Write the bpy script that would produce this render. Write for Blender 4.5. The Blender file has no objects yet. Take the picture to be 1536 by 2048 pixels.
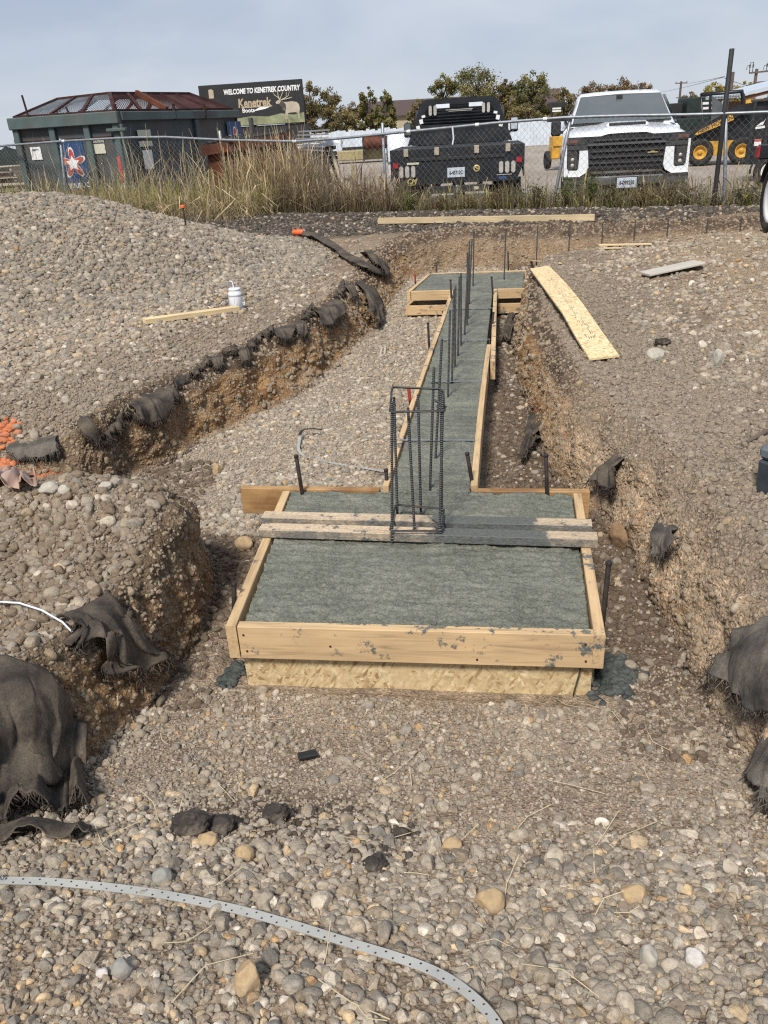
import bpy, bmesh, math, random
import numpy as np
from mathutils import Vector, Matrix, Euler
random.seed(7); RNG = np.random.default_rng(11)
scene = bpy.context.scene
COL = scene.collection
R = math.radians
# ------------------------------------------------------------ camera geometry (metres, strip footing runs along +Y)
FPX = 1600.0; ROLL = R(3.4); PITCH = math.atan(770.0/1600.0); EYE = 1.86; YAW = R(9.8)
FWD = np.array([-math.sin(YAW)*math.cos(PITCH), math.cos(YAW)*math.cos(PITCH), -math.sin(PITCH)])
RIGHT0 = np.array([math.cos(YAW), math.sin(YAW), 0.0]); UP0 = np.cross(RIGHT0, FWD)
CAMPOS = np.array([0.0, 0.0, EYE])
def ray(x, y):
    px, py = x-768, y-1024
    u = px*math.cos(ROLL)-py*math.sin(ROLL); v = px*math.sin(ROLL)+py*math.cos(ROLL)
    return FWD+RIGHT0*u/FPX-UP0*v/FPX
def P(x, y, z):                      # where the sight line through a photo pixel meets height z
    d = ray(x, y); return CAMPOS+d*((z-EYE)/d[2])
def PZ(x, y, zc): return CAMPOS+ray(x, y)*zc
def PY(x, y, Y):                     # ... meets the plane Y = const
    d = ray(x, y); return CAMPOS+d*(Y/d[1])
def AT(x, zc, z):                    # point in image column x, at depth zc and height z
    a = ray(x, 0)[2]; b = ray(x, 1000)[2]
    y = 1000*((z-EYE)/zc-a)/(b-a); return PZ(x, y, zc)
def pix(p):
    d = np.asarray(p)-CAMPOS; zc = d@FWD; u = FPX*(d@RIGHT0)/zc; v = -FPX*(d@UP0)/zc
    return 768+u*math.cos(ROLL)+v*math.sin(ROLL), 1024-u*math.sin(ROLL)+v*math.cos(ROLL), zc
# ------------------------------------------------------------ noise
def _hash(ix, iy, iz, seed):
    h = (ix*374761393+iy*668265263+iz*2147483647+seed*974711) & 0xFFFFFFFF
    h = ((h ^ (h >> 13))*1274126177) & 0xFFFFFFFF
    return (h ^ (h >> 16)) & 0xFFFFFFFF
def pnoise(x, y, z=None, seed=0):
    x = np.asarray(x, float); y = np.asarray(y, float)
    z = np.zeros_like(x)+0.37 if z is None else np.asarray(z, float)
    xi, yi, zi = np.floor(x).astype(np.int64), np.floor(y).astype(np.int64), np.floor(z).astype(np.int64)
    xf, yf, zf = x-xi, y-yi, z-zi
    u, v, w = [t*t*t*(t*(t*6-15)+10) for t in (xf, yf, zf)]
    out = np.zeros_like(x)
    for dx in (0, 1):
        for dy in (0, 1):
            for dz in (0, 1):
                h = _hash(xi+dx, yi+dy, zi+dz, seed)
                gx = (h & 1023)/511.5-1; gy = ((h >> 10) & 1023)/511.5-1; gz = ((h >> 20) & 1023)/511.5-1
                d = gx*(xf-dx)+gy*(yf-dy)+gz*(zf-dz)
                out += d*(u if dx else 1-u)*(v if dy else 1-v)*(w if dz else 1-w)
    return out*1.2
def fbm(x, y, z=None, oct=4, seed=0, gain=.5):
    s = 0; a = 1; t = 0
    for o in range(oct):
        k = 2.03**o
        s = s+a*pnoise(np.asarray(x)*k, np.asarray(y)*k, None if z is None else np.asarray(z)*k, seed+o*17)
        t += a; a *= gain
    return s/t
def sstep(a, b, x):
    t = np.clip((np.asarray(x, float)-a)/(b-a), 0, 1); return t*t*(3-2*t)
# ------------------------------------------------------------ mesh builder
class MB:
    def __init__(s): s.v = []; s.f = []; s.m = []; s.s = []; s.M = Matrix()
    def add(s, vs, fs, mat=0, smooth=False):
        b = len(s.v); M = s.M
        for p in vs:
            q = M @ Vector((float(p[0]), float(p[1]), float(p[2]))); s.v.append((q.x, q.y, q.z))
        for f in fs:
            s.f.append(tuple(b+i for i in f)); s.m.append(mat); s.s.append(smooth)
        return s
    def box(s, c, d, rot=None, ch=0.0, mat=0, taper=(1, 1)):
        hx, hy, hz = d[0]/2, d[1]/2, d[2]/2
        T = Matrix.Translation(Vector(c)) @ (Euler(rot).to_matrix().to_4x4() if rot is not None else Matrix())
        ch = min(ch, .45*min(d))
        if ch <= 0:
            vs = [(sx*hx*(taper[0] if sz > 0 else 1), sy*hy*(taper[1] if sz > 0 else 1), sz*hz) for sz in (-1, 1) for sy in (-1, 1) for sx in (-1, 1)]
            fs = [(0, 2, 3, 1), (4, 5, 7, 6), (0, 1, 5, 4), (2, 6, 7, 3), (0, 4, 6, 2), (1, 3, 7, 5)]
        else:
            vs = []; idx = {}
            for sx in (-1, 1):
                for sy in (-1, 1):
                    for sz in (-1, 1):
                        tx, ty = (taper if sz > 0 else (1, 1))
                        for ax in range(3):
                            p = [sx*hx*tx, sy*hy*ty, sz*hz]
                            for k, sg in enumerate((sx, sy, sz)):
                                if k != ax: p[k] -= sg*ch
                            idx[(sx, sy, sz, ax)] = len(vs); vs.append(p)
            fs = []
            for ax in range(3):
                o = [k for k in range(3) if k != ax]
                for sg in (-1, 1):
                    q = []
                    for a, b in ((-1, -1), (1, -1), (1, 1), (-1, 1)):
                        t = [0, 0, 0]; t[ax] = sg; t[o[0]] = a; t[o[1]] = b; q.append(idx[(*t, ax)])
                    fs.append(tuple(q))
            for ax in range(3):
                o = [k for k in range(3) if k != ax]
                for a in (-1, 1):
                    for b in (-1, 1):
                        q = []
                        for e, k in ((-1, o[0]), (1, o[0]), (1, o[1]), (-1, o[1])):
                            t = [0, 0, 0]; t[ax] = e; t[o[0]] = a; t[o[1]] = b; q.append(idx[(*t, k)])
                        fs.append(tuple(q))
            for sx in (-1, 1):
                for sy in (-1, 1):
                    for sz in (-1, 1): fs.append(tuple(idx[(sx, sy, sz, k)] for k in range(3)))
        return s.add([T @ Vector(p) for p in vs], fs, mat)
    def tube(s, pts, r, n=8, mat=0, cap=True, smooth=True, closed=False):
        pts = [Vector(p) for p in pts]; rs = r if hasattr(r, '__len__') else [r]*len(pts)
        vs = []; fs = []; up = None; m = len(pts)
        for i, p in enumerate(pts):
            if closed: t = pts[(i+1) % m]-pts[i-1]
            else: t = pts[min(i+1, m-1)]-pts[max(i-1, 0)]
            t = t.normalized() if t.length > 1e-9 else Vector((0, 0, 1))
            if up is None: up = Vector((0, 0, 1)) if abs(t.z) < .9 else Vector((1, 0, 0))
            a = t.cross(up); a = a.normalized() if a.length > 1e-6 else t.orthogonal().normalized()
            b = a.cross(t); up = b
            for k in range(n):
                an = 2*math.pi*(k+.5)/n; vs.append(p+a*math.cos(an)*rs[i]+b*math.sin(an)*rs[i])
        for i in range(m if closed else m-1):
            j = (i+1) % m
            for k in range(n):
                k2 = (k+1) % n; fs.append((i*n+k, j*n+k, j*n+k2, i*n+k2))
        s.add(vs, fs, mat, smooth)
        if cap and not closed:
            s.add(vs[:n], [tuple(range(n))], mat); s.add(vs[-n:], [tuple(reversed(range(n)))], mat)
        return s
    def lathe(s, prof, c=(0, 0, 0), axis='z', n=24, mat=0, smooth=True):
        vs = []; fs = []
        for r, h in prof:
            for k in range(n):
                an = 2*math.pi*k/n; x, y = r*math.cos(an), r*math.sin(an)
                p = {'z': (x, y, h), 'x': (h, x, y), 'y': (y, h, x)}[axis]
                vs.append((p[0]+c[0], p[1]+c[1], p[2]+c[2]))
        for i in range(len(prof)-1):
            for k in range(n):
                k2 = (k+1) % n; fs.append((i*n+k, i*n+k2, (i+1)*n+k2, (i+1)*n+k))
        return s.add(vs, fs, mat, smooth)
    def prism(s, poly, axis, a, b, mat=0, smooth=False):      # polygon extruded from a to b along an axis
        n = len(poly)
        def pt(p, h): return {'x': (h, p[0], p[1]), 'y': (p[0], h, p[1]), 'z': (p[0], p[1], h)}[axis]
        vs = [pt(p, a) for p in poly]+[pt(p, b) for p in poly]
        fs = [tuple(range(n-1, -1, -1)), tuple(range(n, 2*n))]+[(i, (i+1) % n, n+(i+1) % n, n+i) for i in range(n)]
        return s.add(vs, fs, mat, smooth)
    def grid(s, rows, mat=0, smooth=True, closed=False):
        n = len(rows[0]); vs = [p for r in rows for p in r]; fs = []
        for i in range(len(rows)-1):
            for k in range(n if closed else n-1):
                k2 = (k+1) % n; fs.append((i*n+k, i*n+k2, (i+1)*n+k2, (i+1)*n+k))
        return s.add(vs, fs, mat, smooth)
    def build(s, name, mats, parent=None, fixn=True):
        me = bpy.data.meshes.new(name); me.from_pydata(s.v, [], s.f)
        if not isinstance(mats, (list, tuple)): mats = [mats]
        for m in mats: me.materials.append(m)
        me.polygons.foreach_set('material_index', s.m); me.polygons.foreach_set('use_smooth', s.s)
        if fixn:
            bm = bmesh.new(); bm.from_mesh(me); bmesh.ops.recalc_face_normals(bm, faces=bm.faces); bm.to_mesh(me); bm.free()
        me.update(); o = bpy.data.objects.new(name, me); COL.objects.link(o)
        if parent is not None: o.parent = parent
        return o
def npmesh(name, V, F, mats, parent=None, smooth=True, attrs=None, matidx=None):
    V = np.asarray(V, np.float32); F = np.asarray(F, np.int32)
    me = bpy.data.meshes.new(name); k = F.shape[1]
    me.vertices.add(len(V)); me.vertices.foreach_set('co', V.ravel())
    me.loops.add(F.size); me.loops.foreach_set('vertex_index', F.ravel())
    me.polygons.add(len(F)); me.polygons.foreach_set('loop_start', np.arange(0, F.size, k, dtype=np.int32))
    me.polygons.foreach_set('use_smooth', np.full(len(F), smooth))
    if not isinstance(mats, (list, tuple)): mats = [mats]
    for m in mats: me.materials.append(m)
    if matidx is not None: me.polygons.foreach_set('material_index', np.asarray(matidx, np.int32))
    for an, (ty, data) in (attrs or {}).items():
        a = me.attributes.new(an, ty, 'POINT')
        a.data.foreach_set('color' if ty == 'FLOAT_COLOR' else ('vector' if ty == 'FLOAT_VECTOR' else 'value'), np.asarray(data, np.float32).ravel())
    me.update(calc_edges=True); me.validate()
    o = bpy.data.objects.new(name, me); COL.objects.link(o)
    if parent is not None: o.parent = parent
    return o
def tag(o, label=None, cat=None, group=None, kind=None):
    if label: o['label'] = label
    if cat: o['category'] = cat
    if group: o['group'] = group
    if kind: o['kind'] = kind
    return o
def thing(name, label, cat, loc=(0, 0, 0), rotz=0.0, group=None):
    o = bpy.data.objects.new(name, None); COL.objects.link(o); o.empty_display_size = .1
    o.location = [float(t) for t in loc]; o.rotation_euler = (0, 0, rotz); return tag(o, label, cat, group)
def copy_thing(o):
    c = o.copy(); COL.objects.link(c)
    for ch in o.children:
        d = ch.copy(); COL.objects.link(d); d.parent = c
        for g in ch.children:
            e = g.copy(); COL.objects.link(e); e.parent = d
    return c
def text_part(s, size, mat, parent, M, name='lettering', extrude=.002, align='CENTER', bold=0.0, shear=0.0, sx=1.0):
    cu = bpy.data.curves.new(name, 'FONT'); cu.body = s; cu.size = size; cu.align_x = align; cu.align_y = 'CENTER'
    cu.extrude = extrude; cu.offset = bold; cu.shear = shear; cu.resolution_u = 3
    t = bpy.data.objects.new(name+'_tmp', cu); COL.objects.link(t)
    dg = bpy.context.evaluated_depsgraph_get(); me = bpy.data.meshes.new_from_object(t.evaluated_get(dg))
    bpy.data.objects.remove(t); bpy.data.curves.remove(cu)
    me.name = name; me.materials.clear(); me.materials.append(mat)
    me.transform(M @ Matrix.Diagonal((sx, 1, 1, 1)))
    o = bpy.data.objects.new(name, me); COL.objects.link(o)
    if parent is not None: o.parent = parent
    return o
def sign_M(c, face='-y', tilt=0.0):     # text plane standing upright, readable from -y / -x / +x side
    B = {'-y': Matrix(((1, 0, 0), (0, 0, -1), (0, 1, 0))), '+x': Matrix(((0, 0, 1), (1, 0, 0), (0, 1, 0))), '-x': Matrix(((0, 0, -1), (-1, 0, 0), (0, 1, 0))), '+y': Matrix(((-1, 0, 0), (0, 0, 1), (0, 1, 0)))}[face].to_4x4()
    return Matrix.Translation(Vector(c)) @ B @ Matrix.Rotation(tilt, 4, 'Z')
# ------------------------------------------------------------ materials
class NT:
    def __init__(s, name):
        s.m = bpy.data.materials.new(name); s.m.use_nodes = True; s.t = s.m.node_tree; s.n = s.t.nodes; s.b = s.n['Principled BSDF']; s.out = s.n['Material Output']
    def new(s, ty, **kw):
        n = s.n.new(ty)
        for k, v in kw.items(): setattr(n, k, v)
        return n
    def link(s, a, b): s.t.links.new(a, b)
    def put(s, sock, v):
        if isinstance(v, bpy.types.NodeSocket): s.link(v, sock)
        else:
            if hasattr(sock.default_value, '__len__') and not hasattr(v, '__len__'): v = (v, v, v, 1)[:len(sock.default_value)]
            if hasattr(v, '__len__') and len(v) == 3 and len(sock.default_value) == 4: v = (*v, 1)
            sock.default_value = v
    def coord(s, k='Object', scale=(1, 1, 1), rot=(0, 0, 0)):
        c = s.new('ShaderNodeTexCoord'); mp = s.new('ShaderNodeMapping'); s.link(c.outputs[k], mp.inputs['Vector'])
        mp.inputs['Scale'].default_value = scale; mp.inputs['Rotation'].default_value = rot; return mp.outputs['Vector']
    def noise(s, vec, scale=5, detail=4, rough=.55, dist=0, out='Fac'):
        n = s.new('ShaderNodeTexNoise'); n.inputs['Scale'].default_value = scale; n.inputs['Detail'].default_value = detail
        n.inputs['Roughness'].default_value = rough; n.inputs['Distortion'].default_value = dist
        if vec is not None: s.link(vec, n.inputs['Vector'])
        return n.outputs[out]
    def voro(s, vec, scale=5, out='Color', feature='F1', rnd=1):
        n = s.new('ShaderNodeTexVoronoi', feature=feature); n.inputs['Scale'].default_value = scale; n.inputs['Randomness'].default_value = rnd
        s.link(vec, n.inputs['Vector']); return n.outputs[out]
    def ramp(s, fac, stops, interp='LINEAR'):
        n = s.new('ShaderNodeValToRGB'); e = n.color_ramp; e.interpolation = interp
        while len(e.elements) < len(stops): e.elements.new(.5)
        for el, (p, c) in zip(e.elements, stops):
            el.position = p; el.color = (*c, 1) if hasattr(c, '__len__') else (c, c, c, 1)
        s.link(fac, n.inputs['Fac']); return n.outputs['Color']
    def mix(s, fac, a, b, mode='MIX'):
        n = s.new('ShaderNodeMix', data_type='RGBA', blend_type=mode)
        s.put(n.inputs[0], fac); s.put(n.inputs[6], a); s.put(n.inputs[7], b); return n.outputs[2]
    def math(s, op, a, b=0.0, c=None):
        n = s.new('ShaderNodeMath', operation=op); s.put(n.inputs[0], a); s.put(n.inputs[1], b)
        if c is not None: s.put(n.inputs[2], c)
        return n.outputs[0]
    def bump(s, h, strength=.5, dist=.01, prev=None):
        n = s.new('ShaderNodeBump'); n.inputs['Strength'].default_value = strength; n.inputs['Distance'].default_value = dist
        s.link(h, n.inputs['Height'])
        if prev is not None: s.link(prev, n.inputs['Normal'])
        return n.outputs['Normal']
    def done(s, col=None, rough=None, metal=None, nrm=None, spec=None, **kw):
        b = s.b
        if col is not None: s.put(b.inputs['Base Color'], col)
        if rough is not None: s.put(b.inputs['Roughness'], rough)
        if metal is not None: s.put(b.inputs['Metallic'], metal)
        if spec is not None: s.put(b.inputs['Specular IOR Level'], spec)
        if nrm is not None: s.link(nrm, b.inputs['Normal'])
        for k, v in kw.items(): s.put(b.inputs[k.replace('_', ' ')], v)
        return s.m
def plain(name, col, rough=.5, metal=0.0, var=.25, scale=6, spec=.5, bump=0.0, dirt=None, dirt_amt=.5, coat=0.0):
    t = NT(name); v = t.coord('Object')
    n = t.noise(v, scale, 5)
    dk = tuple(c*(1-var) for c in col); lt = tuple(min(1, c*(1+var)) for c in col)
    c = t.ramp(n, [(.3, dk), (.7, lt)])
    if dirt is not None:
        m = t.ramp(t.noise(v, scale*.7, 7, .65), [(.5-.12*dirt_amt, 0), (.5+.3*(1-dirt_amt)+.08, 1)])
        c = t.mix(m, c, dirt)
    nr = t.bump(t.noise(v, scale*14, 4), bump, .004) if bump > 0 else None
    rr = t.ramp(t.noise(v, scale*2, 3), [(.3, max(0, rough-.08)), (.7, min(1, rough+.08))])
    t.done(c, rr, metal, nr, spec)
    if coat: t.b.inputs['Coat Weight'].default_value = coat
    return t.m
MAT = {}
def m_ground():
    t = NT('ground_earth'); a = t.new('ShaderNodeAttribute', attribute_name='col'); v = t.coord('Object')
    n1 = t.noise(v, 38, 6, .65); n2 = t.noise(v, 7, 5, .6)
    c = t.mix(1.0, a.outputs['Color'], t.ramp(n1, [(.25, .68), (.5, 1.0), (.78, 1.35)]), 'MULTIPLY')
    c = t.mix(1.0, c, t.ramp(n2, [(.3, .75), (.7, 1.22)]), 'MULTIPLY')
    vo = t.voro(v, 95, 'Distance'); vc = t.voro(v, 95, 'Color')
    c = t.mix(.55, c, t.mix(1.0, c, t.ramp(vc, [(.1, .55), (.6, 1.1), (.95, 1.9)]), 'MULTIPLY'))
    nb = t.bump(vo, .7, .012); nb = t.bump(n1, .9, .02, nb)
    return t.done(c, .95, 0, nb, .15)
def m_stone():
    t = NT('river_stone'); a = t.new('ShaderNodeAttribute', attribute_type='INSTANCER', attribute_name='col'); v = t.coord('Object')
    oi = t.new('ShaderNodeObjectInfo'); ad = t.new('ShaderNodeVectorMath', operation='ADD'); t.link(v, ad.inputs[0])
    sc = t.new('ShaderNodeVectorMath', operation='SCALE'); sc.inputs[0].default_value = (13, 7, 19); t.link(oi.outputs['Random'], sc.inputs['Scale']); t.link(sc.outputs[0], ad.inputs[1]); v = ad.outputs[0]
    n = t.noise(v, 1.6, 6, .65)
    c = t.mix(1.0, a.outputs['Color'], t.ramp(n, [(.28, .6), (.5, 1.0), (.75, 1.3)]), 'MULTIPLY')
    c = t.mix(t.ramp(t.noise(v, .9, 5, .6), [(.46, 0), (.70, .42)]), c, (.215, .178, .14))
    return t.done(c, .82, 0, t.bump(t.noise(v, 5, 5, .6), .35, .15), .25)
def m_solo_stone(name, col):
    t = NT(name); v = t.coord('Object')
    n = t.noise(v, 22, 7, .65); c = t.ramp(n, [(.25, tuple(x*.6 for x in col)), (.5, col), (.75, tuple(min(1, x*1.35) for x in col))])
    c = t.mix(t.ramp(t.noise(v, 14, 6, .6), [(.5, 0), (.7, .7)]), c, (.2, .165, .125))
    return t.done(c, .85, 0, t.bump(t.noise(v, 70, 5, .6), .5, .006), .25)
def m_concrete():
    t = NT('wet_concrete'); v = t.coord('Object')
    n = t.noise(v, 3.2, 6, .6); st = t.noise(t.coord('Object', (2.5, 16, 4)), 2.0, 5, .6); f = t.noise(v, 130, 4, .6)
    c = t.ramp(n, [(.3, (.135, .139, .112)), (.50, (.172, .175, .142)), (.72, (.215, .215, .178))])
    c = t.mix(1.0, c, t.ramp(st, [(.3, .8), (.7, 1.2)]), 'MULTIPLY')
    c = t.mix(1.0, c, t.ramp(f, [(.3, .62), (.7, 1.3)]), 'MULTIPLY')
    g2 = t.noise(v, 34, 5, .65); c = t.mix(1.0, c, t.ramp(g2, [(.33, .78), (.5, 1.0), (.75, 1.1)]), 'MULTIPLY')
    nb = t.bump(g2, .6, .012); nb = t.bump(f, .9, .008); nb = t.bump(st, .3, .012, nb)
    r = t.ramp(n, [(.35, .5), (.65, .72)])
    return t.done(c, r, 0, nb, .18)

def m_wood(name, col, dark=.55, splat=0.0, grain=1.0, stain=None, screed=False):
    t = NT(name); oi = t.new('ShaderNodeObjectInfo'); v0 = t.coord('Object', (1, 1, 1))
    ad = t.new('ShaderNodeVectorMath', operation='ADD'); t.link(v0, ad.inputs[0])
    sc = t.new('ShaderNodeVectorMath', operation='SCALE'); sc.inputs[0].default_value = (17, 9, 5); t.link(oi.outputs['Random'], sc.inputs['Scale']); t.link(sc.outputs[0], ad.inputs[1])
    mp = t.new('ShaderNodeMapping'); mp.inputs['Scale'].default_value = (1.4, 26*grain, 26*grain); t.link(ad.outputs[0], mp.inputs['Vector'])
    g = t.noise(mp.outputs[0], 1.6, 6, .62, 1.2)
    c = t.ramp(g, [(.25, tuple(x*dark for x in col)), (.48, col), (.75, tuple(min(1, x*1.2) for x in col))])
    c = t.mix(1.0, c, t.ramp(t.noise(ad.outputs[0], 2.2, 3), [(.3, .82), (.7, 1.14)]), 'MULTIPLY')
    mp2 = t.new('ShaderNodeMapping'); mp2.inputs['Scale'].default_value = (2.2, 9, 9); t.link(ad.outputs[0], mp2.inputs['Vector'])
    k = t.voro(mp2.outputs[0], 1.1, 'Distance'); c = t.mix(t.ramp(k, [(.03, .8), (.085, 0)]), c, (.14, .065, .025))
    if stain: c = t.mix(t.ramp(t.noise(ad.outputs[0], 5, 5, .6), [(.45, 0), (.62, .75)]), c, stain)
    if splat > 0:
        s1 = t.ramp(t.noise(ad.outputs[0], 11, 6, .72), [(.64-.2*splat, 0), (.70-.2*splat, 1)])
        c = t.mix(s1, c, (.10, .112, .112))
    if screed:
        sp = t.new('ShaderNodeSeparateXYZ'); t.link(v0, sp.inputs[0]); nz = t.noise(ad.outputs[0], 9, 6, .65)
        mx = t.math('ADD', t.math('MULTIPLY', t.math('SMOOTH_MIN', t.math('ABSOLUTE', t.math('SUBTRACT', sp.outputs['X'], .27)), .6, .01), -1.0), t.math('MULTIPLY', t.math('SUBTRACT', nz, .5), .35))
        c = t.mix(t.ramp(t.math('ADD', mx, 1.0), [(.74, 0), (.775, 1)]), c, (.115, .122, .110))
        my = t.math('ADD', sp.outputs['Y'], t.math('MULTIPLY', t.math('SUBTRACT', nz, .5), .02)); c = t.mix(t.ramp(t.math('ADD', t.math('MULTIPLY', my, 10), .5), [(.14, .85), (.20, 0)]), c, (.13, .135, .13))
    nb = t.bump(g, .3, .003)
    if screed:
        f2 = t.noise(ad.outputs[0], 75, 5, .65); c = t.mix(1.0, c, t.ramp(f2, [(.3, .72), (.7, 1.2)]), 'MULTIPLY'); nb = t.bump(f2, .9, .008, nb)
    return t.done(c, .75, 0, nb, .25)
def m_osb(name, bright=1.0, up=False):
    t = NT(name); vo = []
    c = None
    for i, (rot, s) in enumerate((((.1, .05, .35), 17), ((.05, .12, 2.75), 20), ((.12, .1, 2.1), 18), ((.05, .05, 1.0), 24))):
        v = t.coord('Object', (1, 1, 1), (rot[0], rot[2], rot[1]) if up else rot); mp = t.new('ShaderNodeMapping'); mp.inputs['Scale'].default_value = (1, 3.6, 3.6); t.link(v, mp.inputs['Vector'])
        vv = t.voro(mp.outputs[0], s, 'Color')
        k = t.ramp(vv, [(.12, (.34*bright, .22*bright, .10*bright)), (.3, (.54*bright, .40*bright, .215*bright)), (.7, (.64*bright, .50*bright, .29*bright)), (.97, (.74*bright, .61*bright, .39*bright))])
        sel = t.ramp(t.voro(mp.outputs[0], s*.9, 'Color'), [(.48, 0), (.52, 1)])
        c = k if c is None else t.mix(sel, c, k)
    f = t.noise(t.coord('Object'), 60, 4); c = t.mix(1.0, c, t.ramp(f, [(.3, .86), (.7, 1.12)]), 'MULTIPLY')
    s1 = t.ramp(t.noise(t.coord('Object'), 9, 6, .7), [(.66, 0), (.71, .8)]); c = t.mix(s1, c, (.2, .16, .11))
    return t.done(c, .68, 0, t.bump(c, .25, .003), .3)
def m_rebar():
    t = NT('rebar_steel'); v = t.coord('Object')
    c = t.ramp(t.noise(v, 9, 6, .65), [(.35, (.045, .05, .055)), (.55, (.085, .085, .085)), (.72, (.13, .065, .035))])
    w = t.new('ShaderNodeTexWave', wave_type='BANDS', bands_direction='Z'); w.inputs['Scale'].default_value = 38; w.inputs['Distortion'].default_value = .6; t.link(v, w.inputs['Vector'])
    c = t.mix(1.0, c, t.ramp(w.outputs['Fac'], [(.2, .55), (.8, 1.35)]), 'MULTIPLY')
    return t.done(c, .6, .45, t.bump(w.outputs['Fac'], .7, .004), .4)
def m_fabric(name, col=(.040, .034, .030), dust=(.15, .12, .088), amt=.72):
    t = NT(name); v = t.coord('Object')
    n = t.noise(v, 7, 7, .68); c = t.mix(t.ramp(n, [(.55-.25*amt, 0), (.8-.2*amt, .9)]), col, dust)
    w = t.noise(t.coord('Object', (1, 1, .25)), 220, 3)
    c = t.mix(1.0, c, t.ramp(w, [(.3, .7), (.7, 1.25)]), 'MULTIPLY')
    return t.done(c, .9, 0, t.bump(w, .5, .004), .2)
def m_attr(name, rough=.7, trans=0.0, var=.3, spec=.3):
    t = NT(name); a = t.new('ShaderNodeAttribute', attribute_name='col'); v = t.coord('Object')
    c = t.mix(1.0, a.outputs['Color'], t.ramp(t.noise(v, 9, 4), [(.3, 1-var), (.7, 1+var)]), 'MULTIPLY')
    t.done(c, rough, 0, None, spec)
    if trans > 0:
        tr = t.new('ShaderNodeBsdfTranslucent'); t.link(c, tr.inputs['Color']); mx = t.new('ShaderNodeMixShader'); mx.inputs[0].default_value = trans
        t.link(t.b.outputs[0], mx.inputs[1]); t.link(tr.outputs[0], mx.inputs[2]); t.link(mx.outputs[0], t.out.inputs['Surface'])
    return t.m
def m_glass(name, tint=(.10, .13, .13), rough=.05):
    t = NT(name); v = t.coord('Object'); c = t.ramp(t.noise(v, 2, 3), [(.3, tuple(x*.8 for x in tint)), (.7, tint)])
    return t.done(c, rough, 0, None, .8)
MAT.update(ground=m_ground(), stone=m_stone(), concrete=m_concrete(), rebar=m_rebar(), fabric=m_fabric('geotextile'), fabric_dusty=m_fabric('dusty_geotextile', (.05, .045, .04), (.17, .147, .12), .8),
    lumber=m_wood('pale_lumber', (.52, .365, .20), .5, .10), lumber_splat=m_wood('splashed_lumber', (.53, .37, .205), .5, .36), lumber_dirty=m_wood('stained_lumber', (.40, .24, .105), .45, .12, 1.0, (.2, .1, .04)),
    lumber_screed=m_wood('screed_lumber', (.54, .42, .29), .7, .35, 1.0, None, True), lumber_grey=m_wood('weathered_lumber', (.40, .34, .26), .7), lumber_new=m_wood('fresh_lumber', (.64, .49, .28), .8),
    osb=m_osb('strand_board', .92, True), osb_bright=m_osb('strand_board_pale', 1.18),
    stake=plain('stake_steel', (.035, .026, .022), .6, .3, .5, 20), stake_red=plain('stake_red_paint', (.30, .035, .02), .6, 0, .4, 20), galv=plain('galvanised_steel', (.27, .29, .31), .5, .55, .25, 14), wire=plain('fence_wire', (.22, .225, .23), .5, .5, .2, 5),
    blackpaint=plain('black_paint', (.012, .013, .016), .38, 0, .3, 3, .5, 0, (.05, .045, .04), .12), blackmatte=plain('black_matte', (.016, .016, .017), .7, 0, .3, 6),
    whitepaint=plain('white_paint', (.80, .82, .84), .25, 0, .03, 2, .5, 0, None, 0, .6), chrome=plain('chrome', (.62, .63, .65), .12, 1.0, .05, 3), glass=m_glass('tinted_glass'), windshield=m_glass('windshield_glass', (.10, .115, .118), .06),
    rubber=plain('tyre_rubber', (.022, .021, .02), .85, 0, .4, 9, .2, .4, (.09, .078, .064), .35), lens=plain('lamp_lens', (.42, .40, .36), .25, 0, .2, 9), redlens=plain('red_lens', (.32, .02, .025), .3, 0, .2, 9),
    lampdark=plain('smoked_lamp', (.055, .05, .05), .2, 0, .4, 12), yellow=plain('yellow_paint', (.62, .33, .03), .45, 0, .15, 4, .5, 0, (.18, .11, .05), .25), rust=plain('rust', (.052, .023, .021), .85, 0, .45, 5, .2, .5), rust2=plain('rusty_brown_steel', (.115, .040, .022), .8, 0, .45, 3, .25, .4, (.04, .02, .015), .4),
    dumpgreen=plain('dumpster_paint', (.080, .115, .112), .6, 0, .2, 2.5, .35, .15, (.10, .085, .07), .35), dumpgrey=plain('dumpster_panel', (.072, .083, .086), .65, 0, .22, 2, .3, .15, (.11, .07, .05), .3), blue=plain('sticker_blue', (.02, .065, .17), .5, 0, .1), white=plain('sticker_white', (.75, .75, .73), .5, 0, .06), stickred=plain('sticker_red', (.48, .07, .05), .5, 0, .1), cream=plain('sticker_cream', (.55, .54, .42), .5, 0, .1), plate=plain('plate_white', (.50, .55, .60), .4, 0, .08),
    ink=plain('ink', (.02, .025, .05), .6, 0, .1), gold=plain('gold_mark', (.5, .4, .16), .45, .2, .1), plastic_white=plain('white_plastic', (.72, .75, .80), .35, 0, .04), plastic_grey=plain('grey_band', (.36, .39, .42), .5, 0, .1), orange=plain('orange_marker', (.75, .13, .035), .55, 0, .15), toolbox=plain('toolbox_plastic', (.035, .042, .05), .5, 0, .25, 8, .4, .1), toolbox_lid=plain('toolbox_lid_plastic', (.11, .13, .14), .5, 0, .2, 8))

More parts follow.
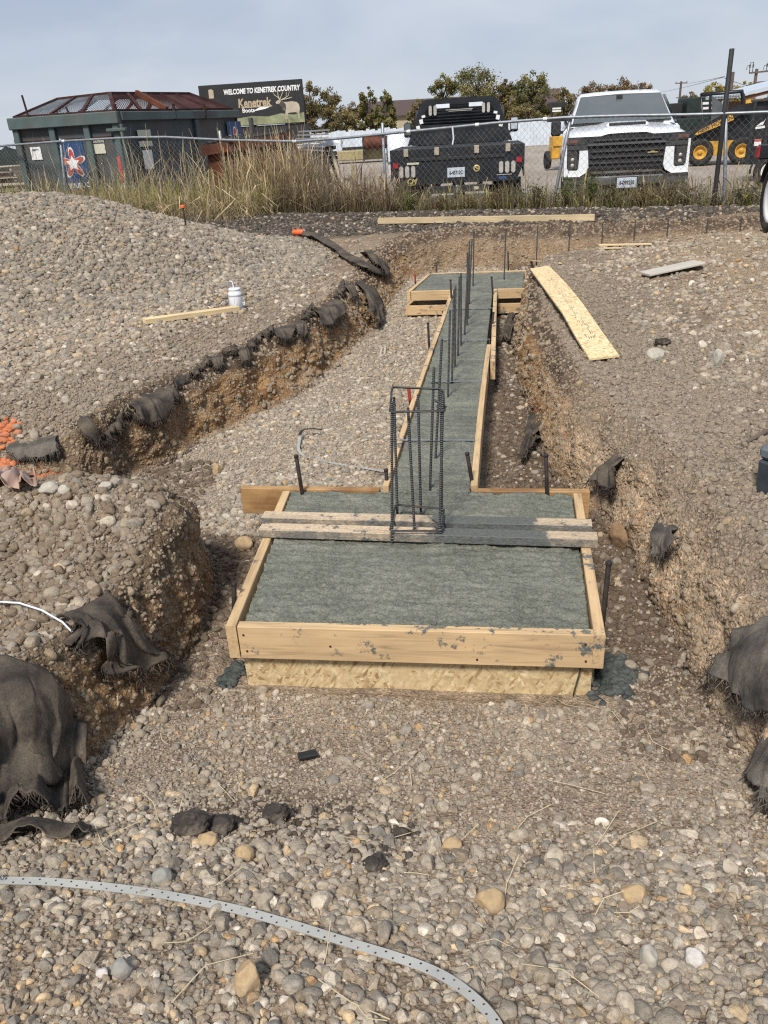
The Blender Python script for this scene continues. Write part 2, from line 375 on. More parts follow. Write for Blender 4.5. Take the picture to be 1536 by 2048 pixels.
MAT.update(greybar=plain('grille_grey', (.10,.10,.105), .45, .2, .15), lens2=plain('warm_lens', (.16,.075,.06), .2, 0, .3, 12), plastic_dark=plain('dark_trim', (.05,.05,.053), .5, 0, .2), chrome_dull=plain('dusty_chrome', (.34,.335,.32), .28, .85, .12, 5, .5, 0, (.16,.135,.10), .4), plastic_grey2=plain('grey_panel_plastic', (.09,.095,.10), .5, 0, .2), skyslot=plain('reflective_tape', (.70,.74,.80), .4, 0, .1))  # last entry is no tape: flat sky tone painted for the rack gap
MAT.update(plank=m_wood('yellowed_plank', (.52, .41, .25), .75), cream_panel=plain('pale_panel', (.46, .42, .35), .7, 0, .1, 5), gold2=plain('sign_tan', (.42, .33, .22), .5, 0, .12), meadow=plain('sign_meadow', (.22, .235, .13), .6, 0, .4, 3), elk=plain('sign_elk', (.42, .36, .27), .6, 0, .2, 3), elkdark=plain('sign_elk_dark', (.06, .05, .045), .6, 0, .2, 3), antler=plain('sign_antler', (.46, .42, .33), .6, 0, .1), screen=plain('screen_cloth', (.018, .028, .026), .85, 0, .3), tarp=plain('white_tarp', (.62, .64, .66), .6, 0, .12), oldyellow=plain('faded_yellow', (.34, .28, .14), .7, 0, .2), lumber_dark=plain('dark_timber', (.05, .042, .036), .85, 0, .5, 4),
    whitewash=plain('whitewash', (.56, .61, .68), .7, 0, .12, 1.5), shedwall=plain('shed_wall', (.42, .36, .25), .8, 0, .15), brownroof=plain('brown_roof', (.075, .05, .045), .8, 0, .2), barn=m_wood('barn_plank', (.16, .075, .04), .5, 0, .5), metalroof=plain('metal_roof', (.55, .60, .66), .4, .2, .08, 2), darkgreen=plain('dark_green_paint', (.018, .03, .026), .5, 0, .2), oldwood=plain('old_wood', (.12, .09, .07), .85, 0, .3), bark=plain('bark', (.085, .07, .055), .9, 0, .3), leaf=m_attr('autumn_leaf', .75, .3, .15, .2))
# ------------------------------------------------------------ the dug-out ground
FLOOR = np.array([(-1.62,-1.0),(-1.55,.9),(-1.47,1.4),(-1.33,1.8),(-1.275,2.29),(-1.25,2.72),(-1.33,3.02),(-1.58,3.24),(-2.25,3.4),(-2.5,3.62),(-2.4,3.95),(-2.16,4.4),(-2.04,4.79),(-1.80,5.4),(-1.62,5.8),(-1.50,6.5),(-1.42,7.4),(-1.35,8.25),(-1.36,9.2),(-1.36,9.9),(-1.3,10.9),(-.9,11.45),(0.,11.5),(1.5,11.3),(5.5,10.9),(5.5,10.6),(1.9,10.5),(1.0,10.2),(.5,9.95),(.17,9.6),(.09,8.6),(.03,7.1),(.08,6.0),(.2,4.8),(.25,4.2),(.42,3.75),(.56,3.4),(.62,2.8),(.69,2.35),(.77,1.82),(.9,1.2),(1.05,.6),(1.1,-1.0)])
TOP = np.array([(-2.1,-1.0),(-1.95,.9),(-1.70,1.4),(-1.52,1.85),(-1.40,2.3),(-1.37,2.72),(-1.44,2.98),(-1.78,3.15),(-2.75,3.12),(-3.1,3.5),(-2.75,3.9),(-2.42,4.1),(-2.4,4.75),(-2.2,5.55),(-1.98,6.4),(-1.82,7.4),(-1.76,8.6),(-1.85,9.6),(-1.95,10.6),(-1.75,11.6),(-1.0,12.15),(0.,12.2),(1.5,12.0),(5.9,11.5),(5.9,10.1),(2.0,10.1),(1.25,9.75),(.75,9.5),(.36,9.2),(.27,8.4),(.27,7.5),(.29,6.5),(.38,5.6),(.48,4.7),(.62,4.1),(.74,3.6),(.86,3.1),(.92,2.6),(1.02,2.1),(1.12,1.6),(1.3,1.0),(1.5,.4),(1.55,-1.0)])
def poly_dist(x, y, poly):
    d = np.full(x.shape, 1e9); ins = np.zeros(x.shape, bool)
    n = len(poly)
    for i in range(n):
        ax, ay = poly[i]; bx, by = poly[(i+1) % n]; ex, ey = bx-ax, by-ay
        t = np.clip(((x-ax)*ex+(y-ay)*ey)/(ex*ex+ey*ey), 0, 1)
        d = np.minimum(d, (x-ax-t*ex)**2+(y-ay-t*ey)**2)
        c = (ay > y) != (by > y)
        if ey != 0: ins ^= c & (x < ax+(y-ay)*ex/ey)
    return np.sqrt(d), ins
PILE_C = PZ(20, 372, 9.4)[:2]; PILE_Z = 1.40
FENCE_A = P(773, 428, .5); FENCE_B = P(1438, 418, .5)
FDIR = (FENCE_B-FENCE_A)[:2]; FDIR = FDIR/np.linalg.norm(FDIR); FNRM = np.array([-FDIR[1], FDIR[0]])
HFWD = np.array([-math.sin(YAW), math.cos(YAW)])
def h_floor(x, y):
    z = np.interp(y, [-1, .3, .95, 1.3, 1.65, 2.05, 2.3], [.52, .47, .345, .22, .09, .005, 0])
    z = z+.16*sstep(-1.75, -2.6, x)*sstep(2.9, 3.2, y)*sstep(4.3, 3.8, y)
    return z+.022*fbm(x*1.7, y*1.7, oct=3, seed=3)
def h_grade(x, y):
    q = fbm(x*.8, y*.8, oct=3, seed=5)
    zl = .42+.05*q
    dx, dy = x-PILE_C[0], y-PILE_C[1]; r = np.sqrt((dx*1.0)**2+(dy*1.12)**2)
    rr = r*(1+.10*pnoise(np.arctan2(dy, dx)*1.3, x*0, seed=9))
    pile = 1.05*np.clip(1-rr/3.15, 0, 1); pile = np.where(rr < .9, 1.05*(1-.9/3.15)+.10*(1-(rr/.9)**2)*1.3, pile)
    pile = pile*sstep(0, .35, np.clip(1-rr/3.35, 0, 1)*1.6)
    zl = zl+pile+.07*sstep(-2.1, -2.9, x)*sstep(3.3, 4.6, y)
    zl = zl+.20*np.exp(-((x+1.78)**2/.30+(y-2.74)**2/.09))+.07*fbm(x*3.3, y*3.3, oct=3, seed=6)*sstep(3.3, 3.0, y)*sstep(-1.2, -1.5, x)+.09*sstep(2.9, 2.1, y)*sstep(-1.5, -2.6, x)
    gap = sstep(3.0, 3.2, y)*sstep(4.15, 3.85, y)*sstep(-1.9, -2.3, x)
    zl = zl-.20*gap*sstep(-4.6, -2.8, x)
    zr = .45+.12*sstep(.6, 2.4, x)+.06*q+.07*np.exp(-((x-1.0)**2/.3+(y-9.0)**2/.6))
    w = sstep(-.6, 0, x); z = zl*(1-w)+zr*w
    far = sstep(10.8, 12.0, y+.26*(x+.5)*0); zf = .5+.05*q+.10*np.exp(-(((x-FENCE_A[0])*FNRM[0]+(y-FENCE_A[1])*FNRM[1]+.9)/.6)**2)
    z = z*(1-far)+(zf+pile*(x < 0))*far
    # yard beyond the fence
    s = (x-FENCE_A[0])*FNRM[0]+(y-FENCE_A[1])*FNRM[1]; D = x*HFWD[0]+y*HFWD[1]
    zy = np.interp(D, [14, 28, 60, 500], [.26, .10, .10, .10])
    k = sstep(.15, 1.0, s); return z*(1-k)+zy*k
def t_wall(x, y):
    dF, inF = poly_dist(x, y, FLOOR); dT, inT = poly_dist(x, y, TOP)
    t = dF/(dF+dT+1e-9); t = np.where(inF, 0, np.where(inT, t, 1)); return t, np.where(inF, -dF, dF), np.where(inT, dT, -dT)
def height(x, y, noise=True):
    t, dF, dT = t_wall(x, y)
    lift = np.where(x > -.4, .0, .0)
    t2 = np.clip(t+.14*fbm(x*3.1, y*3.1, oct=3, seed=21)*np.sin(np.pi*np.clip(t, 0, 1)), 0, 1)
    steepL = np.interp(t2, [0, .12, .42, .62, .8, 1], [0, .16, .72, .90, .97, 1])
    steepR = np.interp(t2, [0, .08, .30, .52, .75, 1], [0, .20, .60, .80, .93, 1])
    w = sstep(-.6, 0, x); p = steepL*(1-w)+steepR*w
    hf, hg = h_floor(x, y), h_grade(x, y)
    hg = np.maximum(hg, hf)
    z = hf*(1-p)+hg*p
    return z, t
def build_ground():
    # base columns: dense in the middle, stretching to the horizon
    core = np.linspace(-4.6, 3.4, 560)
    outL = -4.6-np.cumsum(.03*1.155**np.arange(60)); outR = 3.4+np.cumsum(.03*1.155**np.arange(60))
    ys = [-.9]
    while ys[-1] < 15.5:
        d = math.hypot(max(ys[-1], .75), 1.4); ys.append(ys[-1]+.0047*d*(1.7 if ys[-1] < .4 else 1)*(1.0 if ys[-1] < 12.6 else 1.6))
    yy = ys[-1]; st = .1
    while yy < 900: yy += st; st *= 1.12; ys.append(yy)
    ys = np.array(ys); nR = len(ys); fine = np.linspace(-4.6, 3.4, 1400)
    XX, YY = np.meshgrid(fine, ys); Z, T = height(XX.ravel(), YY.ravel()); Z = Z.reshape(XX.shape)
    dz = np.abs(np.diff(Z, axis=1)); ds = np.sqrt(np.diff(fine)[None]**2*.8+(dz*1.5)**2)
    # smooth the arc length along y so that rows join evenly
    k = np.array([1, 2, 3, 4, 3, 2, 1.]); k /= k.sum()
    pad = np.pad(ds, ((3, 3), (0, 0)), mode='edge'); ds = sum(k[i]*pad[i:i+nR] for i in range(7))
    cs = np.concatenate([np.zeros((nR, 1)), np.cumsum(ds, 1)], 1)
    X = np.empty((nR, 560))
    for j in range(nR): X[j] = np.interp(np.linspace(0, cs[j, -1], 560), cs[j], fine)
    X = np.concatenate([np.tile(outL[::-1], (nR, 1)), X, np.tile(outR, (nR, 1))], 1); nC = X.shape[1]
    Y = np.tile(ys[:, None], (1, nC)); x, y = X.ravel(), Y.ravel(); z, t = height(x, y)
    z3 = z.reshape(nR, nC)
    # normals by differences, then roughness along them
    P3 = np.stack([X, Y, z3], -1); gu = np.gradient(P3, axis=1); gv = np.gradient(P3, axis=0)
    nrm = np.cross(gu, gv); nrm /= np.linalg.norm(nrm, axis=-1, keepdims=True)+1e-12; nrm = nrm.reshape(-1, 3)
    nz = nrm[:, 2]; wall = np.clip((.93-nz)/.5, 0, 1)
    s = (x-FENCE_A[0])*FNRM[0]+(y-FENCE_A[1])*FNRM[1]
    near = sstep(1.2, .2, s)
    inpad = ((x > -1.1) & (x < .34) & (y > 2.3) & (y < 3.5)) | ((x > -.66) & (x < -.12) & (y > 2.3) & (y < 9.7))
    floorm = sstep(.05, 0, t)
    amp = (.010*floorm+.030*(1-floorm)+.035*wall)*near
    d = amp*(fbm(x*6, y*6, z*6, 5, seed=31, gain=.55)*1.6)
    lump = fbm(x*2.6, y*2.6, z*2.6, 3, seed=41); rw = 1-.74*sstep(.1, .4, x); wall = wall*rw; d = d+(.05*wall+.022*(1-floorm))*lump*near
    crumb = np.abs(pnoise(x*17, y*17, z*17, seed=51))*.9-.25; d = d+(.016*wall+.010*(1-floorm)+.003)*crumb*near; fine = fbm(x*31, y*31, z*31, 3, seed=52); d = d+(.013*wall+.008*(1-floorm))*fine*near
    d = np.where(inpad, np.minimum(d, 0)-.01, d)
    V = np.stack([x, y, z], -1)+nrm*d[:, None]
    # base colours (what the soil is, by place and stratum)
    def c(*v): return np.array(v)
    n1 = fbm(x*2.2, y*2.2, z*3, 4, seed=61); n2 = fbm(x*7, y*7, z*9, 4, seed=62); n3 = fbm(x*.9, y*.9, z*.9, 3, seed=63)
    def mixc(a, b, k): return a*(1-k[:, None])+b*k[:, None]
    floor_c = mixc(np.tile(c(.25, .20, .15), (len(x), 1)), c(.32, .265, .205), sstep(-.1, .35, n1))
    floor_c = mixc(floor_c, c(.095, .068, .046), sstep(-.17, -.02, x)*sstep(3.55, 3.7, y)*.85)          # damp channel beside the strip
    floor_c = mixc(floor_c, c(.115, .083, .058), sstep(.33, .45, x)*sstep(2.1, 2.5, y)*sstep(3.9, 3.5, y)*.85)
    floor_c = mixc(floor_c, c(.15, .115, .085), sstep(-1.1, -1.28, x)*sstep(2.1, 2.4, y)*sstep(3.7, 3.4, y)*.8)
    floor_c = mixc(floor_c, c(.125, .09, .062), sstep(-1.65, -1.95, x)*sstep(2.9, 3.2, y)*sstep(4.9, 4.2, y)*.85)
    floor_c = mixc(floor_c, c(.32, .275, .22), sstep(-.55, -.75, x)*sstep(3.6, 4.2, y)*.7)
    floor_c = mixc(floor_c, c(.10, .085, .07), sstep(.18, .4, n3)*sstep(2.2, 1.6, y)*.6)
    grade_c = mixc(np.tile(c(.245, .198, .150), (len(x), 1)), c(.175, .138, .102), sstep(-.1, .3, n1))
    grade_c = mixc(grade_c, c(.225, .192, .152), sstep(.1, .6, x)*sstep(1.6, .9, x)*sstep(10, 8, y)*.75)      # concrete washed over the edge
    grade_c = mixc(grade_c, c(.30, .235, .165), sstep(1.2, 2.0, x)*.8)
    grade_c = mixc(grade_c, c(.235, .175, .115), sstep(-1.4, -1.9, x)*sstep(3.3, 3.0, y)*.8)
    dark = sstep(11.4, 12.2, y+.05*n1)*sstep(1.2, .4, s); grade_c = mixc(grade_c, c(.062, .050, .040), dark*sstep(-.25, .2, n1+.1)*.92)
    yard = sstep(.3, 1.4, s); grade_c = mixc(grade_c, mixc(np.tile(c(.37, .32, .27), (len(x), 1)), c(.30, .25, .205), sstep(-.2, .3, n3)), yard)
    grassy = sstep(1.6, .4, s)*sstep(-1.0, .2, s); grade_c = mixc(grade_c, c(.13, .105, .06), grassy*.8)
    far = x*HFWD[0]+y*HFWD[1]; grade_c = mixc(grade_c, c(.20, .17, .10), sstep(55, 64, far))
    # walls: tan and orange below, pale marl streaks, dark topsoil above
    tan = mixc(np.tile(c(.26, .165, .085), (len(x), 1)), c(.17, .095, .05), sstep(-.05, .28, n2))
    tan = mixc(tan, c(.42, .335, .24), sstep(.10, .30, n1)*.8)
    right = sstep(.1, .45, x)*sstep(5.2, 4.2, y); tan = mixc(tan, mixc(np.tile(c(.37, .285, .20), (len(x), 1)), c(.30, .20, .12), sstep(.0, .35, n2)), right)
    rear = sstep(10.9, 11.3, y); tan = mixc(tan, c(.22, .175, .125), rear*.7)
    tt = t+.16*n1
    top = mixc(np.tile(c(.085, .062, .045), (len(x), 1)), c(.14, .115, .09), sstep(-.1, .3, n2))
    wall_c = mixc(tan, top, sstep(.36, .50, tt)*(1-.75*right))
    wall_c = mixc(wall_c, c(.205, .168, .130), right*sstep(.34, .58, tt)*.9)
    spur = sstep(3.3, 3.0, y)*(x < -1); wall_c = mixc(wall_c, c(.205, .155, .10), spur*.45)
    gapm = sstep(3.1, 3.4, y)*sstep(4.7, 4.2, y)*sstep(-1.7, -2.1, x); wall_c = mixc(wall_c, c(.145, .105, .07), gapm*.8)
    k0 = sstep(.0, .10, t+.05*n2); k1 = sstep(.78, .98, tt)
    dkp = np.exp(-((x+.62)**2/.14+(y-1.60)**2/.018)); floor_c = mixc(floor_c, c(.075, .058, .045), np.clip(dkp*1.3+n2-.2, 0, .9)*(dkp > .12))
    colr = mixc(floor_c, wall_c, k0); colr = mixc(colr, grade_c, k1)
    terr = sstep(-2.3, -3.2, x)*sstep(4.2, 5.0, y)*sstep(7.6, 6.6, y+.5*n1); colr = mixc(colr, c(.36, .29, .22), terr*.7*(t > .98))
    orange = np.exp(-((x+2.62)**2/.05+(y-3.72)**2/.03))+np.exp(-((x+2.62)**2/.04+(y-3.38)**2/.02)); colr = mixc(colr, c(.48, .17, .075), np.clip(orange*1.2-.3+n2, 0, .7)*(orange > .35))
    colr = np.clip(colr, .01, 1)
    colr = np.clip(colr*np.where((s < .3)[:, None], np.array([1.16, 1.10, 1.03]), 1.0), .01, 1)
    rgba = np.concatenate([colr, np.ones((len(x), 1))], 1)
    i = np.arange(nR-1)[:, None]*nC+np.arange(nC-1)[None]; i = i.ravel()
    F = np.stack([i, i+1, i+1+nC, i+nC], 1)
    o = npmesh('ground', V, F, MAT['ground'], attrs={'col': ('FLOAT_COLOR', rgba)})
    tag(o, kind='structure')
    return V, F, t, s
GV, GF, GT, GS = build_ground()
from mathutils.bvhtree import BVHTree
_near = (np.abs(GV[GF[:, 0], 0]) < 14) & (GV[GF[:, 0], 1] < 19)
BVH = BVHTree.FromPolygons([tuple(v) for v in GV.tolist()], GF[_near].tolist())
def gz(x, y):
    h = BVH.ray_cast(Vector((x, y, 6)), Vector((0, 0, -1)))
    return h[0].z if h[0] is not None else float(height(np.array([x]), np.array([y]))[0][0])
def hit(px, py):                        # the ground point seen at a photo pixel
    d = ray(px, py); h = BVH.ray_cast(Vector(CAMPOS), Vector(d).normalized())
    return np.array(h[0]) if h[0] is not None else P(px, py, .3)
# ------------------------------------------------------------ loose stones (instanced from a few shapes)
def proto_stone(kind, seed, sub):
    r = np.random.default_rng(seed); bm = bmesh.new(); bmesh.ops.create_icosphere(bm, subdivisions=sub, radius=1)
    co = np.array([v.co for v in bm.verts])
    if kind == 'round':
        e = r.uniform(1.9, 2.9); k = (np.abs(co)**e).sum(1)**(1/e); co = co/k[:, None]
        co = co*(1+.20*fbm(co[:, 0]*.9+seed, co[:, 1]*.9, co[:, 2]*.9, 3, seed=seed))[:, None]
    else:
        for _ in range(r.integers(9, 14)):
            n = r.normal(size=3); n /= np.linalg.norm(n); d = co@n; lim = r.uniform(.52, .86)
            over = d > lim; co[over] -= np.outer((d[over]-lim)*.94, n)
        co = co*(1+.07*fbm(co[:, 0]*2+seed, co[:, 1]*2, co[:, 2]*2, 3, seed=seed))[:, None]
        co *= 1.18
    for v, c in zip(bm.verts, co): v.co = c
    me = bpy.data.meshes.new('stone_shape'); bm.to_mesh(me); bm.free()
    me.polygons.foreach_set('use_smooth', [True]*len(me.polygons))
    if kind != 'round': me.set_sharp_from_angle(angle=R(34))
    me.materials.append(MAT['stone']); return me
def stone_collection(name, sub):
    c = bpy.data.collections.new(name)
    for i in range(6):
        o = bpy.data.objects.new('a_%02d_shape' % i, proto_stone('round' if i < 3 else 'chip', 100+i*7, sub)); c.objects.link(o)
    return c
STONE_HI, STONE_LO = stone_collection('stone_shapes_fine', 4), stone_collection('stone_shapes_coarse', 3)
def scatter_group(coll):
    g = bpy.data.node_groups.new('scatter', 'GeometryNodeTree')
    g.interface.new_socket('Geometry', in_out='INPUT', socket_type='NodeSocketGeometry'); g.interface.new_socket('Geometry', in_out='OUTPUT', socket_type='NodeSocketGeometry')
    n = g.nodes; L = g.links.new; gi = n.new('NodeGroupInput'); go = n.new('NodeGroupOutput')
    ci = n.new('GeometryNodeCollectionInfo'); ci.inputs['Collection'].default_value = coll; ci.inputs['Separate Children'].default_value = True; ci.inputs['Reset Children'].default_value = True
    iop = n.new('GeometryNodeInstanceOnPoints'); iop.inputs['Pick Instance'].default_value = True
    def at(nm, ty):
        a = n.new('GeometryNodeInputNamedAttribute'); a.data_type = ty; a.inputs['Name'].default_value = nm; return [o for o in a.outputs if o.enabled and o.name == 'Attribute'][0]
    L(gi.outputs[0], iop.inputs['Points']); L(ci.outputs[0], iop.inputs['Instance']); L(at('idx', 'INT'), iop.inputs['Instance Index'])
    er = n.new('FunctionNodeEulerToRotation'); L(at('rot', 'FLOAT_VECTOR'), er.inputs[0]); L(er.outputs[0], iop.inputs['Rotation']); L(at('scl', 'FLOAT_VECTOR'), iop.inputs['Scale'])
    L(iop.outputs[0], go.inputs[0]); return g
def scatter(name, pts, nrm, rad, colr, coll, bury=.25, flat=(.45, .95), label=None, rounded=.5, kind='stuff'):
    m = len(pts); r = RNG
    sx = rad*r.uniform(.85, 1.35, m); sy = rad*r.uniform(.7, 1.1, m); sz = rad*r.uniform(*flat, m)
    yaw = r.uniform(0, 2*np.pi, m); tilt = r.normal(0, .28, m)
    # align up axis with the surface normal, then spin and tilt
    nx, ny, nz = nrm.T; ry = np.arctan2(nx, nz); rx = -np.arctan2(ny, np.hypot(nx, nz))
    rots = np.empty((m, 3))
    cy, sy_, cx, sx_ = np.cos(ry), np.sin(ry), np.cos(rx+tilt), np.sin(rx+tilt); cz, sz_ = np.cos(yaw), np.sin(yaw)
    # R = Ry*Rx*Rz
    R00 = cy*cz+sy_*sx_*sz_; R10 = cx*sz_; R20 = -sy_*cz+cy*sx_*sz_; R21 = sy_*sz_+cy*sx_*cz; R22 = cy*cx
    rots[:, 0] = np.arctan2(R21, R22); rots[:, 1] = -np.arcsin(np.clip(R20, -1, 1)); rots[:, 2] = np.arctan2(R10, R00)
    pts = pts+nrm*(sz*(1-2*bury)*1.0)[:, None]*.6
    me = bpy.data.meshes.new(name); me.vertices.add(m); me.vertices.foreach_set('co', pts.astype(np.float32).ravel())
    for an, ty, d in (('rot', 'FLOAT_VECTOR', rots), ('scl', 'FLOAT_VECTOR', np.stack([sx, sy, sz], 1))):
        a = me.attributes.new(an, ty, 'POINT'); a.data.foreach_set('vector', d.astype(np.float32).ravel())
    a = me.attributes.new('idx', 'INT', 'POINT'); a.data.foreach_set('value', np.where(r.random(m) < rounded, r.integers(0, 3, m), r.integers(3, 6, m)).astype(np.int32))
    a = me.attributes.new('col', 'FLOAT_COLOR', 'POINT'); a.data.foreach_set('color', np.concatenate([colr, np.ones((m, 1))], 1).astype(np.float32).ravel())
    o = bpy.data.objects.new(name, me); COL.objects.link(o); md = o.modifiers.new('scatter', 'NODES'); md.node_group = scatter_group(coll)
    return tag(o, label, 'gravel', kind=kind)
PAL = np.array([(.27, .245, .205), (.34, .31, .26), (.22, .205, .18), (.40, .365, .31), (.42, .33, .215), (.38, .25, .125), (.15, .145, .135), (.50, .47, .42), (.235, .195, .15), (.30, .26, .205)])
PAL = PAL*np.array([1.32, 1.24, 1.14]); PALW = np.array([.22, .15, .15, .10, .05, .010, .06, .03, .10, .12]); PALW = PALW/PALW.sum()
_c = GV[GF].mean(1); _e1 = GV[GF[:, 1]]-GV[GF[:, 0]]; _e2 = GV[GF[:, 3]]-GV[GF[:, 0]]; _n = np.cross(_e1, _e2); _ar = np.linalg.norm(_n, axis=1); _n = _n/(_ar[:, None]+1e-12)
_d = _c-CAMPOS; _zc = _d@FWD; _u = FPX*(_d@RIGHT0)/np.maximum(_zc, .05); _v = -FPX*(_d@UP0)/np.maximum(_zc, .05)
_vis = (_zc > .3) & (np.abs(_u) < 1080) & (_v < 1330) & (_v > -830) & (_ar < .2)
FT = GT[GF].mean(1); FS = GS[GF].mean(1); FX, FY = _c[:, 0], _c[:, 1]; FD = np.linalg.norm(_d, axis=1)
FOOT = ((FX > -1.14) & (FX < .38) & (FY > 2.28) & (FY < 3.55)) | ((FX > -.67) & (FX < -.11) & (FY > 2.3) & (FY < 9.8)) | ((FX > -1.12) & (FX < .2) & (FY > 8.55) & (FY < 9.75))
def sample(dens, seed):
    r = np.random.default_rng(seed); w = np.where(_vis & ~FOOT, dens, 0)*_ar; tot = w.sum(); n = int(tot)
    if n < 1: return np.zeros((0,), int), np.zeros((0, 3)), np.zeros((0, 3))
    f = np.searchsorted(np.cumsum(w), r.random(n)*tot); f = np.minimum(f, len(w)-1); a, b = r.random((2, n, 1))
    g = GF[f]; p = (GV[g[:, 0]]*(1-a)*(1-b)+GV[g[:, 1]]*a*(1-b)+GV[g[:, 2]]*a*b+GV[g[:, 3]]*(1-a)*b)
    return f, p, _n[f]
def stones(parts, name, coll, label, **kw):
    Ps, Ns, Rs, Cs = [], [], [], []
    for i, (dens, r0, r1, dust, dcol) in enumerate(parts):
        f, p, nn = sample(dens, hash(name) % 1 + 900+i*31+len(name)); m = len(f)
        if m == 0: continue
        rr = r0*(r1/r0)**(RNG.random(m)**1.5); c = PAL[RNG.choice(len(PAL), m, p=PALW)]*RNG.uniform(.8, 1.2, (m, 1))
        dk = np.clip(dust+RNG.normal(0, .15, m), 0, 1)[:, None]; c = c*(1-dk)+np.asarray(dcol)*dk
        Ps.append(p); Ns.append(nn); Rs.append(rr); Cs.append(c)
    return scatter(name, np.concatenate(Ps), np.concatenate(Ns), np.concatenate(Rs), np.concatenate(Cs), coll, label=label, **kw)
_near = sstep(3.6, 2.9, FD); _mid = (1-_near)*sstep(7.5, 6.0, FD); _farr = (1-_near)*(1-_mid)
_pat = fbm(FX*2.1, FY*2.1, oct=3, seed=77); _pat2 = fbm(FX*5, FY*5, oct=2, seed=78)
_fl = (FT < .03)*1.0; _wl = ((FT >= .03) & (FT < .9))*1.0; _gr = (FT >= .9)*1.0*(FS < -.3)
_pr = np.hypot(FX-PILE_C[0], (FY-PILE_C[1])*1.1); _pile = _gr*sstep(3.9, 3.3, _pr)*(FX < -1)
_gr = _gr*(1-_pile); _yl = (FY < 2.35)
DUST = (.245, .197, .148); DUSTD = (.125, .09, .062); SOIL = (.26, .21, .155)
_dt = poly_dist(FX, FY, TOP)[0]; _ez = sstep(.30, .95, _dt+.25*_pat)
patch = .10+1.25*sstep(-.22, .18, _pat+.35*_pat2)
_ch = (FX > -.13)*(FY > 3.5)*1.0   # damp channel right of the strip
_damp = (FX < -1.08)*(FY > 2.15)*(FY < 3.5)*1.0+(FX > .36)*(FY > 2.5)*(FY < 3.6)*1.0; _damp = np.clip(_damp+_ch+(FX < -1.75)*(FY > 3.0)*(FY < 4.5)+(FX > .36)*(FY > 2.0)*(FY < 2.6)*.6, 0, 1)
_dkp = (np.exp(-((FX+.62)**2/.14+(FY-1.60)**2/.018))+.8*np.exp(-((FX+.33)**2/.03+(FY-1.45)**2/.01))+_pat2*.7 > .52)*1.0
_ramp = sstep(1.75, 1.45, FY)*_fl     # coarse stones on the near ramp
_bank = np.where(FX > 0, .55, .75)
stones([(_fl*_near*_ramp*(.5+.5*patch)*260, .013, .025, .12, DUST), (_fl*_near*_ramp*(.35+.65*patch)*3000, .0078, .0145, .2, DUST), (_fl*_near*_ramp*4200, .0038, .0078, .35, DUST),
        (_fl*_near*(1-_ramp)*patch*260*(1-.9*_damp), .011, .021, .2, DUST), (_fl*_near*(1-_ramp)*patch*2300*(1-.8*_damp), .0055, .011, .25, DUST), (_fl*_near*(1-_ramp)*6500, .003, .006, .4, DUST), (_fl*_near*_damp*2200, .005, .015, .95, DUSTD), (_fl*_dkp*1500, .004, .012, .95, (.062, .048, .038)), (_fl*_dkp*35, .012, .024, .95, (.062, .048, .038))],
       'gravel', STONE_HI, 'loose grey and tan river gravel over the near trench floor', rounded=.22)
stones([(_fl*_mid*1100*(1-.93*_damp)*patch, .010, .022, .25, (.31, .265, .21)), (_fl*_mid*2400*(1-.9*_damp), .006, .010, .35, (.31, .265, .21)), (_fl*_mid*_damp*1800, .006, .018, .95, DUSTD), (_fl*_farr*900*(1-.6*_damp), .010, .022, .35, (.31, .265, .21)), (_fl*_farr*_damp*400, .010, .022, .8, DUSTD)],
       'trench_gravel', STONE_LO, 'paler fine gravel covering the trench floor beside the footing strip', rounded=.5)
stones([(_pile*560*(.35+.9*sstep(-.2, .2, _pat2)), .020, .036, .45, (.20, .172, .138)), (_pile*1300, .010, .018, .5, (.20, .172, .138)), (_pile*700, .006, .010, .7, (.19, .16, .128))], 'pile_gravel', STONE_LO, 'grey washed gravel heaped in a tall pile at left', rounded=.85, flat=(.5, 1.0))
_rub = .3+.9*sstep(-.05, .3, _pat)
stones([(_gr*_ez*_rub*110*(FD < 9), .014, .034, .25, DUST), (_gr*(.12+.88*_ez)*_rub*650*(FD < 8), .008, .016, .4, DUST), (_gr*(1-_ez)*1500*(FD < 9), .006, .019, 1.0, SOIL), (_gr*_ez*600*(FD < 6), .006, .016, 1.0, SOIL), (_gr*2600*(FD < 6), .0045, .009, .6, DUST), (_gr*_rub*220*(FD >= 8)*(FY < 11.5), .014, .03, .45, (.30, .235, .17)), (_gr*(FX > .9)*_ez*_rub*420, .012, .028, .2, (.32, .25, .175)), (_gr*(FX < -1.4)*(FY < 3.4)*380*(.2+1.3*_rub), .009, .028, .3, (.29, .235, .17)), (_gr*(FX < -1.25)*(FY < 3.4)*1500, .006, .022, 1.0, (.20, .15, .10)), (_gr*(.25+.75*_ez)*(FX < -1.4)*(FY > 4)*(FY < 9)*420, .013, .028, .3, (.32, .27, .21))],
       'bank_rubble', STONE_LO, 'mixed stones and crumbs lying over the dug earth banks', rounded=.4)
stones([(_wl*200*(.2+sstep(-.1, .3, _pat2)), .009, .022, .8, (.27, .2, .125)), (_wl*1600*(FD < 6), .005, .010, .7, (.25, .185, .115)), (_wl*380*(FD >= 6), .009, .024, .85, (.27, .2, .13)), (_wl*(FX > .1)*(FY < 4)*350, .005, .012, .8, (.28, .22, .16))],
       'wall_stones', STONE_LO, 'stones embedded in the cut earth of the trench walls', rounded=.35, bury=.5)
_dk = _gr*(FY > 11.8)
stones([(_dk*110*(.3+sstep(-.1, .3, _pat2)), .02, .045, .95, (.055, .045, .038)), (_dk*1500*(.3+sstep(-.1, .3, _pat2)), .008, .022, .95, (.06, .05, .042)), (_dk*60, .015, .03, .3, (.2, .17, .14))], 'soil_clods', STONE_LO, 'dark crumbly topsoil clods along the far berm', rounded=.2)
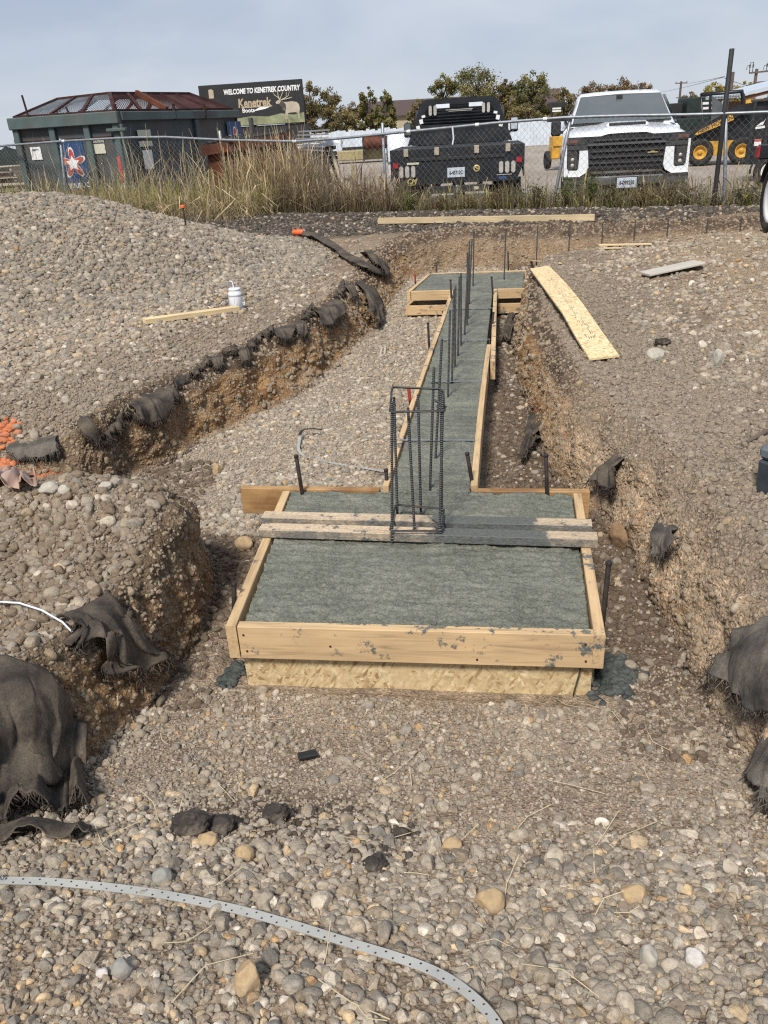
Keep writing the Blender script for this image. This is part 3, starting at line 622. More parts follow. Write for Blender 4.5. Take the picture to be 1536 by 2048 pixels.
# ------------------------------------------------------------ footing, forms, steel
def place_x(o, p0, p1, roll=0.0):       # local X along p0->p1, local Z as near up as possible
    p0, p1 = Vector(p0), Vector(p1); x = (p1-p0).normalized(); z = Vector((0, 0, 1)); y = z.cross(x).normalized(); z = x.cross(y)
    M = Matrix((x, y, z)).transposed().to_4x4(); M = M @ Matrix.Rotation(roll, 4, 'X'); M.translation = (p0+p1)/2; o.matrix_world = M; return o
def board_mesh(L, t, h, mat, name, bow=0.0, warp=0.0, seed=0, ch=.0025):
    n = max(2, int(L/.12)); rows = []; r = random.Random(seed)
    xs = [-L/2+L*i/n for i in range(n+1)]; mb = MB()
    c = ch
    prof = [(-t/2+c, -h/2), (t/2-c, -h/2), (t/2, -h/2+c), (t/2, h/2-c), (t/2-c, h/2), (-t/2+c, h/2), (-t/2, h/2-c), (-t/2, -h/2+c)]
    for x in xs:
        u = 2*x/L; dz = bow*(1-u*u); dy = warp*(1-u*u); rows.append([(x, y+dy, z+dz) for y, z in prof])
    mb.grid(rows, 0, False, True); mb.add(rows[0], [tuple(range(8))]); mb.add(rows[-1], [tuple(reversed(range(8)))])
    return mb.build(name, mat)
def board(name, p0, p1, t, h, mat, parent=None, label=None, cat=None, group=None, **kw):
    p0, p1 = Vector(p0), Vector(p1); o = board_mesh((p1-p0).length, t, h, mat, name, **kw); place_x(o, p0, p1)
    if parent is not None:
        M = o.matrix_world.copy(); o.parent = parent; o.matrix_parent_inverse = Matrix(); pm = Matrix.LocRotScale(parent.location, parent.rotation_euler, None); o.matrix_world = M; o.matrix_basis = pm.inverted() @ M
    return tag(o, label, cat, group)
TZ = .275
def conc_z(x, y):
    # drag ridges across the pad, float marks along it, pits and crumbs
    rid = fbm(x*2.4+3, y*19, None, 4, seed=201); rid2 = fbm(x*24, y*7, None, 3, seed=202)
    bl = sstep(-.05, .12, fbm(x*1.7+9, y*1.7, None, 2, seed=203))
    left = sstep(-.45, -.6, x)*sstep(2.75, 2.6, y)
    z = .016*rid*(1-.6*left)+.007*rid2*(.2+.8*left)+.018*fbm(x*17, y*62, None, 4, seed=204, gain=.6)*(.5+.5*bl)+.012*fbm(x*60, y*70, None, 2, seed=214)-.045*np.clip(fbm(x*26, y*34, None, 3, seed=205)-.16, 0, 1)
    ln = np.abs(pnoise(x*1.7, y*6.5+.5*pnoise(x*7, y*7, seed=207), seed=206)); brk = sstep(-.1, .15, pnoise(x*5, y*5, seed=208)); z = z-.014*np.exp(-(ln/.04)**2)*brk*(y < 3.55)
    rr_ = (1-np.abs(pnoise(x*2.6+5, y*13+.25*pnoise(x*9, y*9, seed=212), seed=211)))**7; z = z+.015*rr_*sstep(-.15, .2, pnoise(x*4.5, y*4.5, seed=213))*(1-.7*left)
    sm = np.exp(-(((x+.42)/.2)**2+((y-2.85)/.14)**2)); return z*(1-.75*np.clip(sm, 0, 1))
def slab(ax0, ax1, y0, y1, bx0, bx1, step):
    ny = int((y1-y0)/step)+2; nx = int(max(ax1-ax0, bx1-bx0)/step)+2; v = np.linspace(0, 1, ny)[:, None]; u = np.linspace(0, 1, nx)[None]
    x0 = ax0+(bx0-ax0)*v; x1 = ax1+(bx1-ax1)*v; X = x0+(x1-x0)*u; Y = np.broadcast_to(y0+(y1-y0)*v, X.shape); Z = TZ-.006+conc_z(X.ravel(), Y.ravel()).reshape(X.shape)
    Vt = np.stack([X, Y, Z], -1).reshape(-1, 3); i = (np.arange(ny-1)[:, None]*nx+np.arange(nx-1)[None]).ravel(); F = np.stack([i, i+1, i+1+nx, i+nx], 1)
    b = len(Vt); ring = np.concatenate([np.arange(nx), np.arange(1, ny)*nx+nx-1, (ny-1)*nx+np.arange(nx-2, -1, -1), np.arange(ny-2, 0, -1)*nx]); low = Vt[ring].copy(); cx_, cy_ = low[:, 0].mean(), low[:, 1].mean(); low[:, 2] = -.03; low[:, 0] += np.sign(cx_-low[:, 0])*.05; low[:, 1] += np.sign(cy_-low[:, 1])*.06*(np.minimum(abs(low[:, 1]-y0), abs(low[:, 1]-y1)) < .01)
    m = len(ring); k = np.arange(m); k2 = (k+1) % m; F2 = np.stack([ring[k2], ring[k], b+k, b+k2], 1)
    return np.concatenate([Vt, low]), np.concatenate([F, F2])
_parts = [slab(-.94, .285, 2.33, 3.475, -1.052, .292, .0065), slab(-.572, -.182, 3.4752, 8.60, -.592, -.192, .0105), slab(-1.03, .12, 8.6002, 9.6, -.93, .14, .016)]
Vc, Fc, off = [], [], 0
for a, b in _parts: Vc.append(a); Fc.append(b+off); off += len(a)
tag(npmesh('concrete_footing', np.concatenate(Vc), np.concatenate(Fc), MAT['concrete']), 'freshly poured wet grey concrete footing, two pads joined by a long strip', 'footing')
# near pad form
nf = thing('pad_form', 'pale lumber and strand board form around the wide near concrete pad', 'formwork', (-.33, 2.9, 0))
bt, bh = .038, .138
board('front_board', (-.955, 2.309, TZ-bh/2), (.296, 2.343, TZ-bh/2-.002), bt, bh, MAT['lumber_splat'], nf, seed=1)
for x_, z_ in ((-.935, .24), (-.93, .17), (.268, .235), (.272, .165), (-.62, .20), (-.1, .16)):
    mb = MB(); mb.lathe([(0, -.002), (.004, -.0018), (.0045, 0)], (0, 0, 0), 'y', 10); o = mb.build('nail_head', MAT['rust'], nf); o.location = (x_+.33, 2.309-.0195+(x_+.955)*.0272-2.9, z_)
board('front_panel', (-.962, 2.336, .066), (.300, 2.370, .066), .012, .168, MAT['osb'], nf, ch=.0005)
board('side_board', (-.977, 2.285, TZ-bh/2+.004), (-1.078, 3.462, TZ-bh/2+.001), bt, bh, MAT['lumber'], nf)
board('side_board', (.312, 2.318, TZ-bh/2+.004), (.316, 3.470, TZ-bh/2+.003), bt, bh, MAT['lumber_splat'], nf)
board('side_panel', (-.972, 2.40, .055), (-1.066, 3.44, .055), .012, .15, MAT['osb'], nf, ch=.0005); board('side_panel', (.308, 2.42, .055), (.310, 3.44, .055), .012, .15, MAT['osb'], nf, ch=.0005)
_a, _b = P(475, 984, TZ+.004), P(1181, 988, TZ+.004)
board('back_board', (_a[0], 3.497, TZ-bh/2+.004), (-.618, 3.497, TZ-bh/2+.004), bt, bh, MAT['lumber_dirty'], nf, seed=4)
board('back_board', (-.150, 3.505, TZ-bh/2), (_b[0], 3.512, TZ-bh/2), bt, bh, MAT['lumber_dirty'], nf, seed=5)
# strip form boards, a run on each side
sfl = thing('strip_form', 'splashed lumber form boards along the left edge of the concrete strip', 'formwork', (-.6, 5.9, 0))
board('form_board', (-.594, 3.522, TZ-bh/2+.006), (-.606, 6.05, TZ-bh/2+.006), .03, bh, MAT['lumber_splat'], sfl, warp=.006)
board('form_board', (-.612, 6.056, TZ-bh/2+.006), (-.614, 8.555, TZ-bh/2+.006), .036, bh, MAT['lumber_splat'], sfl, warp=-.006)
sfr = thing('strip_form', 'lumber form boards along the right edge of the strip, two lapped lengths', 'formwork', (-.15, 5.9, 0))
board('form_board', (-.164, 3.535, TZ-bh/2+.006), (-.168, 6.25, TZ-bh/2+.006), .034, bh, MAT['lumber'], sfr, warp=.008)
board('form_board', (-.128, 5.78, TZ-bh/2+.002), (-.166, 8.55, TZ-bh/2+.006), .036, bh, MAT['lumber_splat'], sfr)
# far pad form
ff = thing('pad_form', 'two-tier lumber form around the far concrete pad at the trench end', 'formwork', (-.45, 9.1, 0))
h2 = .098
board('front_board', (-1.05, 8.578, TZ-h2/2), (-.636, 8.580, TZ-h2/2), bt, h2, MAT['lumber'], ff, seed=6); board('front_board', (-1.085, 8.570, .075), (-.64, 8.572, .075), bt, .10, MAT['lumber_splat'], ff, seed=7)
board('front_board', (-.143, 8.578, TZ-h2/2), (.14, 8.58, TZ-h2/2), bt, h2, MAT['lumber'], ff, seed=8); board('front_board', (-.14, 8.571, .075), (.15, 8.573, .075), bt, .10, MAT['lumber_splat'], ff, seed=9)
board('side_board', (-1.075, 8.555, TZ-h2/2+.003), (-.953, 9.63, TZ-h2/2+.003), bt, h2, MAT['lumber'], ff); board('back_board', (-.93, 9.622, TZ-h2/2+.008), (.16, 9.622, TZ-h2/2+.008), bt, h2, MAT['lumber'], ff)
board('side_board', (-1.10, 8.59, .074), (-.975, 9.6, .074), bt, .10, MAT['lumber_splat'], ff)
# loose boards lying across the near pad
for a, b, lab in (((527, 1036), (1183, 1053), 'concrete-smeared board across the near pad, the one farther from the front form'), ((522, 1060), (1194, 1080), 'concrete-smeared board across the near pad, the one nearer the front form')):
    z = TZ+.006+.019; board('screed_board', P(*a, z), P(*b, z), .07, .038, MAT['lumber_screed'], None, lab, 'board', 'boards across the near pad', seed=a[1])
# rebar
def bar_pts(pb, z0, pt, sink=.12):
    b = Vector(P(*pb, z0)); t = Vector(PY(*pt, b.y)); d = (t-b).normalized(); return b-d*sink, t
def rod(name, a, b, r, mat, parent=None, n=8, cap=None):
    a, b = Vector(a), Vector(b); mb = MB(); L = (b-a).length; mb.tube([(0, 0, 0), (0, 0, L*.5), (0, 0, L-.002), (0, 0, L)], [r, r, r, r*.8], n); o = mb.build(name, mat)
    z = (b-a).normalized(); M = z.to_track_quat('Z', 'Y').to_matrix().to_4x4(); M.translation = a
    if parent is not None:
        o.parent = parent; M = Matrix.LocRotScale(parent.location, parent.rotation_euler, None).inverted() @ M
    o.matrix_basis = M; return o
cg = thing('rebar_cage', 'upright rebar cage with tied stirrups standing in the near pad', 'rebar cage', tuple(P(830, 1060, TZ)))
tops = {}
for nm, pb, pt in (('fl', (784, 1086), (784, 803)), ('fm', (830, 1080), (816, 815)), ('fr', (879, 1086), (886, 787)), ('bl', (795, 1036), (788, 794)), ('bm', (842, 1034), (836, 790)), ('br', (884, 1045), (882, 780))):
    a, b = bar_pts(pb, TZ, pt); rod('vertical_bar', a, b, .0060, MAT['rebar'], cg); tops[nm] = (a, b)
def along(nm, z): a, b = tops[nm]; return a+(b-a)*((z-a.z)/(b.z-a.z))
def ring(z, dz=0.0, ov=.0, hook=True):
    q = [along(k, z+(dz if k[0] == 'b' else 0)) for k in ('fl', 'fr', 'br', 'bl')]; c = sum(q, Vector())/4; pts = []
    for p in q: pts.append(p+(p-c).normalized()*.012)
    full = []
    for i in range(4):
        p, n = pts[i], pts[(i+1) % 4]; full += [p.lerp(n, .04), p.lerp(n, .5), p.lerp(n, .96)]
    mb = MB(); mb.tube([v-cg.location for v in full], .0048, 6, closed=True)
    if hook:
        d = (c-pts[1]).normalized(); mb.tube([pts[1]-cg.location, pts[1]+d*.045+Vector((0, 0, .006))-cg.location], .0048, 6); mb.tube([pts[1]+Vector((.004, .012, .012))-cg.location, pts[1]+d*.06+Vector((0, .02, .02))-cg.location], .0048, 6)
    mb.build('stirrup', MAT['rebar'], cg)
_zt = along('fl', 0).z; zt_f = PY(784, 822, tops['fl'][0].y)[2]
ring(zt_f, .02); ring(TZ+.062, .0)
for nm in ('fl', 'fr', 'fm', 'br'):
    p = along(nm, TZ+.045); mb = MB(); pts = []
    for k in range(26): an = k*1.1; pts.append(p+Vector((math.cos(an)*.011, math.sin(an)*.011, -.03+k*.0024))-cg.location)
    pts.append(pts[-1]+Vector((.02, -.015, .012))); mb.tube(pts, .0011, 4); mb.build('tie_wire', MAT['wire'], cg)
DOWELS = [((860, 978), (868, 735)), ((871, 917), (884, 678)), ((896, 793), (900, 620)), ((904, 766), (908, 579)), ((910, 736), (911, 572)), ((916, 713), (919, 553)), ((922, 690), (922, 546)), ((929, 669), (936, 528)), ((934, 652), (935, 505)), ((936, 637), (939, 482)), ((938, 609), (944, 478)), ((946, 573), (948, 458)), ((1008, 560), (1012, 456))]
ORD = ['nearest', 'second', 'third', 'fourth', 'fifth', 'sixth', 'seventh', 'eighth', 'ninth', 'tenth', 'eleventh', 'twelfth']
for i, (pb, pt) in enumerate(DOWELS):
    a, b = bar_pts(pb, TZ-.004, pt, .0)
    o = rod('rebar_dowel', a-(b-a).normalized()*.15, b, .0066 if i < 3 else .0074, MAT['rebar'])
    lab = 'lone rebar standing in the right half of the far pad' if i == 12 else ('thin vertical rebar in the concrete strip, %s one counted from the rebar cage' % ORD[i] if i else 'thin vertical rebar in the concrete strip, closest behind the rebar cage')
    tag(o, lab, 'rebar', 'rebar dowels standing in the footing')
# metal ties across the strip
for i, (a, b, lab) in enumerate((((800, 880), (950, 879), 'metal form tie across the strip, closest to the rebar cage'), ((862, 763), (962, 762), 'metal form tie across the strip, second from the rebar cage'), ((885, 680), (979, 681), 'bright metal form tie across the middle of the strip'), ((900, 618), (985, 617), 'metal form tie across the strip just before the far pad'))):
    p, q = Vector(P(*a, TZ+.010)), Vector(P(*b, TZ+.010)); q.y = p.y; c = (p+q)/2; mb = MB(); w = (q-p).length
    mb.box((0, 0, 0), (w, .016, .0025)); mb.box((-w/2-.001, 0, -.02), (.0025, .016, .045)); mb.box((w/2+.001, 0, -.02), (.0025, .016, .045)); o = mb.build('form_tie', MAT['galv']); o.location = c; tag(o, lab, 'form tie', 'form ties across the strip')
# steel stakes driven beside the forms
STAKES = [((604, 984), .28, (592, 910), 0, 'dark steel stake behind the back board, left end of the near pad'), ((469, 1235), .18, (468, 1165), 0, 'short rusty stake outside the left board of the near pad'), ((1197, 1322), .06, (1218, 1123), 0, 'tall leaning steel stake outside the right board of the near pad'), ((1094, 984), .28, (1092, 908), 0, 'dark steel stake behind the back board, right end of the near pad'),
          ((946, 975), .24, (934, 905), 0, 'leaning black stake at the near end of the strip form, right edge'), ((774, 975), .24, (772, 938), 0, 'rusty stake in the corner left of the strip and near pad'), ((823, 830), .18, (817, 773), 1, 'red-topped stake left of the strip behind the rebar cage'), ((859, 708), .05, (856, 645), 0, 'dark stake standing in the gravel left of the strip middle'),
          ((903, 602), .25, (901, 559), 0, 'dark stake at the front of the far pad, left of the strip'), ((987, 605), .2, (983, 553), 0, 'dark stake at the front of the far pad, right of the strip'), ((888, 650), .1, (886, 622), 0, 'short stake left of the strip just before the far pad'), ((831, 572), .15, (830, 548), 1, 'red stake beside the left board of the far pad'), ((873, 548), .25, (873, 529), 0, 'short rusty stake behind the back board of the far pad'), ((980, 700), .05, (987, 624), 0, 'dark stake against the lapped board right of the strip'), ((1017, 542), .25, (1016, 505), 0, 'dark stake behind the far pad near the lone rebar')]
for pb, z0, pt, red, lab in STAKES:
    b = Vector(P(*pb, z0)); t = Vector(PY(*pt, b.y)); d = (t-b).normalized(); a = b-d*((b.z+.05)/d.z); s = thing('form_stake', lab, 'stake', tuple(a), 0, 'steel form stakes')
    rod('shaft', a, t-d*.004, .0095, MAT['stake'], s, 10); rod('head', t-d*(.09 if red else .012), t, .0115 if not red else .0105, MAT['stake_red' if red else 'stake'], s, 10)
REAR = [((1075, 516), (1075, 452)), ((1138, 492), (1140, 447)), ((1206, 490), (1206, 444)), ((1270, 486), (1271, 440)), ((1336, 478), (1337, 438)), ((1414, 480), (1416, 437)), ((1481, 474), (1483, 436))]
for i, (pb, pt) in enumerate(REAR):
    t = PY(*pt, 11.0-.04*i); o = rod('rebar_dowel', (t[0], t[1], -.03), tuple(t), .008, MAT['rebar']); tag(o, 'thin rebar in the rear trench beyond the right bank, %s from the left' % ORD[i].replace('nearest', 'first'), 'rebar', 'rebar row in the rear trench')
# spilled concrete at the pad corners
MAT['slurry'] = plain('concrete_slurry', (.062, .068, .062), .6, 0, .45, 30, .35, .6)
def lumps(name, px, n, spread, r, mat, seed, label, cat, group=None, flat=.85, zoff=0):
    rr = np.random.default_rng(seed); c = hit(*px); mb = MB(); c[2] += zoff
    for i in range(n):
        bm = bmesh.new(); bmesh.ops.create_icosphere(bm, subdivisions=3, radius=1); co = np.array([v.co[:] for v in bm.verts]); q = rr.uniform(-10, 10, 3)
        co = co*(1+.8*fbm(co[:, 0]*1.5+q[0], co[:, 1]*1.5+q[1], co[:, 2]*1.5+q[2], 5, seed=seed, gain=.62))[:, None]; s = r*rr.uniform(.35, 1.0); off = np.array([rr.normal(0, spread[0]), rr.normal(0, spread[1]), 0]) if i else np.zeros(3)
        g = gz(c[0]+off[0], c[1]+off[1]) if zoff == 0 else c[2]; co = co*np.array([s*rr.uniform(.9, 1.3), s*rr.uniform(.8, 1.2), s*flat]); ctr = np.array([off[0], off[1], g-c[2]+s*flat*.35])
        mb.add(co+ctr, [tuple(v.index for v in f.verts) for f in bm.faces], 0, True); bm.free()
    o = mb.build(name, mat, fixn=False); o.location = c; return tag(o, label, cat, group)
lumps('concrete_spill', (1222, 1352), 260, (.042, .06), .018, MAT['slurry'], 5, 'dark wet concrete spilled beside the right front corner of the near pad', 'concrete spill', 'concrete spills')
lumps('concrete_spill', (466, 1352), 120, (.016, .036), .015, MAT['slurry'], 6, 'dark wet concrete oozing below the left front corner of the near pad', 'concrete spill', 'concrete spills')
# planks and offcuts lying about
def laid(px0, px1, t, h, name, mat, label, cat='board', lift=.006, **kw):
    a, b = hit(*px0), hit(*px1); up = t/2 if h > t else h/2
    a[2] += h/2+lift; b[2] += h/2+lift; return board(name, a, b, t, h, mat, None, label, cat, **kw)
laid((757, 449), (1189, 443), .038, .085, 'plank', MAT['plank'], 'long pale plank lying along the top of the rear trench wall', lift=.01)
laid((290, 650), (476, 624), .085, .04, 'stud_offcut', MAT['lumber_new'], 'pale lumber length lying at the foot of the gravel pile', lift=.012)
laid((1197, 497), (1302, 495), .07, .012, 'wood_strip', MAT['lumber_new'], 'thin pale wood strip on the far side of the right bank', 'wood strip', lift=.03, ch=.001)
laid((1200, 500), (1245, 499), .05, .010, 'wood_strip', MAT['lumber_new'], 'short wood strip tucked under the thin pale strip on the right bank', 'wood strip', lift=.012, ch=.001)
laid((1062, 524), (1120, 530), .03, .012, 'wood_strip', MAT['lumber_new'], 'narrow crooked wood sliver beside the far end of the strand board', 'wood strip', lift=.012, ch=.001)
a = hit(1290, 562); b = hit(1402, 532); _d2 = Vector((b[0]-a[0], b[1]-a[1], 0)); laid((1288, 558), (1398, 534), .19, .016, 'grey_panel', MAT['cream_panel'], 'small pale grey panel offcut lying flat on the right bank', 'panel', lift=.035, ch=.002)
# bowed strand board strip on the right bank
MAT['ink_faint'] = plain('faint_ink', (.30, .27, .17), .7, 0, .3)
def osb_strip():
    L0 = [(1060, 537), (1093, 582), (1124, 624), (1151, 672), (1179, 717)]; R0 = [(1098, 531), (1134, 568), (1165, 606), (1203, 661), (1238, 710)]
    n = 28; mb = MB(); top = []; bot = []
    hz = lambda q: float(max(hit(q[0]+ox, q[1]+oy)[2] for ox in (-6, 0, 6) for oy in (-5, 0, 5)))
    z0 = max(hz(L0[0]), hz(R0[0]))+.012; z1 = max(hz(L0[-1]), hz(R0[-1]))+.012; hump = .05
    for u in np.linspace(.05, .95, 19):
        k = u*4; j = min(3, int(k)); f = k-j
        for S in (L0, R0):
            q = np.array(S[j])*(1-f)+np.array(S[j+1])*f; hump = max(hump, (hz(q)+.012-(z0+(z1-z0)*u))/math.sin(math.pi*u))
    hump = min(hump, .22)
    for i in range(n+1):
        u = i/n; k = u*4; j = min(3, int(k)); f = k-j
        l = np.array(L0[j])*(1-f)+np.array(L0[j+1])*f; r = np.array(R0[j])*(1-f)+np.array(R0[j+1])*f
        z = z0+(z1-z0)*u+hump*math.sin(math.pi*u)
        a, b = P(*l, z), P(*r, z+.006); top.append([tuple(a), tuple((a+b)/2), tuple(b)]); bot.append([tuple(a-(0, 0, .014)), tuple((a+b)/2-(0, 0, .014)), tuple(b-(0, 0, .014))])
    c = np.array(top[n//2][1]); rows = [[np.array(q)-c for q in t]+[np.array(q)-c for q in reversed(b)] for t, b in zip(top, bot)]
    mb.grid(rows, 0, False, True); mb.add(rows[0], [tuple(range(6))]); mb.add(rows[-1], [tuple(reversed(range(6)))])
    rr = random.Random(3); st = mb
    # stamped grading marks: short broken lines down the middle
    for i in range(70):
        u = rr.uniform(.14, .80); k = u*n; j = int(k); f = k-j; c0 = np.array(rows[j][1])*(1-f)+np.array(rows[j+1][1])*f; dirv = np.array(rows[j+1][1])-np.array(rows[j][1]); dirv /= np.linalg.norm(dirv); sd = np.array(rows[j][2])-np.array(rows[j][0]); sd /= np.linalg.norm(sd); up = np.cross(sd, dirv); up = up if up[2] > 0 else -up
        p = c0+sd*rr.choice((-.034, -.017, 0, .017, .034))+up*.0018; ln = rr.uniform(.008, .035); w = .0035
        st.add([p-dirv*ln-sd*w, p+dirv*ln-sd*w, p+dirv*ln+sd*w, p-dirv*ln+sd*w], [(0, 1, 2, 3)], 1)
    o = mb.build('strand_board_strip', [MAT['osb_bright'], MAT['ink_faint']]); o.location = c; tag(o, 'long bowed strand board strip with stamped marks lying on the right bank', 'board')
osb_strip()
# jug with a straw
jp = hit(474, 618); jp[2] += .004; jg = thing('drink_jug', 'white insulated jug with grey bands and a straw beside the pale lumber', 'jug', tuple(jp))
k = .062; mb = MB(); mb.lathe([(0, 0), (k*.9, 0), (k, .008), (k, .128), (k*.98, .136), (k*.84, .155), (k*.80, .162)], n=28); mb.build('jug_body', MAT['plastic_white'], jg)
mb = MB(); mb.lathe([(k*1.012, .014), (k*1.02, .016), (k*1.02, .030), (k*1.012, .032)], n=28); mb.build('lower_band', MAT['plastic_grey'], jg)
mb = MB(); mb.lathe([(k*1.012, .112), (k*1.02, .114), (k*1.02, .124), (k*1.012, .126)], n=28); mb.build('upper_band', MAT['plastic_grey'], jg)
mb = MB(); mb.lathe([(k*.80, .162), (k*.86, .163), (k*.86, .176), (k*.78, .181), (0, .182)], n=28); mb.build('lid', MAT['plastic_white'], jg)
mb = MB(); mb.tube([(-.005, 0, .18), (-.010, 0, .225), (-.016, 0, .238), (-.034, 0, .241)], .0055, 8); mb.build('straw', MAT['plastic_white'], jg)
mb = MB(); mb.tube([(k*1.0, 0, .045), (k*1.25, 0, .05), (k*1.25, 0, .03), (k*1.05, 0, .03)], .006, 6); mb.build('spout', MAT['plastic_white'], jg)
mb = MB(); mb.box((.006, -k-.001, .08), (.003, .001, .05)); mb.build('level_marks', MAT['plastic_grey'], jg)
# tool box at the right edge
tp = hit(1524, 992); tb = thing('tool_box', 'dark grey plastic tool box with latched lid at the edge of the right bank', 'tool box', (tp[0]+.21, tp[1]+.08, tp[2]-.01), YAW+R(28)); tb.scale = (.88, .88, .88)
mb = MB(); mb.box((0, 0, .085), (.46, .25, .17), ch=.012, taper=(1.03, 1.05)); mb.build('box_body', MAT['toolbox'], tb)
mb = MB(); mb.box((0, 0, .205), (.48, .27, .065), ch=.018); mb.box((0, 0, .245), (.20, .05, .03), ch=.008); mb.build('lid', MAT['toolbox_lid'], tb)
for x in (-.13, .13): mb = MB(); mb.box((x, -.142, .17), (.05, .018, .075), ch=.005); mb.build('latch', MAT['toolbox_lid'], tb)
for x in (-.243,): mb = MB(); mb.box((x, 0, .16), (.02, .09, .05), ch=.006); mb.build('side_latch', MAT['toolbox_lid'], tb)
mb = MB(); mb.tube([(-.25, -.137, .125), (0, -.1375, .112), (.25, -.137, .10)], .0025, 5); mb.tube([(-.25, -.137, .125), (-.247, .0, .128)], .0025, 5); mb.build('white_cord', MAT['plastic_white'], tb)
# perforated straps
def strap(name, pts, w, mat, label, pitch=.02, hole=.0028, lift=.012):
    pts = [np.array(p) for p in pts]; P3 = []
    for i in range(len(pts)-1):       # Catmull-Rom
        p0, p1, p2, p3 = pts[max(i-1, 0)], pts[i], pts[i+1], pts[min(i+2, len(pts)-1)]
        for t in np.linspace(0, 1, 24, endpoint=False): P3.append(.5*((2*p1)+(-p0+p2)*t+(2*p0-5*p1+4*p2-p3)*t*t+(-p0+3*p1-3*p2+p3)*t**3))
    P3 = np.array(P3+[pts[-1]]); s = np.concatenate([[0], np.cumsum(np.linalg.norm(np.diff(P3, axis=0), axis=1))]); n = int(s[-1]/pitch); c = P3[len(P3)//2]; mb = MB()
    def at(d, v):
        p = np.array([np.interp(d, s, P3[:, k]) for k in range(3)]); q = np.array([np.interp(min(d+.004, s[-1]), s, P3[:, k]) for k in range(3)])-np.array([np.interp(max(d-.004, 0), s, P3[:, k]) for k in range(3)]); q /= np.linalg.norm(q)+1e-9; sd = np.cross(q, (0, 0, 1)); sd /= np.linalg.norm(sd); return p+sd*v-c
    h = pitch/2
    for i in range(n):
        d = (i+.5)*pitch; hv = (.22 if i % 2 else -.22)*w; outer = [(-h, -w/2), (0, -w/2), (h, -w/2), (h, hv), (h, w/2), (0, w/2), (-h, w/2), (-h, hv)]; inner = [(hole*math.cos(a), hv+hole*math.sin(a)) for a in (math.radians(x) for x in (225, 270, 315, 0, 45, 90, 135, 180))]
        vs = [at(d+a, b) for a, b in outer]+[at(d+a, b) for a, b in inner]; vs += [v-np.array([0, 0, .0016]) for v in vs]
        mb.add(vs, [(k, (k+1) % 8, 8+(k+1) % 8, 8+k) for k in range(8)]+[(16+k, 24+k, 24+(k+1) % 8, 16+(k+1) % 8) for k in range(8)]+[(8+k, 8+(k+1) % 8, 24+(k+1) % 8, 24+k) for k in range(8)]+[(0, 16, 17, 1), (1, 17, 18, 2), (4, 20, 21, 5), (5, 21, 22, 6)], 0, False)
    o = mb.build(name, mat, fixn=False); o.location = c; return tag(o, label, 'strap')
MAT['strapmetal'] = plain('strap_metal', (.36, .36, .335), .6, .1, .12, 7, .3)
MAT['strapblack'] = plain('strap_black', (.015, .015, .016), .5, 0, .2)
def over(px, lift):
    p = hit(*px); return p+np.array([0, 0, lift])
strap('perforated_strap', [over(p, .022) for p in ((-60, 1772), (0, 1773), (120, 1777), (300, 1797), (460, 1828), (580, 1861), (700, 1899), (800, 1930), (880, 1962), (940, 2003), (985, 2050), (1010, 2100))], .0215, MAT['strapmetal'], 'long grey perforated metal strap curving over the near gravel')
mb = MB(); q0 = over((0, 1773), .0245)
strap('perforated_strap', [over((601, 886), .045), over((598, 905), .02), over((612, 916), .012), over((660, 928), .012), over((720, 938), .012), over((772, 947), .012)], .02, MAT['strapmetal'], 'short grey strap lying across the trench gravel left of the rebar cage')
strap('strap_end', [over((601, 884), .05), over((607, 877), .06), over((625, 874), .06), over((648, 873), .05)], .02, MAT['strapblack'], 'black perforated strap end bent up from the trench gravel')
# lettering at the strap end by the left edge of the frame: black marks
for i, (x, y) in enumerate(((-6, 1774), (10, 1775))):
    p = over((x, y), .0262); 
p = over((4, 1772), .0275); MAT['blackink'] = plain('black_ink', (.02, .02, .02), .7, 0, .2)
text_part('1XY', .019, MAT['blackink'], [o for o in bpy.data.objects if o.name == 'perforated_strap'][0], Matrix.Translation(Vector(p)-[o for o in bpy.data.objects if o.name == 'perforated_strap'][0].location) @ Matrix.Rotation(YAW-.02, 4, 'Z'), 'strap_lettering', .0004)
# white cable on the left bank
cb = [over(p, l) for p, l in (((-30, 1214), .01), (20, 1221), ) ] if False else [over((-40, 1216), .02), over((0, 1218), .03), over((45, 1226), .04), over((90, 1243), .045), over((130, 1264), .04), over((160, 1287), .02)]
c = cb[2]; mb = MB(); mb.tube([p-c for p in cb], .0035, 6); o = mb.build('white_cable', MAT['plastic_white']); o.location = c; tag(o, 'thin white cable arching out of the left bank', 'cable')
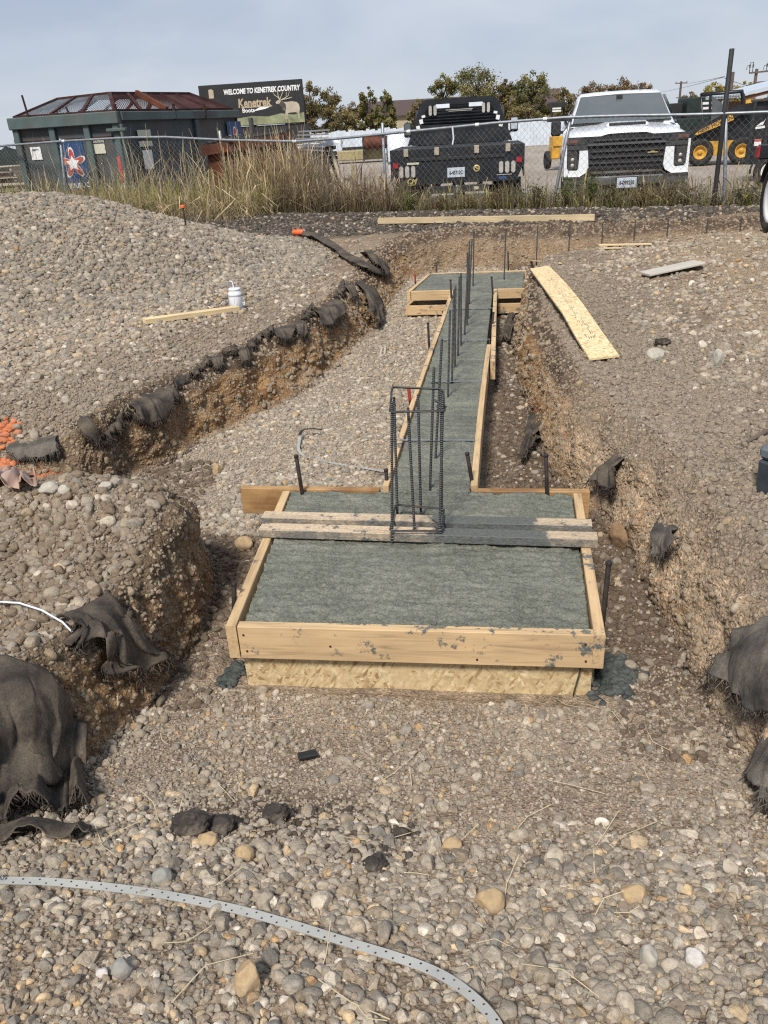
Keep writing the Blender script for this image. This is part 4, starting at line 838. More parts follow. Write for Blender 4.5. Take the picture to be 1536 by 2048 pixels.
# single stones and clods one could point at
SOLO = {'tan': m_solo_stone('tan_rock', (.42, .30, .17)), 'pale': m_solo_stone('pale_rock', (.42, .385, .32)), 'grey': m_solo_stone('grey_rock', (.27, .26, .235)), 'clod': m_solo_stone('dark_clod', (.05, .042, .036)), 'white': m_solo_stone('white_rock', (.55, .51, .47)), 'brown': m_solo_stone('brown_rock', (.24, .155, .085)), 'orange': m_solo_stone('orange_painted_soil', (.50, .17, .075))}
def solo(px, w, h, col, seed, label, cat='stone', name='stone', ang=True, d=None):
    c = hit(*px); zc = pix(c)[2]; sx = w/2*zc/FPX; sz = h/2*zc/FPX; r = np.random.default_rng(seed); bm = bmesh.new(); bmesh.ops.create_icosphere(bm, subdivisions=5 if col == 'clod' else 4, radius=1); co = np.array([v.co[:] for v in bm.verts])
    if ang:
        for _ in range(9):
            n = r.normal(size=3); n /= np.linalg.norm(n); dd = co@n; lim = r.uniform(.62, .9); ov = dd > lim; co[ov] -= np.outer((dd[ov]-lim)*.9, n)
    q = r.uniform(-9, 9, 3); co = co*(1+(.75 if col == 'clod' else .2)*fbm(co[:, 0]*1.6+q[0], co[:, 1]*1.6+q[1], co[:, 2]*1.6+q[2], 6, seed=seed, gain=.62))[:, None]*1.05
    co = co*np.array([sx, d or (sx+sz)/2, sz]); a = YAW+r.uniform(-.3, .3); Rz = np.array([[math.cos(a), -math.sin(a), 0], [math.sin(a), math.cos(a), 0], [0, 0, 1]]); co = co@Rz.T
    for v, k in zip(bm.verts, co): v.co = k
    me = bpy.data.meshes.new(name); bm.to_mesh(me); bm.free(); me.polygons.foreach_set('use_smooth', [True]*len(me.polygons)); me.materials.append(SOLO[col]); o = bpy.data.objects.new(name, me); COL.objects.link(o); o.location = c+np.array([0, 0, sz*.55]); return tag(o, label, cat)
for args in [((980, 1812), 58, 52, 'tan', 1, 'large heart-shaped tan stone in the near gravel'), ((500, 1975), 54, 78, 'tan', 2, 'tall pointed tan rock near the bottom of the near gravel'), ((1297, 1925), 34, 60, 'pale', 3, 'tall pale oval stone standing up in the near gravel'), ((1386, 1928), 42, 44, 'white', 4, 'white quartz-like stone in the right of the near gravel'), ((904, 1696), 42, 28, 'tan', 5, 'wide two-lobed tan stone in the middle of the near gravel'), ((1264, 1795), 58, 40, 'tan', 16, 'angular tan slab leaning in the right of the near gravel'),
             ((416, 1686), 42, 32, 'tan', 6, 'rounded orange-tan stone beside the big dark clod'), ((490, 1716), 38, 36, 'tan', 7, 'yellowish stone below the dark clods in the near gravel'), ((247, 1945), 42, 42, 'grey', 8, 'round flat grey stone at the lower left of the near gravel'), ((326, 1762), 40, 36, 'grey', 9, 'smooth pale grey oval stone just above the long strap'), ((207, 1950), 27, 22, 'white', 23, 'small white stone left of the round flat grey stone'),
             ((381, 1664), 74, 56, 'clod', 10, 'big dark lumpy earth clod near the left fabric', 'clod', 'earth_clod'), ((440, 1658), 64, 44, 'clod', 11, 'second dark clod touching the big lumpy clod', 'clod', 'earth_clod'), ((556, 1638), 54, 48, 'clod', 12, 'dark squarish clod alone on the trench floor', 'clod', 'earth_clod'), ((748, 1736), 50, 36, 'clod', 13, 'dark clod by the middle of the near gravel', 'clod', 'earth_clod'),
             ((490, 1095), 37, 30, 'tan', 14, 'tan rounded rock left of the near pad form'), ((435, 946), 22, 28, 'tan', 15, 'tan angular rock on the trench gravel near the left wall'), ((1240, 1085), 48, 62, 'brown', 17, 'brown boulder sticking out of the right trench wall'), ((1311, 716), 40, 28, 'pale', 18, 'big pale rock on the right bank beside a dark clod'), ((1433, 730), 22, 42, 'pale', 19, 'upright pale stone standing on the right bank'), ((1324, 692), 32, 20, 'clod', 20, 'dark clod above the big pale rock on the right bank', 'clod', 'earth_clod'),
             ((100, 985), 40, 28, 'pale', 21, 'pale boulder on the crest of the left spur, left of its pair'), ((130, 986), 24, 22, 'pale', 22, 'smaller pale boulder on the crest of the left spur'), ((212, 978), 26, 24, 'pale', 24, 'pale boulder near the right end of the left spur crest')]:
    solo(*args)
lumps('painted_soil', (8, 868), 70, (.05, .035), .024, SOLO['orange'], 31, 'orange marker-painted earth clump on the left bank edge', 'painted soil', 'orange painted clumps')
lumps('painted_soil', (6, 932), 45, (.035, .025), .022, SOLO['orange'], 32, 'lower orange-painted earth clump below the left fabric flap', 'painted soil', 'orange painted clumps')
laid((598, 1522), (634, 1514), .03, .014, 'plastic_scrap', MAT['strapblack'], 'small black plastic scrap on the trench floor gravel', 'scrap', lift=.01)
# orange tie marker post at the fence
a = Vector(hit(372, 453)); b = Vector(PY(365, 410, a.y)); s = thing('marker_post', 'thin dark marker post with an orange cap in the dry grass', 'marker post', tuple(a)); rod('post', a, b-(b-a)*.12, .009, MAT['stake'], s); rod('cap', b-(b-a)*.13, b, .028, MAT['orange'], s, 10)

# brown stick on the right bank, wood slivers on the trench gravel, straw scattered about
a, b = over((1492, 890), .012), over((1560, 862), .02); mb = MB(); c = (a+b)/2; mb.tube([a-c, (a+b)/2-c+np.array([0, .01, .004]), b-c], [.009, .012, .013], 8); o = mb.build('stick', MAT['oldwood']); o.location = c; tag(o, 'broken brown stick lying on the right bank near the tool box', 'stick')
laid((761, 712), (764, 697), .02, .012, 'wood_sliver', MAT['lumber_grey'], 'grey wood sliver on the trench gravel, left of its pair', 'wood sliver', ch=.001); laid((769, 712), (771, 695), .02, .014, 'wood_sliver', MAT['lumber_grey'], 'grey wood sliver on the trench gravel, right of its pair', 'wood sliver', ch=.001)
r = np.random.default_rng(77); V, F = [], []; q = 0
for i in range(34):
    px, py = r.uniform(120, 1480), r.uniform(1380, 2040)
    if 470 < px < 1200 and py < 1400: continue
    p = hit(px, py)+np.array([0, 0, .016]); an = r.uniform(0, 6.28); L = r.uniform(.03, .10); d = np.array([math.cos(an), math.sin(an), r.normal(0, .08)]); bend = np.cross(d, (0, 0, 1))*r.normal(0, .25)*L; sd = np.cross(d, (0, 0, 1))*.0011
    for k in range(3):
        u = (k-1)*L; w_ = p+d*u+bend*(1-abs(k-1)); V += [w_-sd, w_+sd]
    F += [(q, q+1, q+3, q+2), (q+2, q+3, q+5, q+4)]; q += 6
tag(npmesh('straw', np.array(V), np.array(F), plain('straw', (.50, .41, .25), .8, 0, .2), None, False), 'scattered dry straw stalks on the near gravel', 'straw', kind='stuff')
# ------------------------------------------------------------ torn filter fabric hanging from the cut banks
def drape(px_top, px_bot, label, mat='fabric', off=.02, fold=.018, nf=3.0, seed=0, nu=44, nv=30, fray=60, thick=True, smooth=14, name='torn_fabric', bulge=0.0, rag=1.0, group='torn black filter fabric in the trench banks'):
    def samp(poly, n):
        q = np.array(poly, float); s = np.concatenate([[0], np.cumsum(np.linalg.norm(np.diff(q, axis=0), axis=1))]); return np.stack([np.interp(np.linspace(0, s[-1], n), s, q[:, k]) for k in (0, 1)], 1)
    A, B = samp(px_top, nu), samp(px_bot, nu); r = np.random.default_rng(seed); G = np.empty((1,))
    rag_ = rag; G = np.empty((nv, nu, 3))
    jag = (.12*pnoise(np.linspace(0, 9, nu), np.full(nu, seed*.7))+.05*r.normal(size=nu))*rag_-(rag_ > 1)*.25
    for j in range(nv):
        v = j/(nv-1)
        for i in range(nu):
            vv = v*(1+jag[i]*(v > .5)*(v-.5)*2); p = A[i]*(1-vv)+B[i]*vv; G[j, i] = hit(*p)
    # pull towards the viewer-most surface, then relax
    for _ in range(smooth):
        H = G.copy(); H[1:-1] = (G[:-2]+G[2:]+2*G[1:-1])/4; H[:, 1:-1] = (H[:, :-2]+H[:, 2:]+2*H[:, 1:-1])/4; G = H
    du, dv = np.gradient(G, axis=1), np.gradient(G, axis=0); n = np.cross(du, dv); n /= np.linalg.norm(n, axis=-1, keepdims=True)+1e-9
    c0 = CAMPOS-G; n *= np.sign((n*c0).sum(-1, keepdims=True)+1e-9); n[..., 2] = np.maximum(n[..., 2], -.1)
    U, Vv = np.meshgrid(np.linspace(0, 1, nu), np.linspace(0, 1, nv)); q = U*nf+.30*pnoise(U*1.3+seed, Vv*1.1, seed=seed)+.35*(Vv-.5)*pnoise(U*.8, Vv*0+seed, seed=seed+3)
    rg = 1-np.minimum(1, np.abs(pnoise(q*1.15+seed*3.1, Vv*.25, seed=seed+5))*2.6); rg2 = 1-np.minimum(1, np.abs(pnoise(q*2.7+seed, Vv*.35, seed=seed+6))*2.4)
    fo = rg**1.6*1.25+.38*rg2+.14*pnoise(q*7, Vv*3+seed, seed=seed+7)-.35
    G = G+n*(off*np.clip(Vv*2.6-(.5 if nu < 50 else -.45), -.5, 1)+bulge*np.sin(np.pi*Vv)+fold*fo*(.12+.88*Vv))[..., None]
    c = G.reshape(-1, 3).mean(0); i = (np.arange(nv-1)[:, None]*nu+np.arange(nu-1)[None]).ravel(); F = np.stack([i, i+1, i+1+nu, i+nu], 1)
    Vt, Ft = [G.reshape(-1, 3)-c], [F]; q0 = nu*nv
    for k in range(fray*2):
        if r.random() < .75: j, ii = nv-1, r.integers(0, nu)
        else: j, ii = r.integers(nv//2, nv), r.choice([0, nu-1])
        p = G[j, ii]-c; L = r.uniform(.012, .05)*(1.6 if r.random() < .12 else 1); d = np.array([r.normal(0, .35), r.normal(0, .35), -1]); d /= np.linalg.norm(d); m = p+d*L*.5+r.normal(0, .006, 3); e = p+d*L+r.normal(0, .012, 3); sd = np.cross(d, r.normal(size=3)); sd = sd/np.linalg.norm(sd)*.0013
        Vt.append(np.array([p-sd, p+sd, m+sd, m-sd, e+sd*.4, e-sd*.4])); Ft.append(np.array([[q0, q0+1, q0+2, q0+3], [q0+3, q0+2, q0+4, q0+5]])); q0 += 6
    o = npmesh(name, np.concatenate(Vt), np.concatenate(Ft), MAT[mat]); o.location = c
    md = o.modifiers.new('thickness', 'SOLIDIFY'); md.thickness = .003; md.offset = -1
    tag(o, label, 'fabric', group)
    return o
drape([(-60, 1318), (20, 1320), (75, 1345), (122, 1385), (152, 1440)], [(-60, 1652), (30, 1655), (85, 1650), (130, 1642), (178, 1632)], 'large dark fabric sheet hanging over the left trench wall closest to the camera', off=.045, fold=.05, nf=3.5, seed=2, nu=70, nv=60, fray=70)
drape([(-60, 1662), (40, 1655), (120, 1660), (185, 1668)], [(-60, 1705), (40, 1690), (120, 1702), (180, 1700)], 'rolled dark fabric end lying on gravel under the large left sheet', off=.03, fold=.035, nf=3, seed=4, nu=50, nv=20, fray=8)
drape([(112, 1250), (160, 1222), (200, 1190), (224, 1192), (232, 1215)], [(160, 1275), (225, 1325), (252, 1372), (290, 1335), (328, 1325)], 'pointed dark fabric flap draped over the left spur wall', off=.05, fold=.035, nf=2.6, seed=5, nu=56, nv=44, fray=90)
drape([(1500, 1262), (1520, 1244), (1560, 1235), (1620, 1235)], [(1440, 1345), (1490, 1385), (1530, 1425), (1620, 1450)], 'brownish fabric flap over the right trench wall at the photo edge', 'fabric_dusty', off=.06, fold=.04, nf=2.4, seed=6, nu=50, nv=40, fray=60)
drape([(1528, 1440), (1600, 1440)], [(1512, 1640), (1600, 1690)], 'lower brownish fabric hanging under the right edge flap', 'fabric_dusty', off=.05, fold=.04, nf=2, seed=7, nu=30, nv=40, fray=30)
drape([(253, 800), (280, 780), (315, 768), (348, 766)], [(262, 848), (290, 855), (318, 838), (345, 800)], 'black frayed fabric lip on the left wall below the pale lumber', off=.05, fold=.03, nf=3, seed=8, fray=110)
drape([(60, 872), (90, 862), (116, 862)], [(62, 930), (95, 922), (122, 912)], 'dusty fabric flap at the left bank corner beside the orange clump', 'fabric_dusty', off=.05, fold=.02, nf=2, seed=9, fray=40, nu=30, nv=24)
drape([(20, 880), (45, 872), (62, 882)], [(24, 918), (44, 928), (66, 912)], 'small dusty fabric patch left of the corner flap', 'fabric_dusty', off=.04, fold=.015, nf=2, seed=10, fray=24, nu=24, nv=20)
drape([(150, 822), (168, 822)], [(168, 885), (198, 872)], 'narrow twisted fabric strand between the corner flap and black lip', off=.05, fold=.02, nf=1.4, seed=11, fray=50, nu=20, nv=26)
drape([(470, 690), (494, 686)], [(478, 735), (496, 728)], 'short black fabric tongue on the left wall middle', off=.04, fold=.02, nf=1.5, seed=12, fray=30, nu=20, nv=20)
drape([(418, 708), (445, 702)], [(425, 745), (446, 738)], 'small black fabric scrap nearer than the short tongue on the left wall', off=.04, fold=.02, nf=1.5, seed=22, fray=30, nu=20, nv=18)
drape([(540, 655), (565, 645), (585, 640)], [(548, 682), (566, 692), (586, 676)], 'grey-black fabric fringe on the left wall, right of the short tongue', off=.05, fold=.025, nf=2, seed=13, fray=50, nu=28, nv=18)
drape([(584, 636), (605, 630)], [(588, 684), (608, 682)], 'grey fabric fold hanging beside the wall fringe', off=.055, fold=.03, nf=1.6, seed=14, fray=30, nu=22, nv=20)
drape([(622, 606), (645, 598), (668, 590)], [(632, 664), (652, 656), (676, 634)], 'wide drooping grey-black fabric on the left wall near the far pad', off=.07, fold=.04, nf=2, seed=15, fray=50, nu=34, nv=24)
drape([(684, 560), (694, 556)], [(694, 606), (708, 602)], 'short black fabric strip between two wide pieces of the left wall', off=.05, fold=.02, nf=1.3, seed=16, fray=24, nu=16, nv=22)
drape([(706, 550), (722, 545), (742, 548)], [(728, 626), (742, 660), (756, 652)], 'long black fabric hanging to the floor at the left wall corner', off=.08, fold=.045, nf=1.8, seed=17, fray=50, nu=26, nv=34)
drape([(606, 470), (640, 474), (668, 490), (700, 515), (735, 535), (770, 548)], [(606, 477), (638, 486), (662, 505), (694, 528), (732, 550), (768, 558)], 'twisted dark fabric rope running down the rear left bank from the orange tie', off=.05, fold=.02, nf=5, seed=18, nu=60, nv=10, fray=30, bulge=.02)
drape([(716, 500), (738, 490), (752, 505)], [(735, 535), (756, 552), (774, 556)], 'crumpled dark fabric wad in the rear left trench corner', off=.07, fold=.05, nf=2.5, seed=19, nu=30, nv=24, fray=30)
drape([(1062, 812), (1076, 815), (1090, 845)], [(1042, 935), (1060, 925), (1072, 905)], 'grey-black frayed fabric tail on the right bank corner', off=.06, fold=.035, nf=2, seed=20, fray=70, nu=26, nv=36)
drape([(1232, 896), (1244, 893), (1252, 905)], [(1213, 970), (1230, 978), (1248, 968)], 'black frayed fabric tuft in the right bank above the brown boulder', off=.06, fold=.04, nf=2, seed=21, fray=70, nu=26, nv=28)
drape([(1312, 1025), (1330, 1030), (1356, 1050)], [(1325, 1115), (1345, 1125), (1372, 1090)], 'earth-coloured fabric fold in the right bank slope', 'fabric_dusty', off=.05, fold=.04, nf=1.8, seed=23, fray=30, nu=26, nv=26)
drape([(1032, 590), (1040, 600)], [(1000, 690), (1020, 690)], 'black fabric band hanging into the damp channel by the far pad', off=.06, fold=.03, nf=1.4, seed=24, fray=30, nu=18, nv=30)
for i, (tp_, bt_, lab) in enumerate((([(205, 866), (225, 846), (252, 815)], [(208, 890), (230, 872), (256, 842)], 'thin black fringe along the left wall edge, closest to the corner flap'), ([(346, 764), (382, 745), (420, 716)], [(350, 792), (388, 770), (424, 742)], 'ragged black fringe between the frayed lip and the fabric scrap'), ([(446, 702), (458, 696), (470, 692)], [(448, 726), (460, 720), (472, 716)], 'small black fringe between the scrap and the short tongue'), ([(495, 686), (515, 672), (542, 654)], [(498, 716), (520, 702), (546, 682)], 'ragged black fringe just right of the short tongue'), ([(606, 630), (616, 618), (624, 606)], [(610, 662), (620, 648), (630, 640)], 'black fringe left of the wide drooping fabric'), ([(668, 590), (678, 574), (686, 560)], [(674, 618), (686, 604), (694, 592)], 'black fringe right of the wide drooping fabric'))):
    drape(tp_, [(t_[0]*.4+b_[0]*.6, t_[1]*.4+b_[1]*.6) for t_, b_ in zip(tp_, bt_)], lab, off=.02, fold=.03, nf=5, seed=60+i, nu=60, nv=14, fray=120, rag=5, smooth=6)
# orange tie on the fabric rope
p = hit(597, 472); mb = MB(); mb.lathe([(.018, -.09), (.042, -.07), (.036, -.03), (.046, 0), (.038, .04), (.045, .07), (.02, .09)], (0, 0, .05), 'x', 14); o = mb.build('orange_tie', MAT['orange']); o.location = p; o.rotation_euler = (0, 0, -.2); tag(o, 'orange wrapping at the end of the twisted fabric rope', 'tie')
# crumpled pinkish wrapper on the spur
drape([(-20, 948), (15, 940), (40, 946), (62, 962)], [(-20, 992), (20, 990), (50, 990), (85, 985)], 'crumpled pale pinkish wrapper on the left spur crest', 'wrapper', off=.035, fold=.075, nf=4, seed=30, nu=50, nv=30, fray=0, name='crumpled_wrapper', group=None) if MAT.setdefault('wrapper', plain('pinkish_wrapper', (.34, .24, .19), .75, 0, .3, 9)) else None
# ------------------------------------------------------------ chain-link fence
def onfence(px, py):                     # where a photo pixel meets the fence's upright plane
    d = ray(px, py); nrm = np.array([FNRM[0], FNRM[1], 0]); t = ((FENCE_A-CAMPOS)@nrm)/(d@nrm); return CAMPOS+d*t
fx = lambda p: float((p[:2]-FENCE_A[:2])@FDIR)
RAIL = [onfence(x, y) for x, y in ((-260, 318), (-60, 300), (0, 292), (130, 282), (260, 275), (330, 274), (450, 280), (590, 283), (690, 276), (765, 268), (900, 255), (1000, 245), (1130, 235), (1250, 231), (1400, 229), (1536, 224), (1750, 215))]
SX = np.array([fx(p) for p in RAIL]); SZ = np.array([p[2] for p in RAIL]); RZ = lambda s: np.interp(s, SX, SZ)
fpt = lambda s, z, o=0.0: np.array([FENCE_A[0]+FDIR[0]*s+FNRM[0]*o, FENCE_A[1]+FDIR[1]*s+FNRM[1]*o, z])
fence = thing('chain_link_fence', 'sagging galvanised chain-link fence with bent posts across the yard edge', 'fence', tuple(FENCE_A))
FO = FENCE_A
mb = MB(); sr = np.arange(SX[0], SX[-1], .35); mb.tube([fpt(s, RZ(s), -.012)-FO for s in sr], .021, 10); mb.build('top_rail', MAT['galv'], fence)
for (bx, by), (tx, ty) in (((134, 440), (118, 278)), ((457, 420), (437, 262)), ((773, 432), (763, 246)), ((1100, 428), (1142, 230)), ((1448, 430), (1452, 228))):
    b, t = onfence(bx, by), onfence(tx, ty); b[2] = gz(b[0], b[1])-.1 if b[2] > gz(b[0], b[1])-.1 else b[2]
    mb = MB(); off = np.array([FNRM[0], FNRM[1], 0])*.035
    d = (t-b); mb.tube([b+off-FO, b+d*.5+off-FO, t+off-FO, t+off-FO+d*.004], [.026, .026, .026, .012], 10); mb.build('post', MAT['galv'], fence)
for x, y in ((818, 263), (955, 252), (590, 283), (1091, 240), (128, 282)):
    p = onfence(x, y); s = fx(p); mb = MB(); mb.tube([fpt(s-.03, RZ(s-.03), -.012)-FO, fpt(s+.03, RZ(s+.03), -.012)-FO], .0265, 10); mb.build('rail_sleeve', MAT['white'], fence)
p0 = onfence(907, 258); mb = MB(); s0 = fx(p0); mb.tube([fpt(s0, RZ(s0), -.05)-FO, fpt(s0+.01, RZ(s0)-.16, -.03)-FO, fpt(s0-.01, RZ(s0)-.25, -.03)-FO], .014, 6); mb.build('wrapped_tie', MAT['plastic_white'], fence)
# woven wire
w = .094; hgt = .094; S0, S1 = SX[0], SX[-1]; n = int((S1-S0)/w); vs = []; fs = []
def seg(a, b, r=.0015):
    a, b = np.asarray(a), np.asarray(b); d = b-a; d = d/np.linalg.norm(d); u = np.array([FNRM[0], FNRM[1], 0]); v = np.cross(d, u); k = len(vs)
    for p in (a, b):
        for an in (0, 2.094, 4.189): vs.append(p+u*math.cos(an)*r+v*math.sin(an)*r)
    for i in range(3): j = (i+1) % 3; fs.append((k+i, k+3+i, k+3+j, k+j))
rows = 13; jit = lambda s, r: .010*float(pnoise(np.array([s*.9]), np.array([r*.35]), seed=88)[0])
SS = np.linspace(S0, S1, 400); BZ = np.array([gz(*fpt(s, 0)[:2]) for s in SS]); bz = lambda s: np.interp(s, SS, BZ)
def node(i, r):
    s = S0+i*w/2; zt = RZ(s)+.02; zb = max(bz(s), zt-rows*hgt/2*1.9); z = zt-(zt-zb+.02)*r/(2*rows-2); q = pnoise(np.array([s*.8]), np.array([r*.2]), seed=89)[0]
    return fpt(s+.012*q, z+.008*q, .012+.02*pnoise(np.array([s*.5]), np.array([r*.15]), seed=90)[0])-FO
NODE = {(i, r): node(i, r) for i in range(2*n+1) for r in range(2*rows-1) if (i+r) % 2 == 0}
for (i, r), p in NODE.items():
    for di in (-1, 1):
        q = NODE.get((i+di, r+1))
        if q is not None: seg(p, q)
o = npmesh('wire_mesh', np.array(vs), np.array(fs), MAT['wire'], fence, True)
# black pole and its neighbour, standing against the fence
b, t = onfence(1426, 418), onfence(1464, 97); o = rod('black_pole', b-(t-b)*.05, t, .034, MAT['blackmatte'], None, 14); tag(o, 'tall leaning black pole standing against the right of the fence', 'pole')
# ------------------------------------------------------------ dry grass and weeds along the fence
def blades(name, n, place, hts, cols, label, width=.006, lean=.35, heads=.5, seed=1, segs=4, droop=.5):
    r = np.random.default_rng(seed); base = place(r, n); n = len(base); base[:, 2] = [gz(x, y)-.01 for x, y in base[:, :2]]
    h = r.uniform(*hts, n)*np.clip(r.normal(1, .25, n), .4, 1.5); az = r.uniform(0, 2*np.pi, n); ln = np.abs(r.normal(0, lean, n)); fa = r.uniform(0, np.pi, n); W = width*r.uniform(.6, 1.3, n)
    ci = r.choice(len(cols), n); C = np.array([c[0] for c in cols])[ci]*r.uniform(.7, 1.3, (n, 1)); CT = np.array([c[1] for c in cols])[ci]*r.uniform(.8, 1.25, (n, 1))
    V, F, CC = [], [], []; k = segs+1; head = r.random(n) < heads
    for j in range(k):
        u = j/segs; off = ln*(u**1.8)*h; z = h*u*(1-droop*ln*u*u); ww = W*(1-.75*u); ww = np.where(head & (j >= segs-1), W*2.4*(1 if j == segs-1 else .4), ww)
        p = base+np.stack([np.cos(az)*off, np.sin(az)*off, z], 1); s = np.stack([np.cos(fa), np.sin(fa), 0*fa], 1)*ww[:, None]/2
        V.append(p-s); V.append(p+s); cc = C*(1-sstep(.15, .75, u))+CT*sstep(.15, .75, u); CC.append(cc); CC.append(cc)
    V = np.stack(V, 1); CC = np.stack(CC, 1); b = np.arange(n)[:, None]*(2*k); F = np.concatenate([np.concatenate([b+2*j, b+2*j+1, b+2*j+3, b+2*j+2], 1) for j in range(segs)])
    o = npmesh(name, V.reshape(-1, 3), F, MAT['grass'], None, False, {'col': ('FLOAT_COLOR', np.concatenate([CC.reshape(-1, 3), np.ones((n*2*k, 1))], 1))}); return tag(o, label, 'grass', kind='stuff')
MAT['grass'] = m_attr('dry_grass', .8, .25, .2, .15)
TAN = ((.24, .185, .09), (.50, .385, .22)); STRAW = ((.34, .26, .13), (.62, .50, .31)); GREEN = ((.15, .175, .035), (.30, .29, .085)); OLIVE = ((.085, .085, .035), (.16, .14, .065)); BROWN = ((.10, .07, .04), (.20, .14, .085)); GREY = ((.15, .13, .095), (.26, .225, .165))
def band(s0, s1, o0, o1, clump=.5, sd=3):
    def f(r, n):
        s = r.uniform(s0, s1, n*3); o = r.uniform(o0, o1, n*3); k = pnoise(s*1.3, o*1.5, seed=sd)*.5+.5; keep = r.random(n*3) < (1-clump)+clump*k*1.6
        s, o = s[keep][:n], o[keep][:n]; return np.stack([FENCE_A[0]+FDIR[0]*s+FNRM[0]*o, FENCE_A[1]+FDIR[1]*s+FNRM[1]*o, s*0], 1)
    return f
sL = fx(onfence(60, 350)); sM = fx(onfence(600, 350)); sP = fx(onfence(770, 350)); sR = fx(onfence(1536, 300))
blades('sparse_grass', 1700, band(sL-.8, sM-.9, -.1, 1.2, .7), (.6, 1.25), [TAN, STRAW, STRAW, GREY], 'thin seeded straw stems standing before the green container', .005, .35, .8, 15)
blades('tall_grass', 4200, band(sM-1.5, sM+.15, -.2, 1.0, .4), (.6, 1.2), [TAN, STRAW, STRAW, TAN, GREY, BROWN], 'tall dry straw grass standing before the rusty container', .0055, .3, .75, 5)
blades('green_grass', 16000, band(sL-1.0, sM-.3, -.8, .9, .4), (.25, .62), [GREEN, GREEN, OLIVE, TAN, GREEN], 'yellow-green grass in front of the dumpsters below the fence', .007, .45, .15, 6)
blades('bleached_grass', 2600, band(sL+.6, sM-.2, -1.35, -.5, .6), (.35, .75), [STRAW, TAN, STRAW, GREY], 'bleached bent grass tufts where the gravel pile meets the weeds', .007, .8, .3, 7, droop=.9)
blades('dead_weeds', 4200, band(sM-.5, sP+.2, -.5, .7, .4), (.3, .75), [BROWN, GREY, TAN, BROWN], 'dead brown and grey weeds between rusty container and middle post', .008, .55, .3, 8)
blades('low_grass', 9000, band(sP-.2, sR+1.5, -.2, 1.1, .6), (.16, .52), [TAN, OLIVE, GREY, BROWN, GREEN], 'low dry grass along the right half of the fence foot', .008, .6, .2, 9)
# bushy weeds: stems with small leaves
def weed(name, s, o, h, wd, cols, label, seed, nst=16, leaf=.022, cat='weed', group='bushy weeds at the fence foot'):
    r = np.random.default_rng(seed); b = fpt(s, 0, o); b[2] = gz(b[0], b[1])-.02; V, F, C = [], [], []; q = 0
    root = thing(name, label, cat, tuple(b), 0, group); mb = MB()
    for i in range(nst):
        a = r.uniform(0, 2*np.pi); l = r.uniform(.15, 1)*wd; hh = h*r.uniform(.55, 1.05)*(1-.25*l/wd); e = np.array([math.cos(a)*l, math.sin(a)*l, hh]); m = e*.5+np.array([0, 0, .12*h]); pts = [np.zeros(3), m, e]; mb.tube(pts, [.004, .003, .0015], 4, cap=False)
        for k in range(26):
            u = r.uniform(.2, 1.02); p = (m*2*u if u < .5 else m+(e-m)*(u*2-1))+r.normal(0, .03, 3); d1 = r.normal(size=3); d1 /= np.linalg.norm(d1); d2 = np.cross(d1, r.normal(size=3)); d2 /= np.linalg.norm(d2)+1e-9; L = leaf*r.uniform(.5, 1.4); Wd = L*.45
            V += [p-d1*L, p+d2*Wd, p+d1*L, p-d2*Wd]; F.append((q, q+1, q+2, q+3)); q += 4; c = np.array(cols[r.integers(len(cols))])*r.uniform(.6, 1.4); C += [c]*4
    npmesh('foliage', np.array(V), np.array(F), MAT['grass'], root, False, {'col': ('FLOAT_COLOR', np.concatenate([np.array(C), np.ones((q, 1))], 1))}); mb.build('stems', MAT['weedstem'], root, fixn=False)
    return root
MAT['weedstem'] = plain('weed_stem', (.14, .10, .06), .8, 0, .3)
OL = [(.075, .085, .03), (.13, .12, .045), (.10, .085, .05)]; RD = [(.17, .10, .045), (.22, .15, .07), (.10, .08, .04)]; GN = [(.06, .10, .025), (.10, .14, .04), (.15, .15, .06)]; GYL = [(.17, .15, .10), (.23, .21, .15), (.11, .11, .06)]
for i, (px, o, h, wd, cl, lab) in enumerate([(815, .1, .42, .24, GN, 'dark green bushy weed at the left wheel of the black truck'), (880, .0, .30, .26, RD, 'low rusty weed below the left half of the black truck'), (935, .05, .26, .24, RD, 'low brown weed under the black truck hitch'), (985, .1, .46, .26, RD, 'reddish upright weed before the right taillight of the black truck'), (1030, .1, .42, .22, OL, 'olive weed at the right rear corner of the black truck'), (1078, -.05, .5, .2, OL, 'thin olive weed left of the leaning post'), (1135, .0, .55, .24, GN, 'green weed just right of the leaning post'), (1178, .05, .62, .28, GN, 'tallest green weed before the left headlight of the white truck'), (1222, .0, .42, .26, OL, 'olive weed under the left of the white truck plate'), (1290, .05, .40, .28, RD, 'brown weed below the right of the white truck plate'), (1338, .1, .44, .24, RD, 'brown weed at the right bumper end of the white truck'), (1375, .05, .46, .24, GYL, 'pale grey-green weed between the white truck and black pole'), (1490, .0, .36, .26, GYL, 'pale straw weed right of the right fence post'), (640, .1, .5, .26, GYL, 'pale grey weed by the foot of the rusty container'), (700, -.1, .36, .3, GYL, 'grey-tan weed left of the middle fence post'), (590, .0, .6, .3, GYL, 'grey dead weed right of the tall straw grass')]):
    weed('weed', fx(onfence(px, 380)), o, h, wd, cl, lab, 50+i)
